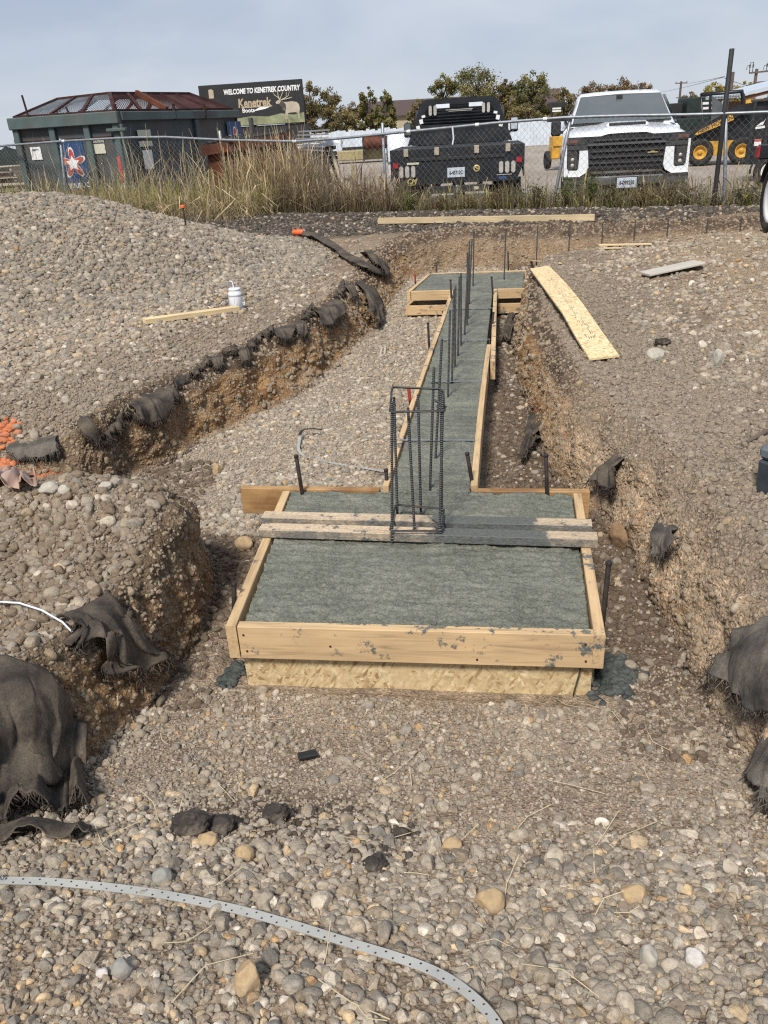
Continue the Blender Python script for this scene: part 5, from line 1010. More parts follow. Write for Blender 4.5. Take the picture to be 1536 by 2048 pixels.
# ------------------------------------------------------------ vehicles beyond the fence
def wheel(parent, c, r, w, rimmat, name='wheel', axis='x', hub=.55, lugs=0, n=28, face=-1):
    t = bpy.data.objects.new(name, None); 
    mb = MB(); a = w/2
    mb.lathe([(r*hub*.98, -a*.8), (r*.80, -a), (r*.93, -a*.92), (r, -a*.6), (r, a*.6), (r*.93, a*.92), (r*.80, a), (r*hub*.98, a*.8)], (0, 0, 0), axis, n)
    if lugs:
        for k in range(lugs):
            an = 2*math.pi*k/lugs
            for sg in (-1, 1):
                an2 = an+(.5*math.pi/lugs if sg > 0 else 0)*2
                if axis == 'x': mb.box((sg*a*.5, r*1.0*math.cos(an2), r*1.0*math.sin(an2)), (a*.95, r*.10, r*.07), (an2-math.pi/2, 0, 0))
    tyre = mb.build(name, MAT['rubber'], parent); tyre.location = c
    mb = MB(); f = face*a
    mb.lathe([(0, f*.35), (r*.16, f*.4), (r*.18, f*.15), (r*hub*.72, f*.1), (r*hub*.86, f*.62), (r*hub*1.0, f*.86), (r*hub*1.02, f*.78), (r*hub*.98, -f*.8)], (0, 0, 0), axis, n)
    for k in range(8):
        an = 2*math.pi*k/8; q = r*hub*.42
        if axis == 'x': mb.box((f*.2, q*math.cos(an), q*math.sin(an)), (.03, .03, .03))
    mb.build('rim', rimmat, tyre); return tyre
def capsule(mb, c, w, h, dpt, n=7, mat=0):          # upright stadium-shaped lamp facing -y
    r = w/2; pts = [(c[0]+r*math.cos(a), c[2]+h/2-r+r*math.sin(a)) for a in np.linspace(0, math.pi, n)]+[(c[0]+r*math.cos(a), c[2]-h/2+r+r*math.sin(a)) for a in np.linspace(math.pi, 2*math.pi, n)]
    mb.prism(pts, 'y', c[1]-dpt, c[1], mat)
# ---- black flatbed truck seen from behind (local: x right, y forward away from us, z up)
fb0 = AT(915, 15.0, .25); fb0[2] = .25
fb = thing('flatbed_truck', 'black flatbed pickup truck parked tail toward the fence', 'truck', tuple(fb0), YAW+R(-7.5))
B = MAT['blackpaint']; L = []
W = 2.44; zt, zb = 1.20, .60
mb = MB(); mb.prism([(-W/2, zt), (W/2, zt), (W/2-.01, zt-.32), (W/2-.14, zb), (-W/2+.14, zb), (-W/2+.01, zt-.32)], 'y', 0, .035); mb.build('tail_skirt', B, fb)
mb = MB(); mb.box((0, 1.4, zt-.05), (W, 2.75, .09), ch=.008); mb.build('bed_deck', MAT['blackmatte'], fb)
for s in (-1, 1):
    mb = MB(); mb.prism([(0.036, zt), (2.75, zt), (2.75, .78), (1.75, .78), (1.6, .98), (.75, .98), (.6, .78), (.036, .66)], 'x', s*W/2-.02*(s > 0), s*W/2+.02*(s < 0)); mb.build('side_skirt', B, fb)
mb = MB(); mb.box((0, -.012, zt-.175), (1.75, .02, .055), ch=.006); mb.build('tail_rail', MAT['blackmatte'], fb)
for x in (-.92, -.36, .36, .92): mb = MB(); mb.box((x, -.02, zt-.05), (.085, .05, .13), ch=.006); mb.build('stake_pocket', MAT['lumber_grey'], fb)
for s in (-1, 1):
    for k in range(3): mb = MB(); capsule(mb, (s*(.80+.11*k), -.003, .83), .075, .20, .022); mb.build('tail_lamp', MAT['lens'], fb)
    mb = MB(); mb.prism([(s*1.12-.05, .985), (s*1.12+.05, .985), (s*1.12+.05, .90), (s*1.12-.05, .90)], 'y', -.02, 0); mb.build('side_marker', MAT['redlens'], fb)
mb = MB(); mb.box((-.80, -.006, .965), (.22, .012, .035)); mb.build('backup_plate', MAT['cream'], fb)
mb = MB(); mb.box((.86, -.006, .705), (.28, .01, .012)); mb.build('lamp_trim', MAT['lens'], fb)
pl = MB(); pl.box((-.015, -.008, .78), (.32, .012, .165), ch=.004); pl = pl.build('license_plate', MAT['plate'], fb); text_part('6-45712C', .085, MAT['ink'], pl, sign_M((-.015, -.0165, .775)), 'plate_number', .001, bold=.003, sx=.72)
mb = MB(); mb.lathe([(.035, -.006), (.062, -.012), (.062, 0)], (.36, -.002, .83), 'y', 18); mb.box((.36, -.010, .835), (.11, .008, .018), (0, .5, 0)); mb.build('round_emblem', MAT['gold'], fb)
text_part('CM', .12, MAT['gold'], fb, sign_M((-.84, -.003, .66)), 'badge', .002, bold=.004, shear=.3); mb = MB(); mb.box((-.84, -.004, .603), (.15, .006, .012)); mb.build('badge_line', MAT['gold'], fb)
mb = MB(); mb.box((.83, -.003, .655), (.14, .004, .05)); mb.build('blue_sticker', MAT['blue'], fb)
mb = MB(); mb.box((0, .06, .49), (1.15, .12, .13), ch=.01); mb.box((0, .0, .43), (.09, .18, .09), ch=.006); mb.build('receiver_hitch', MAT['blackmatte'], fb)
mb = MB(); mb.tube([(0, -.1, .44), (0, -.1, .50)], .022, 10); mb.lathe([(.0, .575), (.022, .57), (.03, .55), (.022, .52), (.016, .50)], (0, -.1, 0), 'z', 12); mb.build('hitch_ball', MAT['galv'], fb)
mb = MB(); mb.box((.35, -.004, .50), (.09, .006, .05)); mb.build('hitch_sticker', MAT['cream'], fb)
mb = MB(); mb.box((-.25, -.002, .415), (.42, .02, .03)); mb.box((.34, -.002, .425), (.4, .02, .03)); mb.build('step_edge', MAT['lens'], fb)
for s in (-1, 1):
    mb = MB(); mb.box((s*.98, .42, .42), (.40, .02, .42)); mb.build('mud_flap', MAT['blackmatte'], fb)
    for x in (.78, 1.02): wheel(fb, (s*x, 1.15, .40), .40, .22, MAT['galv'], axis='x', face=s)
    wheel(fb, (s*.88, 4.6, .40), .40, .26, MAT['galv'], axis='x', face=s)
mb = MB(); mb.box((-.42, 2.6, .55), (.1, 4.8, .16)); mb.box((.42, 2.6, .55), (.1, 4.8, .16)); mb.tube([(-.85, 1.15, .40), (.85, 1.15, .40)], .07, 10); mb.lathe([(.0, -.17), (.15, -.1), (.17, 0), (.15, .1), (0, .17)], (0, 1.15, .4), 'x', 14); mb.build('chassis', MAT['blackmatte'], fb)
# headache rack: rounded arch with a louvred window
ry = 2.70; zr0, zr1 = zt, 2.06; wb, wt = 1.10, .84
def arch(inset, n=7, r=.26):
    b, t, z0, z1 = wb-inset, wt-inset, zr0+inset*.2, zr1-inset; P_ = [(-b, z0), (-(t+(b-t)*.12), z1-r)]
    for a in np.linspace(math.pi, math.pi/2, n): P_.append((-(t-r*.72)+r*.78*math.cos(a)*1.0, z1-r+r*math.sin(a)))
    for a in np.linspace(math.pi/2, 0, n): P_.append(((t-r*.72)+r*.78*math.cos(a), z1-r+r*math.sin(a)))
    P_ += [((t+(b-t)*.12), z1-r), (b, z0)]; return P_
A0, A1 = arch(0), arch(.115); n = len(A0); mb = MB()
for y, fl in ((ry-.03, 0), (ry+.03, 1)): mb.add([(p[0], y, p[1]) for p in A0]+[(p[0], y, p[1]) for p in A1], [(i, i+1, n+i+1, n+i) for i in range(n-1)])
for Q in (A0, A1): mb.add([(p[0], ry-.03, p[1]) for p in Q]+[(p[0], ry+.03, p[1]) for p in Q], [(i, i+1, n+i+1, n+i) for i in range(n-1)])
rack = mb.build('headache_rack', B, fb)
mb = MB(); mb.box((0, ry, zt+.19), (2.02, .05, .38), ch=.006); mb.build('rack_panel', B, rack)
for i in range(6): mb = MB(); mb.box((0, ry-.005, zt+.42+.055*i), (1.70-.035*i, .045, .030), (.6, 0, 0)); mb.build('louvre', B, rack)
mb = MB(); mb.box((0, ry+.005, zt+.755), (1.45, .02, .10)); mb.build('rack_header', B, rack)
for s in (-1, 1):
    for k in range(2): mb = MB(); capsule(mb, (s*(.60-.10*k)+(0), ry-.036, zr1-.21), .062, .19, .012); mb.build('rack_lamp', MAT['lens'], rack)
    mb = MB(); mb.prism([(s*.20, zr1-.10), (s*.48, zr1-.10), (s*.50, zr1-.175), (s*.20, zr1-.175)], 'y', ry-.032, ry-.022); mb.build('painted_sky_slot', MAT['skyslot'] if 'skyslot' in MAT else MAT['white'], rack)  # solid pale plate; the bright sky behind the gap is put into its colour
    for z, h in ((zt+.55, .045), (zt+.455, .085), (zt+.33, .10)): mb = MB(); x = .86-.13*(z-zt-.33)/.25; mb.box((s*x, ry-.031, z), (.075, .012, h), (0, s*.18, 0)); mb.build('reflector', MAT['white'], rack)
text_part('CROSSTOWN WELDING', .032, MAT['lens'], rack, sign_M((0, ry-.006, zt+.745)), 'rack_lettering', .001) if False else None
mb = MB(); mb.box((0, ry-.035, zr1-.215), (.56, .004, .012)); mb.box((.02, ry-.035, zr1-.24), (.48, .004, .010)); mb.build('rack_marking', MAT['lens'], rack)
# cab in front of the rack
mb = MB(); mb.prism([(2.85, .62), (5.45, .62), (5.45, 1.25), (4.45, 1.32), (3.75, 1.86), (2.98, 1.88), (2.85, 1.30)], 'x', -.93, .93); mb.build('cab', B, fb)
for s in (-1, 1):
    mb = MB(); mb.box((s*.98, 3.9, 1.36), (.26, .05, .05)); mb.build('mirror_arm', MAT['blackmatte'], fb)
    mm = MB(); mm.box((s*1.18, 3.9, 1.50), (.17, .10, .30), ch=.03); mm = mm.build('wing_mirror', MAT['blackmatte'], fb); mb = MB(); mb.box((s*1.18, 3.847, 1.52), (.135, .006, .22)); mb.build('mirror_glass', MAT['glass'] if s < 0 else MAT['plate'], mm)
# ---- white pickup seen from the front (local: x right, y into the picture, front face at y = 0)
wt0 = AT(1243, 13.75, .25); wt0[2] = .25
wk = thing('white_pickup', 'white heavy-duty pickup truck parked nose toward the fence', 'truck', tuple(wt0), YAW+R(-12.5))
WP = MAT['whitepaint']
def loft(rows, mat, name, parent, caps=True, smooth=True):
    mb = MB(); mb.grid(rows, 0, smooth, False)
    return mb.build(name, mat, parent)
# lower body with fenders: cross-sections along y, mirrored
def half(sec): return [(-x, y, z) for x, y, z in reversed(sec)]+[(x, y, z) for x, y, z in sec if x > 1e-6]
rows = []
for y, hw, z0, zs, zh in ((.02, .96, .62, 1.18, 1.27), (.10, 1.00, .58, 1.24, 1.315), (.5, 1.03, .56, 1.27, 1.37), (1.2, 1.035, .52, 1.30, 1.41), (1.75, 1.03, .50, 1.32, 1.44)):
    rows.append(half([(0, y, zh+.035), (.30, y, zh+.03), (.42, y, zh), (hw-.22, y, zh-.02), (hw-.06, y, zs), (hw, y, zs-.12), (hw, y, z0+.25), (hw-.02, y, z0)]))
body = loft(rows, WP, 'front_body', wk)
mb = MB(); mb.box((0, 3.2, .95), (2.05, 3.3, .86), ch=.05); mb.build('cab_lower', WP, wk)
mb = MB(); mb.box((0, 5.0, 1.0), (2.04, 2.2, .78), ch=.04); mb.build('cargo_box', WP, wk)
rows = []
for y, hw0, zz in ((1.55, .93, 1.40), (2.42, .765, 1.90), (2.75, .76, 1.965), (3.6, .76, 1.975), (4.0, .77, 1.90), (4.15, .90, 1.40)):
    rows.append(half([(0, y, zz+.02), (hw0*.6, y, zz+.015), (hw0-.06, y, zz), (hw0, y, zz-.05), (1.0, y, 1.32)] if zz > 1.5 else [(0, y, zz), (hw0*.6, y, zz), (hw0-.06, y, zz), (hw0, y, zz-.02), (1.0, y, 1.30)]))
cab = loft(rows, WP, 'cab', wk)
mb = MB(); mb.add([(-.87, 1.60, 1.435), (.87, 1.60, 1.435), (.725, 2.385, 1.885), (.0, 2.385, 1.90), (-.725, 2.385, 1.885)], [(0, 1, 2, 3, 4)]); mb.add([(-.86, 1.60, 1.452), (.86, 1.60, 1.452), (.715, 2.37, 1.892), (0, 2.37, 1.912), (-.715, 2.37, 1.892)], [(0, 1, 2, 3, 4)]); wsd = mb.build('windshield', MAT['windshield'], wk); wsd.location = (0, -.012, .012)
mb = MB(); mb.box((-.02, 2.25, 1.845), (.11, .05, .11)); mb.build('sensor_housing', MAT['blackmatte'], wk)
mb = MB(); mb.box((-.1, 1.585, 1.437), (1.66, .05, .02), (.5, 0, 0)); mb.build('wiper_cowl', MAT['blackmatte'], wk)
for s in (-1, 1):
    mb = MB(); mb.add([(s*.985, 1.95, 1.40), (s*.985, 3.9, 1.40), (s*.80, 3.75, 1.87), (s*.80, 2.5, 1.87)], [(0, 1, 2, 3)]); o = mb.build('side_window', MAT['glass'], wk); o.location = (s*.022, 0, .01)
    wheel(wk, (s*.88, .98, .40), .40, .26, MAT['galv'], axis='x', face=s); wheel(wk, (s*.88, 5.0, .40), .40, .26, MAT['galv'], axis='x', face=s)
# hood scoop, shark fin
mb = MB(); mb.box((0.02, .62, 1.425), (.70, .40, .07), (.06, 0, 0), ch=.03); mb.build('hood_bulge', WP, wk); mb = MB(); mb.box((0.02, .425, 1.43), (.60, .02, .05), ch=.02); mb.build('hood_scoop', MAT['blackmatte'], wk)
mb = MB(); mb.prism([(2.9, 1.99), (3.1, 1.99), (3.06, 2.09), (3.0, 2.10)], 'x', .40, .44); mb.build('roof_antenna', MAT['rubber'], wk)
# face
F_ = -.012
mb = MB(); mb.prism([(-.62, .78), (.62, .78), (.64, 1.07), (.95, 1.10), (.95, 1.27), (-.95, 1.27), (-.95, 1.10), (-.64, 1.07)], 'y', F_, .10); mb.build('grille', MAT['blackmatte'], wk)
for z in (.86, .95, 1.04, 1.21): mb = MB(); mb.box((0, F_-.012, z), (1.18 if z < 1.1 else 1.1, .03, .026)); mb.build('grille_bar', MAT['lampdark'], wk)
mb = MB(); mb.prism([(-.66, 1.13), (.66, 1.13), (.60, 1.165), (-.60, 1.165)], 'y', F_-.04, F_); mb.build('grille_crossbar', MAT['greybar'] if 'greybar' in MAT else MAT['plastic_grey'], wk)
mb = MB(); mb.prism([(.34, .985), (.50, .985), (.50, 1.0), (.45, 1.0), (.45, 1.012), (.39, 1.012), (.39, 1.0), (.34, 1.0)], 'y', F_-.035, F_-.02); mb.build('grille_emblem', MAT['gold'], wk)
for s in (-1, 1):
    mb = MB(); mb.prism([(s*.66, 1.155), (s*.97, 1.165), (s*.985, 1.265), (s*.72, 1.255)], 'y', F_-.03, .06); mb.build('headlight', MAT['lampdark'], wk); mb = MB(); mb.box((s*.88, F_-.034, 1.21), (.16, .006, .05)); mb.build('headlight_lens', MAT['lens2'] if 'lens2' in MAT else MAT['redlens'], wk)
    mb = MB(); mb.prism([(s*.62, 1.075), (s*.96, 1.085), (s*.96, 1.15), (s*.62, 1.15)], 'y', F_-.025, .06); mb.build('lamp_band', MAT['plastic_dark'] if 'plastic_dark' in MAT else MAT['blackmatte'], wk)
    mb = MB(); mb.prism([(s*.76, .78), (s*.94, .78), (s*.96, 1.075), (s*.80, 1.07)], 'y', F_-.008, .06); mb.build('lower_lamp', MAT['lampdark'], wk)
    for z in (.84, .93): mb = MB(); mb.lathe([(0, -.014), (.022, -.012), (.030, 0)], (s*.865, F_-.008, z), 'y', 14); mb.build('fog_lamp', MAT['lens'], wk)
    mb = MB(); mb.prism([(s*.60, .80), (s*.64, .72), (s*.75, .66), (s*1.0, .67), (s*1.0, 1.17), (s*.965, 1.17), (s*.955, .80), (s*.93, .765), (s*.79, .76), (s*.765, .79), (s*.755, 1.065), (s*.62, 1.065)], 'y', F_-.045, .08); mb.build('lamp_surround', WP, wk)
    mb = MB(); mb.prism([(s*.60, .655), (s*1.01, .655), (s*1.01, .40), (s*.985, .33), (s*.70, .36), (s*.60, .50)], 'y', -.075, .06); mb.build('bumper_corner', MAT['chrome_dull'] if 'chrome_dull' in MAT else MAT['chrome'], wk)
mb = MB(); mb.box((0, -.05, .585), (1.24, .14, .14), ch=.02); mb.build('bumper', MAT['chrome_dull'] if 'chrome_dull' in MAT else MAT['chrome'], wk)
mb = MB(); mb.prism([(-1.0, .64), (-.66, .64), (-.58, .70), (.58, .70), (.66, .64), (1.0, .64), (1.0, .665), (.66, .668), (.56, .735), (-.56, .735), (-.66, .668), (-1.0, .665)], 'y', -.10, .02); mb.build('bumper_lip', MAT['chrome'], wk)
mb = MB(); mb.box((0, .0, .44), (1.3, .12, .20), ch=.02); mb.build('lower_intake', MAT['blackmatte'], wk)
pl = MB(); pl.box((.035, -.135, .545), (.32, .012, .16), ch=.004); pl = pl.build('license_plate', MAT['plate'], wk); text_part('6-099250', .085, MAT['ink'], pl, sign_M((.035, -.1435, .545)), 'plate_number', .001, bold=.003, sx=.74); mb = MB(); mb.box((.035, -.13, .545), (.36, .012, .19), ch=.004); mb.build('plate_holder', MAT['blackmatte'], wk)
for s in (-1,): mm = MB(); mm.box((s*1.16, 1.75, 1.40), (.18, .12, .26), ch=.03); mm.box((s*1.05, 1.78, 1.33), (.2, .05, .05)); mm.build('wing_mirror', MAT['blackmatte'], wk)
# ---- yellow and black skid steer loader, side on (local: x right, y away, z up)
ss0 = AT(1437, 27.0, .10); ss0[2] = .12
sk_ = thing('skid_steer', 'black and yellow skid steer loader side-on behind the right fence', 'loader', tuple(ss0), YAW+R(-21))
Y_ = MAT['yellow']; K_ = MAT['blackpaint']
k = .0170          # metres per photo pixel at this depth
X = lambda px: (px-1437)*k
for x in (1400, 1475): wheel(sk_, (X(x), -.55, .40), .42, .28, Y_, axis='y', hub=.5, n=26, face=-1)
for x in (1400, 1475): wheel(sk_, (X(x), .75, .40), .42, .28, Y_, axis='y', hub=.5, n=20, face=1)
mb = MB(); mb.prism([(X(1412), .28), (X(1466), .28), (X(1466), .72), (X(1412), .72)], 'y', -.46, .6); mb.build('chain_case', Y_, sk_)
mb = MB(); mb.prism([(X(1386), .62), (X(1500), .72), (X(1508), 1.45), (X(1470), 1.55), (X(1408), 1.30), (X(1388), 1.0)], 'y', -.40, .60); mb.build('main_frame', K_, sk_)
cabp = [(X(1402), 1.02), (X(1390), 2.05), (X(1393), 2.12), (X(1462), 2.14), (X(1466), 2.02), (X(1472), 1.38)]
mb = MB()
for y in (-.46, .52):
    mb.tube([(x, y, z) for x, z in cabp], .05, 6); mb.tube([(X(1412), y, 1.1), (X(1408), y, 2.08)], .04, 6)
mb.tube([(X(1393), -.46, 2.12), (X(1393), .52, 2.12)], .05, 6); mb.prism([(X(1388), 2.10), (X(1466), 2.12), (X(1464), 2.19), (X(1390), 2.17)], 'y', -.5, .56); mb.build('cab_cage', K_, sk_)
mb = MB(); mb.prism([(X(1414), 1.25), (X(1411), 2.06), (X(1432), 1.80), (X(1440), 1.35)], 'y', -.44, -.42); mb.build('side_panel', MAT['plastic_grey2'] if 'plastic_grey2' in MAT else MAT['dumpgrey'], sk_)
mb = MB(); 
for i in range(9): mb.box((X(1418+i*5.0), -.43, 1.78), (.012, .012, .55))
for i in range(7): mb.box((X(1438), -.43, 1.55+i*.075), (X(1460)-X(1416), .012, .012))
mb.build('window_mesh', K_, sk_)
mb = MB(); mb.prism([(X(1378), 1.02), (X(1385), .86), (X(1470), 1.50), (X(1512), 1.74), (X(1508), 1.92), (X(1460), 1.74)], 'y', -.66, -.48); mb.prism([(X(1378), 1.02), (X(1385), .86), (X(1470), 1.50), (X(1512), 1.74), (X(1508), 1.92), (X(1460), 1.74)], 'y', .54, .70); arm = mb.build('lift_arm', K_, sk_)
decal = [(X(1387), .955), (X(1395), 1.085), (X(1450), 1.50), (X(1454), 1.33), (X(1391), .93)]
mb = MB(); mb.prism(decal, 'y', -.672, -.661); mb.build('arm_decal', Y_, sk_)
a0 = math.atan2(1.40-1.02, X(1450)-X(1393)); text_part('NEW HOLLAND', .165, MAT['ink'], sk_, sign_M((X(1425), -.674, 1.235), '-y', a0), 'arm_lettering', .002, bold=.004)
mb = MB(); mb.tube([(X(1376), -.56, .92), (X(1370), -.56, .62), (X(1366), -.56, .30)], .06, 6); mb.tube([(X(1384), -.45, 1.35), (X(1376), -.45, 1.12), (X(1369), -.45, .62)], .03, 6); mb.build('hydraulic_arm', K_, sk_)
mb = MB(); mb.box((X(1362), 0, .42), (.10, 1.5, .8), ch=.02); mb.build('attachment_plate', K_, sk_)
mb = MB(); mb.prism([(X(1466), 1.42), (X(1505), 1.42), (X(1505), 1.80), (X(1478), 1.80)], 'y', -.42, .5); mb.build('engine_hood', K_, sk_)
mb = MB(); mb.box((X(1486), -.67, 1.84), (.52, .01, .10), (0, -.05, 0)); mb.build('model_plate', Y_, sk_); text_part('L220', .12, MAT['stickred'], sk_, sign_M((X(1492), -.678, 1.835)), 'model_lettering', .001, bold=.004)
# ---- second yellow machine half hidden left of the white truck
ym0 = AT(1112, 29.0, .1); ym0[2] = .1; ym = thing('small_loader', 'yellow and black loader half hidden left of the white truck', 'loader', tuple(ym0), YAW)
mb = MB(); mb.box((0, 0, .95), (.42, .7, .34), ch=.03); mb.box((-.08, 0, .6), (.30, .6, .45), ch=.03); mb.build('engine_cover', Y_, ym)
mb = MB(); mb.box((-.02, .2, 2.1), (.46, .8, .24), ch=.04); mb.box((.1, .2, 1.65), (.75, .7, .14), ch=.02); mb.tube([(.28, 0, 1.6), (.28, 0, 1.0)], .05, 6); mb.tube([(-.2, 0, 2.0), (-.2, 0, 1.6)], .04, 6); mb.tube([(.2, 0, 2.0), (.2, 0, 1.6)], .04, 6); mb.build('canopy_frame', MAT['blackmatte'], ym)
mb = MB(); mb.box((-.1, -.21, 2.0), (.30, .02, .05)); mb.box((-.1, -.21, 1.92), (.30, .02, .05)); mb.build('canopy_lights', MAT['white'], ym)
wheel(ym, (-.28, .2, .34), .30, .2, MAT['blackmatte'], axis='x', face=-1); wheel(ym, (.30, -.2, .34), .34, .3, MAT['blackmatte'], axis='x', face=1)
# ---- black dump trailer behind the right fence, mostly out of frame
dt0 = AT(1536, 19.0, .2); dt0[2] = .2; dt = thing('dump_trailer', 'tall black trailer side with pale stickers behind the right fence', 'trailer', tuple(dt0), YAW+R(-27)); k2 = .0119
mb = MB(); mb.box((.72, .6, 1.05), (2.6, 1.2, 1.35), ch=.03); mb.build('trailer_body', MAT['blackpaint'], dt)
for x in (-.50, -.18, .25): mb = MB(); mb.box((x, -.03, 1.05), (.09, .07, 1.33), ch=.012); mb.build('side_rib', MAT['blackmatte'], dt)
mb = MB(); mb.box((.6, -.03, 1.735), (2.4, .09, .06), ch=.012); mb.build('top_rim', MAT['lampdark'], dt)
mb = MB(); mb.box((-.34, -.004, .85), (.15, .012, .14)); s_ = mb.build('warning_sticker', MAT['white'], dt); mb = MB(); mb.box((-.34, -.0115, .895), (.15, .006, .045)); mb.build('sticker_band', MAT['stickred'], s_)
mb = MB(); mb.prism([(-.42, 1.20), (-.28, 1.22), (-.22, 1.38), (-.26, 1.30), (-.33, 1.27)], 'y', -.012, -.002); mb.box((-.33, -.006, 1.17), (.2, .008, .05), (0, -.1, 0)); mb.build('white_logo', MAT['white'], dt)
_pw = AT(1541, 17.0, .56); _lw = Matrix.Rotation(-(YAW+R(-27)), 4, 'Z') @ (Vector(_pw)-dt.location)
wheel(dt, tuple(_lw), .34, .2, MAT['white'], axis='y', face=-1); mb = MB(); pr = [(_lw.x+.42*math.cos(a), _lw.z+.42*math.sin(a)) for a in np.linspace(R(185), R(-5), 16)]; pi_ = [(_lw.x+.39*math.cos(a), _lw.z+.39*math.sin(a)) for a in np.linspace(R(-5), R(185), 16)]; mb.prism(pr+pi_, 'y', _lw.y-.14, _lw.y+.16); mb.box((_lw.x+.9, _lw.y+.5, _lw.z+.25), (1.6, .9, .12)); mb.build('wheel_fender', MAT['blackmatte'], dt)
# ---- trailer parked on the site at the right edge: two wheels, fenders and a red lamp
t0 = P(1524, 490, .45); tz = gz(min(t0[0], 3.3), t0[1]); ut = thing('utility_trailer', 'trailer edge with white-rimmed wheel, black mudguard and red lamp at the far right', 'trailer', (t0[0], t0[1], tz), YAW+R(-9))
wheel(ut, (.11, 0, .35), .36, .22, MAT['white'], axis='x', hub=.68, face=-1)
mb = MB(); r = .43; prof = [(r*math.cos(a), .35+r*math.sin(a)) for a in np.linspace(R(215), R(20), 20)]; inn = [((r-.015)*math.cos(a), .35+(r-.015)*math.sin(a)) for a in np.linspace(R(20), R(215), 20)]; mb.prism(prof+inn, 'x', -.005, .24); mb.build('mudguard', MAT['blackmatte'], ut)
mb = MB(); mb.box((1.25, -1.6, .62), (1.9, 4.6, .12), ch=.01); mb.build('trailer_deck', MAT['blackpaint'], ut)
mb = MB(); mb.box((.10, .52, .80), (.26, .12, .15), ch=.012); mb.tube([(.2, .52, .75), (.4, .3, .64)], .03, 6); mb.build('lamp_box', MAT['blackpaint'], ut); mb = MB(); mb.box((-.035, .51, .80), (.03, .10, .12), ch=.008); mb.build('red_lamp', MAT['redlens'], ut)
# ------------------------------------------------------------ containers, billboard, junk, trees and buildings beyond the fence
def ZAT(px, py, zc): return float(PZ(px, py, zc)[2])
# green roll-off container with a meshed lid
g0 = AT(272, 16.6, .28); g0[2] = .28; gd = thing('roll_off_container', 'big grey-green roll-off container with rusty mesh lid and blue sticker', 'container', tuple(g0), YAW+R(-14))
# local: corner nearest us at the origin; the end face runs to -x, the long side runs to +y (away, right)
WD, LN, ZT = 2.36, 4.3, 2.10; ang = R(11)
dx, dy = math.sin(ang)*1.0, math.cos(ang)
G_ = MAT['dumpgreen']; GP = MAT['dumpgrey']
def lng(s, z, o=0.0): return (dx*s*1.0+dy*o, dy*s-dx*o, z)     # along the long side
def qbox(mb, a, b, t, h, z):      # bar along the long side
    p, q = lng(a, z), lng(b, z); c = [(p[i]+q[i])/2 for i in range(3)]; mb.box(c, (t, b-a, h), (0, 0, -ang), ch=.01)
mb = MB(); mb.add([(-WD, .06, .25), (-.0, .06, .25), (0, .06, ZT-.06), (-WD, .06, ZT-.06)], [(0, 1, 2, 3)]); mb.add([lng(.0, .25, -.05), lng(LN, .25, -.05), lng(LN, ZT-.06, -.05), lng(0, ZT-.06, -.05)], [(0, 1, 2, 3)])
mb.add([(-WD, .06, .25), (lng(LN, .25)[0]-WD, lng(LN, .25)[1], .25), (lng(LN, .25)[0]-WD, lng(LN, .25)[1], ZT), (-WD, .06, ZT)], [(0, 1, 2, 3)]); mb.add([lng(LN, .25), lng(LN, ZT), (lng(LN, .25)[0]-WD, lng(LN, .25)[1], ZT), (lng(LN, .25)[0]-WD, lng(LN, .25)[1], .25)], [(0, 1, 2, 3)]); mb.build('container_walls', GP, gd)
mb = MB(); mb.box((-WD/2, .0, ZT-.08), (WD+.10, .16, .22), ch=.015); mb.build('end_rim', G_, gd)
mb = MB(); qbox(mb, .08, LN, .14, .16, ZT-.06); mb.build('side_rim', G_, gd)
for x in (-WD+.05, -WD*.63, -WD*.30, -.06): mb = MB(); mb.box((x, .02, 1.05), (.13, .10, 1.95), ch=.012); mb.build('end_post', G_, gd)
for s in (2.6, 4.9): mb = MB(); p = lng(s, 1.0); mb.box(p, (.08, .12, 1.9), (0, 0, -ang), ch=.01); mb.build('side_post', GP, gd)
mb = MB(); mb.box((-.02, -.05, ZT-.30), (.42, .10, .06), ch=.01); mb.box((.10, -.06, 1.1), (.05, .06, 1.6), ch=.01); mb.build('door_hinge', G_, gd)
mb = MB(); mb.box((-WD/2, .055, ZT-.42), (WD-.2, .02, .04)); mb.build('panel_seam', MAT['rust'], gd)
mb = MB(); qbox(mb, .1, LN-.1, .5, .14, .12); mb.build('bottom_rail', MAT['rust'], gd)
# lid: rusty hipped frame with mesh panels
RU = MAT['rust']; apex_z = ZT+.37; lid = MB()
e0, e1 = np.array((-WD+.05, .05, ZT+.03)), np.array((-.05, .05, ZT+.03)); f1 = np.array(lng(LN-.2, ZT+.03)); f0 = f1+np.array((-WD+.1, 0, 0))
ra = np.array((-WD+.55, .95, apex_z-.02)); rb = np.array((-.62, 1.0, apex_z+.02)); rc = np.array(lng(LN-.7, apex_z+.03))+np.array((-WD*.30, 0, 0)); rd = rc+np.array((-.9, 0, 0))
def tubes(mb, prs, r=.045):
    for a, b in prs: mb.tube([tuple(a), tuple(b)], r, 4, smooth=False)
tubes(lid, [(e0, e1), (e1, f1), (f1, f0), (f0, e0), (e0, ra), (ra, rb), (rb, e1), (rb, rc), (rc, f1), (rc, rd), (rd, ra), (rd, f0)], .05)
lerp = lambda a, b, t: a+(b-a)*t
for t in (.36, .68): tubes(lid, [(lerp(e0, e1, t), lerp(ra, rb, t))])
for t in (.2, .4, .6, .8): tubes(lid, [(lerp(e1, f1, t), lerp(rb, rc, t))]); tubes(lid, [(lerp(e0, f0, t), lerp(ra, rd, t)), (lerp(ra, rd, t), lerp(rb, rc, t))], .035)
lidf = lid.build('lid_frame', RU, gd)
mb = MB()
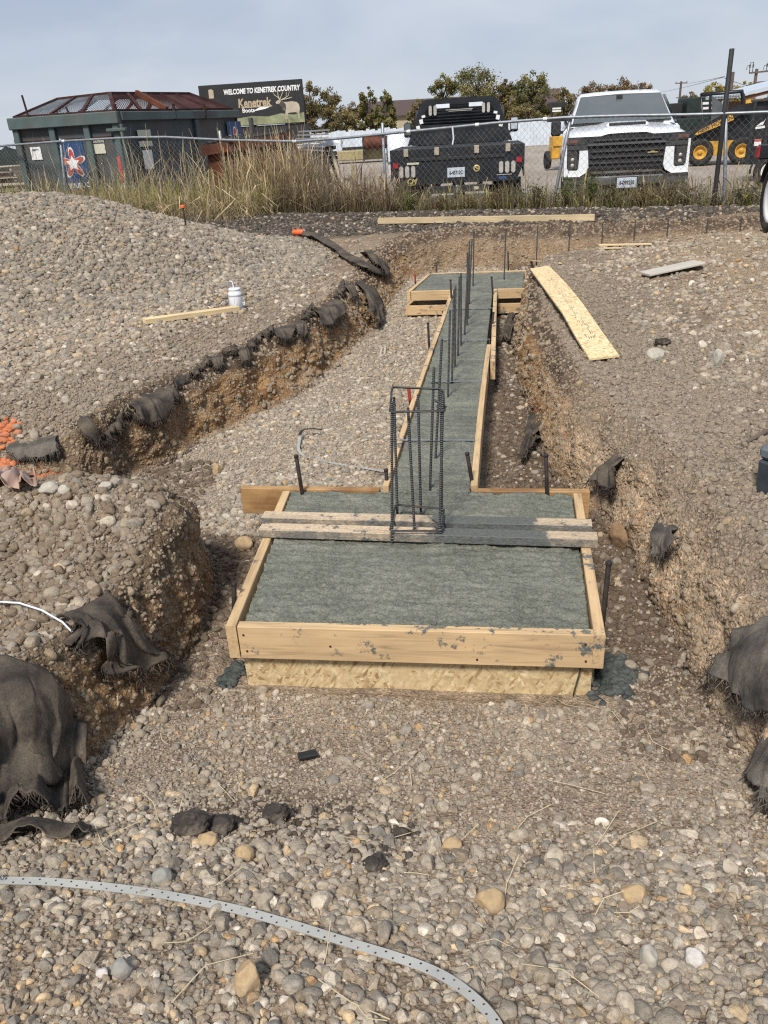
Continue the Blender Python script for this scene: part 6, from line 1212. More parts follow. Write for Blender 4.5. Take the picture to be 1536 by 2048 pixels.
def meshpanel(mb, a, b, c, d, nu, nv, r=.006):
    for i in range(nu+nv+1):        # expanded-metal diagonals
        for sg in (1, -1):
            t0, t1 = i/ nu, (i-nv)/nu
            pts = []
            for v in np.linspace(0, 1, 2):
                u = t0-(nv/nu)*v
                pts.append((u, v))
            (u0, v0), (u1, v1) = pts
            if u0 > 1: v0 = (u0-1)/(nv/nu); u0 = 1
            if u1 < 0: v1 = v1-(0-u1)/(nv/nu); u1 = 0
            if v1 <= v0: continue
            f = (lambda u, v: lerp(lerp(a, b, u), lerp(d, c, u), v)) if sg > 0 else (lambda u, v: lerp(lerp(a, b, 1-u), lerp(d, c, 1-u), v))
            mb.tube([tuple(f(u0, v0)), tuple(f(u1, v1))], r, 3, cap=False, smooth=False)
meshpanel(mb, e0, e1, rb, ra, 34, 12); mb.build('end_mesh', MAT['galv'], gd, fixn=False)
mb = MB(); meshpanel(mb, e1, f1, rc, rb, 60, 12); mb.build('side_mesh', RU, gd, fixn=False)
mb = MB(); t = lerp(e1, f1, .52); mb.add([tuple(t), tuple(lerp(e1, f1, .98)), tuple(lerp(rb, rc, .98)), tuple(lerp(rb, rc, .62))], [(0, 1, 2, 3)]); mb.build('lid_sheet', RU, gd)
mb = MB(); a = lerp(e1, f1, .40)+np.array((.03, -.05, .02)); b = lerp(rb, rc, .30)+np.array((.03, -.05, .03)); mb.tube([tuple(a), tuple(lerp(a, b, .97))], .07, 4, smooth=False); mb.build('lid_strap', MAT['rust2'], gd)
for x, h in ((-WD+.45, .42), (-WD*.42, .16)): mb = MB(); mb.tube([(x, -.05, ZT+.02), (x-.04, -.05, ZT+h)], .022, 6); mb.build('lid_pin', MAT['rust'], gd)
for t in (.0, .45, .72): mb = MB(); p = lerp(e1, f1, t); mb.tube([(p[0]+.06, p[1]-.06, ZT+.15), (p[0]+.06, p[1]-.06, ZT-.16)], .035, 6); mb.build('rim_chain', MAT['rust'], gd)
# stickers
def star(c, r, face, parent, M0=None):
    pts = []
    for kk in range(120):
        a = 2*math.pi*kk/120; rr = r*(.66+.34*math.cos(5*(a-math.pi/2))); pts.append((rr*math.cos(a), rr*math.sin(a)))
    return pts
def add_flat(name, pts, M, mat, parent, t=.004):
    mb = MB(); mb.M = M; mb.prism([(p[0], p[1]) for p in pts], 'z', 0, t); return mb.build(name, mat, parent)
def rect(w, h): return [(-w/2, -h/2), (w/2, -h/2), (w/2, h/2), (-w/2, h/2)]
def rsticker(M, s, parent):
    b = add_flat('blue_sticker', rect(.62*s, 1.28*s), M, MAT['blue'], parent)
    up = Matrix.Translation((0, .22*s, 0)); add_flat('emblem_border', star(0, .315*s, 0, 0), M @ up @ Matrix.Translation((0, 0, .004)), MAT['white'], b)
    add_flat('emblem', star(0, .275*s, 0, 0), M @ up @ Matrix.Translation((0, 0, .008)), MAT['stickred'], b)
    st = []
    for kk in range(10): a = math.pi/2+2*math.pi*kk/10; rr = (.16 if kk % 2 == 0 else .08)*s; st.append((rr*math.cos(a), rr*math.sin(a)))
    add_flat('emblem_star', st, M @ up @ Matrix.Translation((0, 0, .012)), MAT['white'], b)
    text_part('REPUBLIC', .125*s, MAT['white'], b, M @ Matrix.Translation((0, -.21*s, .006)), 'sticker_name', .001, bold=.004); text_part('SERVICES', .08*s, MAT['stickred'], b, M @ Matrix.Translation((0, -.32*s, .006)), 'sticker_line', .001, bold=.002); text_part('388-8870', .10*s, MAT['white'], b, M @ Matrix.Translation((0, -.47*s, .006)), 'sticker_number', .001, bold=.002)
rsticker(sign_M((-1.17, .045, 1.02), '-y', R(2)), .98, gd)
Mside = Matrix.Translation(lng(4.1, 1.25, .01)) @ Matrix(((dx, 0, dy, 0), (dy, 0, -dx, 0), (0, 1, 0, 0), (0, 0, 0, 1)))
rsticker(Mside, .98, gd)
def sidemat(s, z, o=.0): return Matrix.Translation(lng(s, z, o)) @ Matrix(((dx, 0, dy, 0), (dy, 0, -dx, 0), (0, 1, 0, 0), (0, 0, 0, 1)))
for z, h, m in ((1.70, .16, 'cream'), (1.52, .10, 'cream'), (1.22, .36, 'white')): add_flat('side_label', rect(.42 if h < .3 else .30, h), sidemat(.75, z), MAT[m], gd)
s_ = add_flat('caution_label', rect(.24, .26), sign_M((-.52, .045, 1.52)), MAT['cream'], gd); add_flat('caution_band', rect(.23, .07), sign_M((-.52, .040, 1.61)), MAT['ink'], s_); text_part('CAUTION', .052, MAT['cream'], s_, sign_M((-.52, .034, 1.61)), 'caution_lettering', .001, bold=.002)
s_ = add_flat('end_label', rect(.24, .24), sign_M((-1.98, .045, 1.46)), MAT['white'], gd); text_part('EMPTY', .05, MAT['ink'], s_, sign_M((-1.98, .040, 1.52)), 'label_lettering', .001, bold=.002)
for z, m in ((1.2, 'stickred'), (.95, 'stickred'), (.72, 'white'), (.45, 'stickred')): mb = MB(); mb.box((-.10, -.035, z), (.07, .004, .24)); mb.build('reflective_tape', MAT[m], gd)
add_flat('rim_label', rect(.9, .09), sidemat(2.9, ZT-.05, .075), MAT['dumpgrey'], gd); text_part('TRI-COUNTY 24', .09, MAT['white'], gd, sidemat(2.9, ZT-.05, .081), 'rim_lettering', .001, bold=.002) if False else None
# rusty open container in front of it
r0 = AT(520, 15.1, .3); r0[2] = .3; rc_ = thing('rusty_container', 'rust-brown open steel container with sloped end in the tall grass', 'container', tuple(r0), YAW+R(4)); rc_.scale = (1, 1, .95)
RB = MAT['rust2']; k = .0094
sec = [(-.95, 0.0), (.80, 0.0), (.80, 1.66), (-.95, 1.52)]
mb = MB(); mb.prism([(-.78, .0), (.62, .0), (.60, 1.60), (-.80, 1.50)], 'y', 0, .03); mb.build('front_wall', RB, rc_)
mb = MB(); mb.prism([(-.88, 1.32), (.60, 1.46), (.62, 1.60), (-.9, 1.50)], 'y', -.10, .02); mb.build('front_lip', RB, rc_)
mb = MB(); mb.prism([(.60, 1.66), (.70, 1.62), (1.02, 1.04), (.92, 1.0)], 'y', -.08, .10); mb.prism([(.92, 1.04), (1.0, 1.04), (1.02, -.05), (.92, -.05)], 'y', -.06, .06); mb.build('sloped_brace', RB, rc_)
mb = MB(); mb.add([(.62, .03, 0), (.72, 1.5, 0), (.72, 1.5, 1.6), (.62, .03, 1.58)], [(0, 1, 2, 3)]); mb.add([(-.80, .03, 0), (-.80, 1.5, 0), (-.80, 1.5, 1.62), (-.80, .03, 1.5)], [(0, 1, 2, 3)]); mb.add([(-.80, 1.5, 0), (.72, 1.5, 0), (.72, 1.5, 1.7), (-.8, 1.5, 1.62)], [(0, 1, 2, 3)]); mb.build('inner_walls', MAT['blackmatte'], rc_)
mb = MB()
for i in range(10): u = i/9; mb.tube([(-.85+1.4*u, .0, 1.53+.09*u), (-.75+1.4*u, .9, 1.62+.07*u)], .012, 4)
for i in range(6): u = i/5; mb.tube([(-.85, .9*u, 1.53+.05*u), (.62, .9*u, 1.64+.04*u)], .012, 4)
mb.build('top_grate', MAT['blackmatte'], rc_, fixn=False)
# billboard
b0 = AT(522, 31.0, .1); b0[2] = .1; bb = thing('billboard', 'black billboard reading welcome, with an elk, behind the containers', 'billboard', tuple(b0), YAW+R(-9))
BW, BZ0, BZ1 = 3.95, 2.05, 3.48
mb = MB(); mb.box((0, 0, (BZ0+BZ1)/2), (BW, .12, BZ1-BZ0), ch=.01); face = mb.build('sign_board', MAT['blackmatte'], bb)
mb = MB(); mb.box((.05, .04, 1.62), (BW+.1, .08, .82)); mb.build('lower_panel', MAT['blackmatte'], bb)
for x in (-1.7, 0, 1.92): mb = MB(); mb.box((x, .14, 1.4), (.12, .12, 2.8)); mb.build('sign_post', MAT['rust'], bb)
text_part('WELCOME TO KENETREK COUNTRY', .235, MAT['white'], face, sign_M((.42, -.064, 3.20)), 'welcome_lettering', .002, bold=.009, shear=.18, sx=.735)
text_part('Kenetrek', .40, MAT['gold2'], face, sign_M((.10, -.064, 2.80)), 'name_lettering', .002, bold=.012, shear=.1, sx=.82)
mb = MB(); mb.box((.18, -.064, 2.665), (1.2, .006, .03)); mb.build('name_underline', MAT['gold2'], face)
text_part('Boots', .20, MAT['white'], face, sign_M((-.15, -.064, 2.56)), 'boots_lettering', .002, bold=.004)
text_part('MAKE SOME TRACKS', .09, MAT['white'], face, sign_M((.20, -.064, 2.44)), 'small_lettering', .001, bold=.002, shear=.2) if False else None
elk = [(-.02, .0), (.02, .34), (-.06, .40), (-.16, .52), (-.24, .66), (-.36, .64), (-.42, .70), (-.36, .77), (-.27, .80), (-.20, .83), (-.13, .80), (-.04, .72), (.10, .70), (.35, .72), (.58, .68), (.68, .58), (.71, .40), (.67, .26), (.68, .0), (.61, .0), (.58, .22), (.50, .26), (.30, .26), (.16, .25), (.10, .20), (.08, .0)]
def flat2(pts, x, z, s, name, mat, dy): return add_flat(name, [(p[0]*s, p[1]*s) for p in pts], sign_M((x, dy, z)), mat, face, .003)
flat2([(-1.9, 0), (.98, 0), (.98, .33), (.6, .26), (.1, .33), (-.4, .25), (-1.0, .30), (-1.9, .22)], .98, 2.07, 1.0, 'meadow_picture', MAT['meadow'], -.061)
flat2(elk, 1.25, 2.20, .80, 'elk_picture', MAT['elk'], -.066); flat2([(-.27, .60), (-.02, .40), (.04, .34), (.06, .60), (-.04, .72), (-.14, .78)], 1.25, 2.20, .80, 'elk_mane', MAT['elkdark'], -.070)
an = MB(); an.M = sign_M((1.25, -.07, 2.20)) @ Matrix.Scale(.87, 4)
for s0, pts in (((-.20, .80), [(-.28, .92), (-.42, 1.0), (-.50, 1.14)]), ((-.20, .80), [(-.26, .98), (-.27, 1.22)]), ((-.2, .8), [(-.12, .95), (-.02, 1.12)]), ((-.13, .80), [(.05, .86), (.22, .95), (.30, 1.16)]), ((-.13, .8), [(.12, .90), (.14, 1.1)]), ((-.13, .8), [(.2, .84), (.38, .88)])):
    an.tube([(p[0]*.92, p[1]*.92, 0) for p in [s0]+pts], [.022, .018, .014, .008][:len(pts)+1], 5)
an.build('elk_antlers', MAT['antler'], face)
flat2([(-.1, -.02), (.08, -.02), (.09, .22), (.02, .27), (-.09, .25)], -1.50, 3.06, 1.05, 'corner_picture', MAT['elk'], -.062); flat2([(0, 0), (.5, .06), (.75, .14), (.35, .15)], .0, 2.52, 1.0, 'white_swoosh', MAT['white'], -.062)
# dark screen fence and stacked pallets far left
p0, p1 = AT(-60, 27, .1), AT(120, 26, .1); d = Vector(p1-p0); d.z = 0; s = thing('screen_fence', 'dark green screened fence behind the containers at left', 'fence', (p0[0], p0[1], .1), math.atan2(d.y, d.x)); mb = MB(); Lf = d.length
rows = [[(Lf*i/40, .05*math.sin(i*1.3), z+(.05*math.sin(i*.9) if z > 1 else 0)) for i in range(41)] for z in (0, 1.0, 1.78)]; mb.grid(rows); mb.build('screen_cloth', MAT['screen'], s)
for x, h in ((Lf*.30, 3.1), (Lf*.72, 2.0), (Lf*.02, 2.0)): mb = MB(); mb.tube([(x, -.05, 0), (x-.1, -.05, h)], .045, 8); mb.build('screen_post', MAT['rust'], s)
for i, (px, zc, n, lab) in enumerate(((22, 22.5, 9, 'tall untidy stack of grey pallets at the left edge'), (52, 21.5, 6, 'lower stack of grey pallets beside the green container'))):
    c = AT(px, zc, .2); c[2] = .2; s = thing('pallet_stack', lab, 'pallets', tuple(c), YAW+R(8*i), 'grey pallet stacks at left'); rr = random.Random(i)
    for j in range(n):
        mb = MB(); ox, oy, rz = rr.uniform(-.06, .06), rr.uniform(-.05, .05), rr.uniform(-.06, .06); z = .14*j
        for x in (-.5, 0, .5): mb.box((x+ox, oy, z+.05), (.05, 1.0, .09), (0, 0, rz))
        for y in np.linspace(-.48, .48, 6): mb.box((ox, y+oy, z+.108), (1.15, .10, .02), (0, 0, rz))
        mb.build('pallet', MAT['lumber_grey'], s, fixn=False)
# tarp-covered lumber pile with leaning beams
c = AT(648, 30, .1); c[2] = .1; s = thing('tarp_covered_pile', 'dark lumber pile under a crumpled white tarp behind the fence', 'lumber pile', tuple(c), YAW); rr = random.Random(8); mb = MB()
for j in range(7):
    for i in range(3): mb.box((-.25+rr.uniform(-.1, .1), -.5+i*.5, .12+j*.17), (1.5+rr.uniform(-.2, .2), .3, .12), (0, rr.uniform(-.03, .03), rr.uniform(-.05, .05)))
mb.build('stacked_timber', MAT['lumber_dark'], s, fixn=False)
q = [[(-1.0+i*.075, -.75+j*.17, 1.32+.16*sstep(.5, 1.2, i*.05)+.07*pnoise(np.array([i*.4]), np.array([j*.5]), seed=4)[0]-(.18 if j == 0 else 0)-(.2 if i in (0, 24) else 0)) for i in range(25)] for j in range(10)]; mb = MB(); mb.grid(q); o = mb.build('white_tarp', MAT['tarp'], s); md = o.modifiers.new('t', 'SOLIDIFY'); md.thickness = .01
for x in (0, .24): o = rod('leaning_beam', (c[0]+.62+x, c[1]-.9, .1), (c[0]+.05+x, c[1]-.4, 1.62), .085, MAT['lumber_grey'], s, 4)
c = AT(628, 29, .1); c[2] = .1; s = thing('steel_scrap_stack', 'stack of grey metal bars under the right end of the billboard', 'scrap', tuple(c), YAW+R(6)); 
for j in range(6): mb = MB(); mb.box((-.1+.05*j, 0, 1.15+.12*j), (1.1, .5, .05), (0, .1-.02*j, 0)); mb.build('metal_bar', MAT['galv'], s)
mb = MB(); mb.box((-.1, .05, .56), (1.0, .5, 1.1)); mb.build('stack_base', MAT['blackmatte'], s)
# yellow low trailer and rusty tank
c = AT(722, 45, .1); c[2] = .1; s = thing('yellow_trailer', 'low yellow flat trailer bed before the white fence', 'trailer', tuple(c), YAW); mb = MB(); mb.box((0, 0, .40), (2.6, 1.6, .5), ch=.04); mb.build('trailer_bed', MAT['oldyellow'], s); mb = MB(); mb.box((-.2, -.2, .75), (1.6, .5, .14)); mb.build('stacked_panels', MAT['blackmatte'], s)
c = AT(752, 44, .1); c[2] = .1; s = thing('rusty_tank', 'rusty brown tank on a black stand before the white fence', 'tank', tuple(c), YAW); mb = MB(); mb.lathe([(0, -.7), (.3, -.68), (.34, -.5), (.34, .5), (.3, .68), (0, .7)], (0, 0, 1.0), 'x', 18); mb.build('tank_drum', MAT['rust2'], s)
for x in (-.65, .65): mb = MB(); mb.box((x, 0, .62), (.08, .6, 1.25)); mb.build('stand_leg', MAT['blackmatte'], s)
mb = MB(); mb.tube([(-.65, -.2, 1.35), (.65, -.2, 1.42)], .03, 6); mb.build('stand_rail', MAT['blackmatte'], s)
c = AT(800, 30, .1); c[2] = .1; s = thing('white_barrel_tank', 'tall white tank partly hidden behind the black truck', 'tank', tuple(c), YAW); mb = MB(); mb.lathe([(0, 1.55), (.3, 1.52), (.42, 1.38), (.42, .1), (.38, .0)], n=24); mb.build('tank_body', MAT['plastic_white'], s); mb = MB(); mb.lathe([(.44, .5), (.45, .52), (.45, .56), (.44, .58)], n=24); mb.build('tank_band', MAT['galv'], s)
# long whitewashed fence
a, b = AT(575, 60, .1), AT(1300, 54, .1); d = Vector(b-a); d.z = 0; s = thing('white_fence', 'long whitewashed sheet fence with a ragged top across the far yard', 'fence', (a[0], a[1], .05), math.atan2(d.y, d.x)); Lf = d.length; nn = int(Lf/.22); rr = random.Random(2)
for g in range(8):
    mb = MB(); i0, i1 = nn*g//8, nn*(g+1)//8
    for i in range(i0, i1): h = 1.62+rr.uniform(-.10, .12); mb.box((Lf*(i+.5)/nn, rr.uniform(-.01, .01), h/2), (Lf/nn*.97, .03, h))
    mb.build('fence_panel', MAT['whitewash'], s, fixn=False)
# buildings
def gable(name, label, c, w, dp, h, rh, rz, wall, roof, along='x', ov=.3):
    s = thing(name, label, 'building', tuple(c), rz); mb = MB(); mb.prism([(-w/2, 0), (w/2, 0), (w/2, h), (0, h+rh), (-w/2, h)] if along == 'y' else [(-w/2, 0), (w/2, 0), (w/2, h), (-w/2, h)], 'y', 0, dp); mb.build('wall', wall, s); mb = MB()
    if along == 'y':
        for sg in (-1, 1): mb.prism([(0, h+rh+.02), (sg*(w/2+ov), h-rh*ov/(w/2)+.02), (sg*(w/2+ov), h-rh*ov/(w/2)+.17), (0, h+rh+.17)], 'y', -ov, dp+ov)
    else:
        mb.prism([(-ov, h-.05), (dp/2, h+rh), (dp+ov, h-.05), (dp+ov, h+.10), (dp/2, h+rh+.15), (-ov, h+.10)], 'x', -w/2-ov, w/2+ov)
    mb.build('roof', roof, s); return s
c = AT(880, 92, .1); c[2] = .1; bh = gable('long_shed', 'long low shed with a dull brown roof behind the trees', c, 17, 6, 2.7, 1.55, YAW, MAT['shedwall'], MAT['brownroof'])
c = AT(1075, 92, .1); c[2] = .1; gable('long_shed', 'low brown-roofed shed between the black and white trucks', c, 5.5, 6, 2.5, 2.0, YAW, MAT['shedwall'], MAT['brownroof'])
c = AT(1532, 33, .1); c[2] = .1; bs = thing('plank_barn', 'weathered brown plank barn with a pale metal roof at right', 'building', (c[0]+.0, c[1], .1), YAW+R(-2)); mb = MB(); kk = .02
xb = lambda px: (px-1532)*33/FPX/ .985
zw = ZAT(1520, 200, 33)-.1
mb.box((xb(1503)+2.3, 1.6, zw/2), (4.6, 3.0, zw)); mb.build('plank_wall', MAT['barn'], bs)
for i in range(18): mb = MB(); mb.box((xb(1503)+.13+i*.26, .085, zw/2-.02), (.24, .03, zw-.05)); mb.build('wall_plank', MAT['barn'], bs)
za, zb_, zc_, zd = ZAT(1459, 193, 33)-.1, ZAT(1536, 172, 33)-.1, ZAT(1468, 200, 33)-.1, ZAT(1536, 188, 33)-.1; sl_ = (zb_-za)/(xb(1536)-xb(1459)); xe = 4.6
mb = MB(); mb.prism([(xb(1459), za-.06), (xe, za-.06+sl_*(xe-xb(1459))), (xe, za+sl_*(xe-xb(1459))+.06), (xb(1459), za+.06)], 'y', -.5, 3.4); mb.build('roof', MAT['metalroof'], bs); mb = MB(); mb.prism([(xb(1464), zc_-.05), (xe, zc_-.05+sl_*(xe-xb(1464))), (xe, za-.07+sl_*(xe-xb(1464))), (xb(1464), za-.07)], 'y', -.42, -.36); mb.build('fascia_board', MAT['barn'], bs)
mb = MB(); mb.tube([(xb(1472), -.3, zw-.75), (xb(1482), -.3, zw-.1)], .06, 4, smooth=False); mb.build('roof_brace', MAT['lumber_grey'], bs)
# dark truck and container behind the skid steer
c = AT(1375, 38, .1); c[2] = .1; s = thing('dark_equipment', 'dark green machine with white louvres behind the white pickup', 'machine', tuple(c), YAW); mb = MB(); mb.box((.25, 0, 1.75), (1.4, 1.4, .9), ch=.05); mb.box((.1, 0, .75), (2.2, 1.5, 1.2), ch=.04); mb.build('machine_body', MAT['darkgreen'], s)
for z in (1.72, 1.92): mb = MB(); mb.box((.55, -.71, z), (.7, .02, .10)); mb.build('louvre', MAT['white'], s)
mb = MB(); mb.box((-1.1, .2, 1.55), (1.0, 1.4, .9), ch=.03); mb.build('dark_box', MAT['blackmatte'], s)
# utility poles, wires and the wooden substation frame
def pole(px, zc, z1, r, label, arms, name='utility_pole'):
    c = AT(px, zc, .1); c[2] = .1; s = thing(name, label, 'pole', tuple(c), YAW); mb = MB(); mb.tube([(0, 0, 0), (0, 0, z1)], [r*1.2, r], 8); mb.build('pole_shaft', MAT['oldwood'], s)
    for z, w, dz in arms: mb = MB(); mb.box((0, -.12, z), (w, .12, .14), (0, dz, 0)); mb.build('crossarm', MAT['oldwood'], s)
    for z, w, dz in arms[:1]:
        for x in (-w*.46, w*.05, w*.46): mb = MB(); mb.lathe([(.0, .22), (.05, .2), (.06, .1), (.03, 0)], (x, -.12, z+.06), 'z', 8); mb.build('insulator', MAT['blackmatte'], s)
    return s, c
zp = ZAT(1358, 164, 130); pole(1355, 130, zp-.1, .16, 'utility pole with one crossarm above the white pickup', [(zp-.35, 1.9, 0), (ZAT(1352, 196, 130)-.1, 1.2, 0)])
zq = ZAT(1451, 147, 40); pole(1449, 40, zq-.1, .07, 'bare wooden pole beside the tall black pole', [])
s = thing('substation_frame', 'wooden substation frame with insulators above the barn roof', 'substation', tuple(AT(1510, 52, .1)), YAW); k = 1/ (FPX/52)
zs_ = lambda py: ZAT(1510, py, 52)-.1
for x, t_ in ((-15, 140), (17, 138)): mb = MB(); mb.tube([(x*k, 0, 0), (x*k+.05, 0, zs_(t_))], [.11, .09], 8); mb.build('frame_post', MAT['oldwood'], s)
for py, w_, o_ in ((146, 62, 2), (166, 36, 2)): mb = MB(); mb.box((o_*k, -.12, zs_(py)), (w_*k, .08, .10), (0, -.04, 0)); mb.build('frame_beam', MAT['oldwood'], s)
for x, tp in ((-29, 133), (-23, 127), (4, 134), (11, 125), (17, 120), (24, 126)):
    z0_, z1_ = zs_(146), zs_(tp); mb = MB(); mb.tube([(x*k, -.12, z0_), (x*k, -.12, z1_)], .022, 6); mb.lathe([(.02, .0), (.07, .03), (.02, .06), (.07, .09), (.02, .12), (.07, .15), (.01, .18)], (x*k, -.12, z0_+.25), 'z', 8); mb.tube([(x*k, -.12, z1_), (x*k-.18, -.12, z1_-.02), (x*k-.2, -.12, z1_-.25)], .018, 5); mb.build('insulator_rod', MAT['blackmatte'], s)
def wire(px0, zc0, z0, px1, zc1, z1, sag, label):
    a, b = AT(px0, zc0, z0), AT(px1, zc1, z1); c = (a+b)/2; mb = MB(); mb.tube([a+(b-a)*t-np.array([0, 0, sag*4*t*(1-t)])-c for t in np.linspace(0, 1, 14)], .014, 4); o = mb.build('power_line', MAT['blackmatte']); o.location = c; tag(o, label, 'power line')
wire(1310, 130, ZAT(1310, 186, 130), 1449, 40, zq-.15, .1, 'power line rising from the white pickup roof to the bare pole'); wire(1449, 40, zq-.2, 1530, 52, ZAT(1530, 176, 52), .1, 'power line dropping from the bare pole to the substation'); wire(1367, 130, zp-.3, 1449, 41, zq-.1, .05, 'thin power line from the crossarm pole to the bare pole')
# trees
def tree(px, zc, pytop, wpx, cols, label, seed, dens=1.0, trunk=True, low=.25, z0=.1):
    r = np.random.default_rng(seed); c = AT(px, zc, z0); c[2] = z0; H = ZAT(px, pytop, zc)-z0; Rw = wpx/2*zc/FPX; s = thing('tree', label, 'tree', tuple(c), 0, 'autumn trees beyond the yard')
    mb = MB(); mb.tube([(0, 0, 0), (.05*H*.2, 0, H*.35), (0, 0, H*.8)], [.028*H, .020*H, .006*H], 7); tips = []
    nl = int(34*dens)+14
    for i in range(nl):
        zz = H*r.uniform(low, .92); a = r.uniform(0, 2*np.pi); env = math.sin(math.pi*min(1, max(.05, (zz/H-low*.6)/(1.04-low*.6)))**.8)**.6; l = Rw*env*r.uniform(.45, 1.0); b = np.array([0, 0, zz*.72]); e = np.array([math.cos(a)*l, math.sin(a)*l, zz]); m = b*.45+e*.55+np.array([0, 0, .03*H]); mb.tube([b, m, e], [.010*H, .006*H, .002*H], 4, cap=False); tips += [(e, .8), (m*.4+e*.6, .8)]
    tips.append((np.array([0, 0, H*.97]), .7)); mb.build('trunk', MAT['bark'], s, fixn=False); V, C = [], []
    for e, sc in tips:
        nb = int(r.integers(55, 110)); rad = Rw*r.uniform(.16, .40)*sc; cc = np.array(cols[r.integers(len(cols))])*np.array((1.2, 1.28, 1.1))*r.uniform(.75, 1.25); p = r.normal(size=(nb, 3)); p /= np.linalg.norm(p, axis=1, keepdims=True); p *= (r.random((nb, 1))**.6)*rad; p[:, 2] *= .85; p += e; p = p[p[:, 2] < H*1.06]; nb = len(p); d1 = r.normal(size=(nb, 3)); d1 /= np.linalg.norm(d1, axis=1, keepdims=True); d2 = np.cross(d1, r.normal(size=(nb, 3))); d2 /= np.linalg.norm(d2, axis=1, keepdims=True)+1e-9; L = .00105*zc*r.uniform(.6, 1.5, (nb, 1)); V.append(np.stack([p-d1*L, p+d2*L*.6, p+d1*L, p-d2*L*.6], 1)); C.append(np.repeat((cc*r.uniform(.6, 1.4, (nb, 1)))[:, None, :], 4, 1))
    V = np.concatenate(V); C = np.concatenate(C).reshape(-1, 3); npmesh('crown', V.reshape(-1, 3), np.arange(len(V)*4).reshape(-1, 4), MAT['leaf'], s, False, {'col': ('FLOAT_COLOR', np.concatenate([C, np.ones((len(C), 1))], 1))})
BRN = [(.17, .125, .07), (.20, .15, .08), (.14, .11, .065), (.24, .185, .085)]; GRN = [(.15, .135, .06), (.19, .165, .07), (.12, .11, .06), (.23, .18, .07)]; YEL = [(.33, .245, .08), (.25, .21, .085), (.38, .28, .09)]; RDB = [(.18, .115, .07), (.15, .10, .065), (.21, .14, .08)]
for i, (px, zc, zt_, w, cl, lab, de) in enumerate([(630, 70, 164, 74, BRN, 'brown-leaved tree just right of the billboard', 1.0), (668, 70, 178, 64, BRN, 'brown tree second from the billboard', .9), (712, 71, 206, 50, RDB, 'low thin tree between two brown trees left of the black truck', .6), (744, 70, 174, 50, GRN, 'olive slender tree left of the black truck, the taller of its pair', .8), (775, 70, 182, 46, GRN, 'olive slender tree nearest the left mirror of the black truck', .8), (838, 66, 198, 50, BRN, 'small brown tree behind the left of the black truck rack', .8),
      (888, 78, 150, 74, GRN, 'olive tree left of the biggest crown above the black truck', 1.0), (956, 78, 136, 130, GRN, 'biggest olive-brown tree crown above the black truck rack', 1.6), (1010, 78, 160, 54, BRN, 'narrow brown tree between two big crowns', .8), (1064, 74, 145, 92, GRN, 'tall dark olive tree left of the white pickup', 1.4), (1122, 72, 178, 64, BRN, 'small yellow-brown tree touching the white pickup left side', .9), (1180, 78, 168, 86, RDB, 'reddish-brown tree behind the white pickup cab, left', 1.1), (1238, 80, 160, 84, RDB, 'reddish-brown tree behind the middle of the white pickup roof', 1.1), (1280, 80, 168, 60, RDB, 'reddish-brown tree behind the white pickup roof, right', .9),
      (1376, 66, 186, 56, BRN, 'brown bush-like tree under the crossarm pole', 1.0), (1418, 66, 168, 66, YEL, 'yellow autumn tree left of the tall black pole', 1.1), (1478, 66, 164, 50, YEL, 'yellow autumn tree between the black pole and barn', .8), (1050, 66, 210, 80, BRN, 'low brown thicket tree between the trucks', .9), (694, 64, 222, 66, BRN, 'low brown scrub tree above the white fence at left', .8), (596, 68, 214, 44, BRN, 'brown scrub tree half hidden behind the billboard edge', .7)]):
    tree(px, zc, zt_, w, cl, lab, 300+i, de)
# ------------------------------------------------------------ camera, sky, sun
cd = bpy.data.cameras.new('camera'); cam = bpy.data.objects.new('camera', cd); COL.objects.link(cam)
cd.sensor_fit = 'VERTICAL'; cd.sensor_height = 24.0; cd.lens = FPX/2048*24.0; cd.clip_start = .05; cd.clip_end = 3000
_r = RIGHT0*math.cos(ROLL)-UP0*math.sin(ROLL); _u2 = RIGHT0*math.sin(ROLL)+UP0*math.cos(ROLL)
cam.matrix_world = Matrix(((_r[0], _u2[0], -FWD[0], CAMPOS[0]), (_r[1], _u2[1], -FWD[1], CAMPOS[1]), (_r[2], _u2[2], -FWD[2], CAMPOS[2]), (0, 0, 0, 1)))
scene.camera = cam
w = bpy.data.worlds.new('World'); scene.world = w; w.use_nodes = True; nt = w.node_tree; bg = nt.nodes['Background']
sky = nt.nodes.new('ShaderNodeTexSky'); sky.sky_type = 'NISHITA'; sky.sun_disc = False; SUN_EL, SUN_AZ = R(52), R(12)
sky.sun_elevation = SUN_EL; sky.dust_density = 3.0; sky.air_density = 1.0; sky.altitude = 1400
# sun direction (towards the sun): behind the photographer, a little to the left
SD = Vector((math.sin(SUN_AZ+math.pi)*math.cos(SUN_EL), math.cos(SUN_AZ+math.pi)*math.cos(SUN_EL), math.sin(SUN_EL)))
sky.sun_rotation = math.atan2(SD.x, SD.y)
tc = nt.nodes.new('ShaderNodeTexCoord'); mp = nt.nodes.new('ShaderNodeMapping'); mp.inputs['Scale'].default_value = (1.2, 1.2, 3.2); nt.links.new(tc.outputs['Generated'], mp.inputs['Vector'])
ns = nt.nodes.new('ShaderNodeTexNoise'); ns.inputs['Scale'].default_value = 3.0; ns.inputs['Detail'].default_value = 6; ns.inputs['Roughness'].default_value = .5; ns.inputs['Distortion'].default_value = .5; nt.links.new(mp.outputs[0], ns.inputs['Vector'])
cr = nt.nodes.new('ShaderNodeValToRGB'); cr.color_ramp.elements[0].position = .38; cr.color_ramp.elements[0].color = (.37, .46, .645, 1); cr.color_ramp.elements[1].position = .64; cr.color_ramp.elements[1].color = (.66, .72, .83, 1)
nt.links.new(ns.outputs['Fac'], cr.inputs['Fac'])
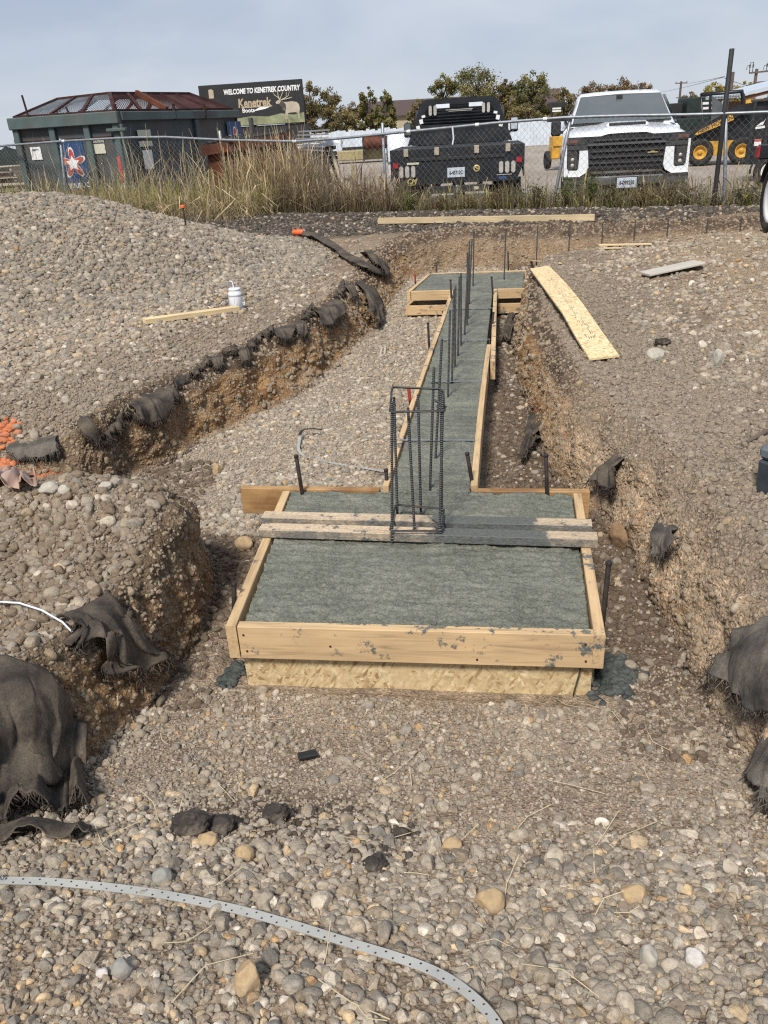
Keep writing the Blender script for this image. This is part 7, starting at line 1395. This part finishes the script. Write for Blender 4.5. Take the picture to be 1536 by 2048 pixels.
sx = nt.nodes.new('ShaderNodeSeparateXYZ'); nt.links.new(tc.outputs['Generated'], sx.inputs[0])
hr = nt.nodes.new('ShaderNodeValToRGB'); hr.color_ramp.elements[0].position = .0; hr.color_ramp.elements[0].color = (.80, .85, .91, 1); hr.color_ramp.elements[1].position = .26; hr.color_ramp.elements[1].color = (0, 0, 0, 1); nt.links.new(sx.outputs['Z'], hr.inputs['Fac'])
hf = nt.nodes.new('ShaderNodeMapRange'); hf.inputs['From Min'].default_value = 0; hf.inputs['From Max'].default_value = .24; hf.inputs['To Min'].default_value = .75; hf.inputs['To Max'].default_value = 0; nt.links.new(sx.outputs['Z'], hf.inputs['Value'])
mx = nt.nodes.new('ShaderNodeMix'); mx.data_type = 'RGBA'; nt.links.new(hf.outputs[0], mx.inputs[0]); nt.links.new(cr.outputs[0], mx.inputs[6]); mx.inputs[7].default_value = (.74, .79, .86, 1)
# thin overcast: the clear sky shows through a little
sk = nt.nodes.new('ShaderNodeMix'); sk.data_type = 'RGBA'; sk.blend_type = 'MULTIPLY'; sk.inputs[0].default_value = 1; sk.inputs[7].default_value = (.08, .08, .08, 1); nt.links.new(sky.outputs[0], sk.inputs[6])
m2 = nt.nodes.new('ShaderNodeMix'); m2.data_type = 'RGBA'; m2.inputs[0].default_value = .84; nt.links.new(sk.outputs[2], m2.inputs[6]); nt.links.new(mx.outputs[2], m2.inputs[7])
nt.links.new(m2.outputs[2], bg.inputs['Color']); bg.inputs['Strength'].default_value = .97
sl = bpy.data.lights.new('sun', 'SUN'); sl.energy = 4.6; sl.angle = R(11); sl.color = (1, .95, .87); so = bpy.data.objects.new('sun', sl); COL.objects.link(so)
so.rotation_euler = (-SD).to_track_quat('-Z', 'Y').to_euler(); so.location = (0, 0, 20)
scene.view_settings.view_transform = 'Standard'; scene.view_settings.look = 'None'; scene.view_settings.exposure = 0.0; scene.view_settings.gamma = 1.0
scene.cycles.max_bounces = 6; scene.cycles.diffuse_bounces = 3; scene.cycles.glossy_bounces = 3; scene.cycles.transparent_max_bounces = 6
scene.cycles.use_denoising = False; scene.cycles.filter_width = 1.2
scene.render.film_transparent = False
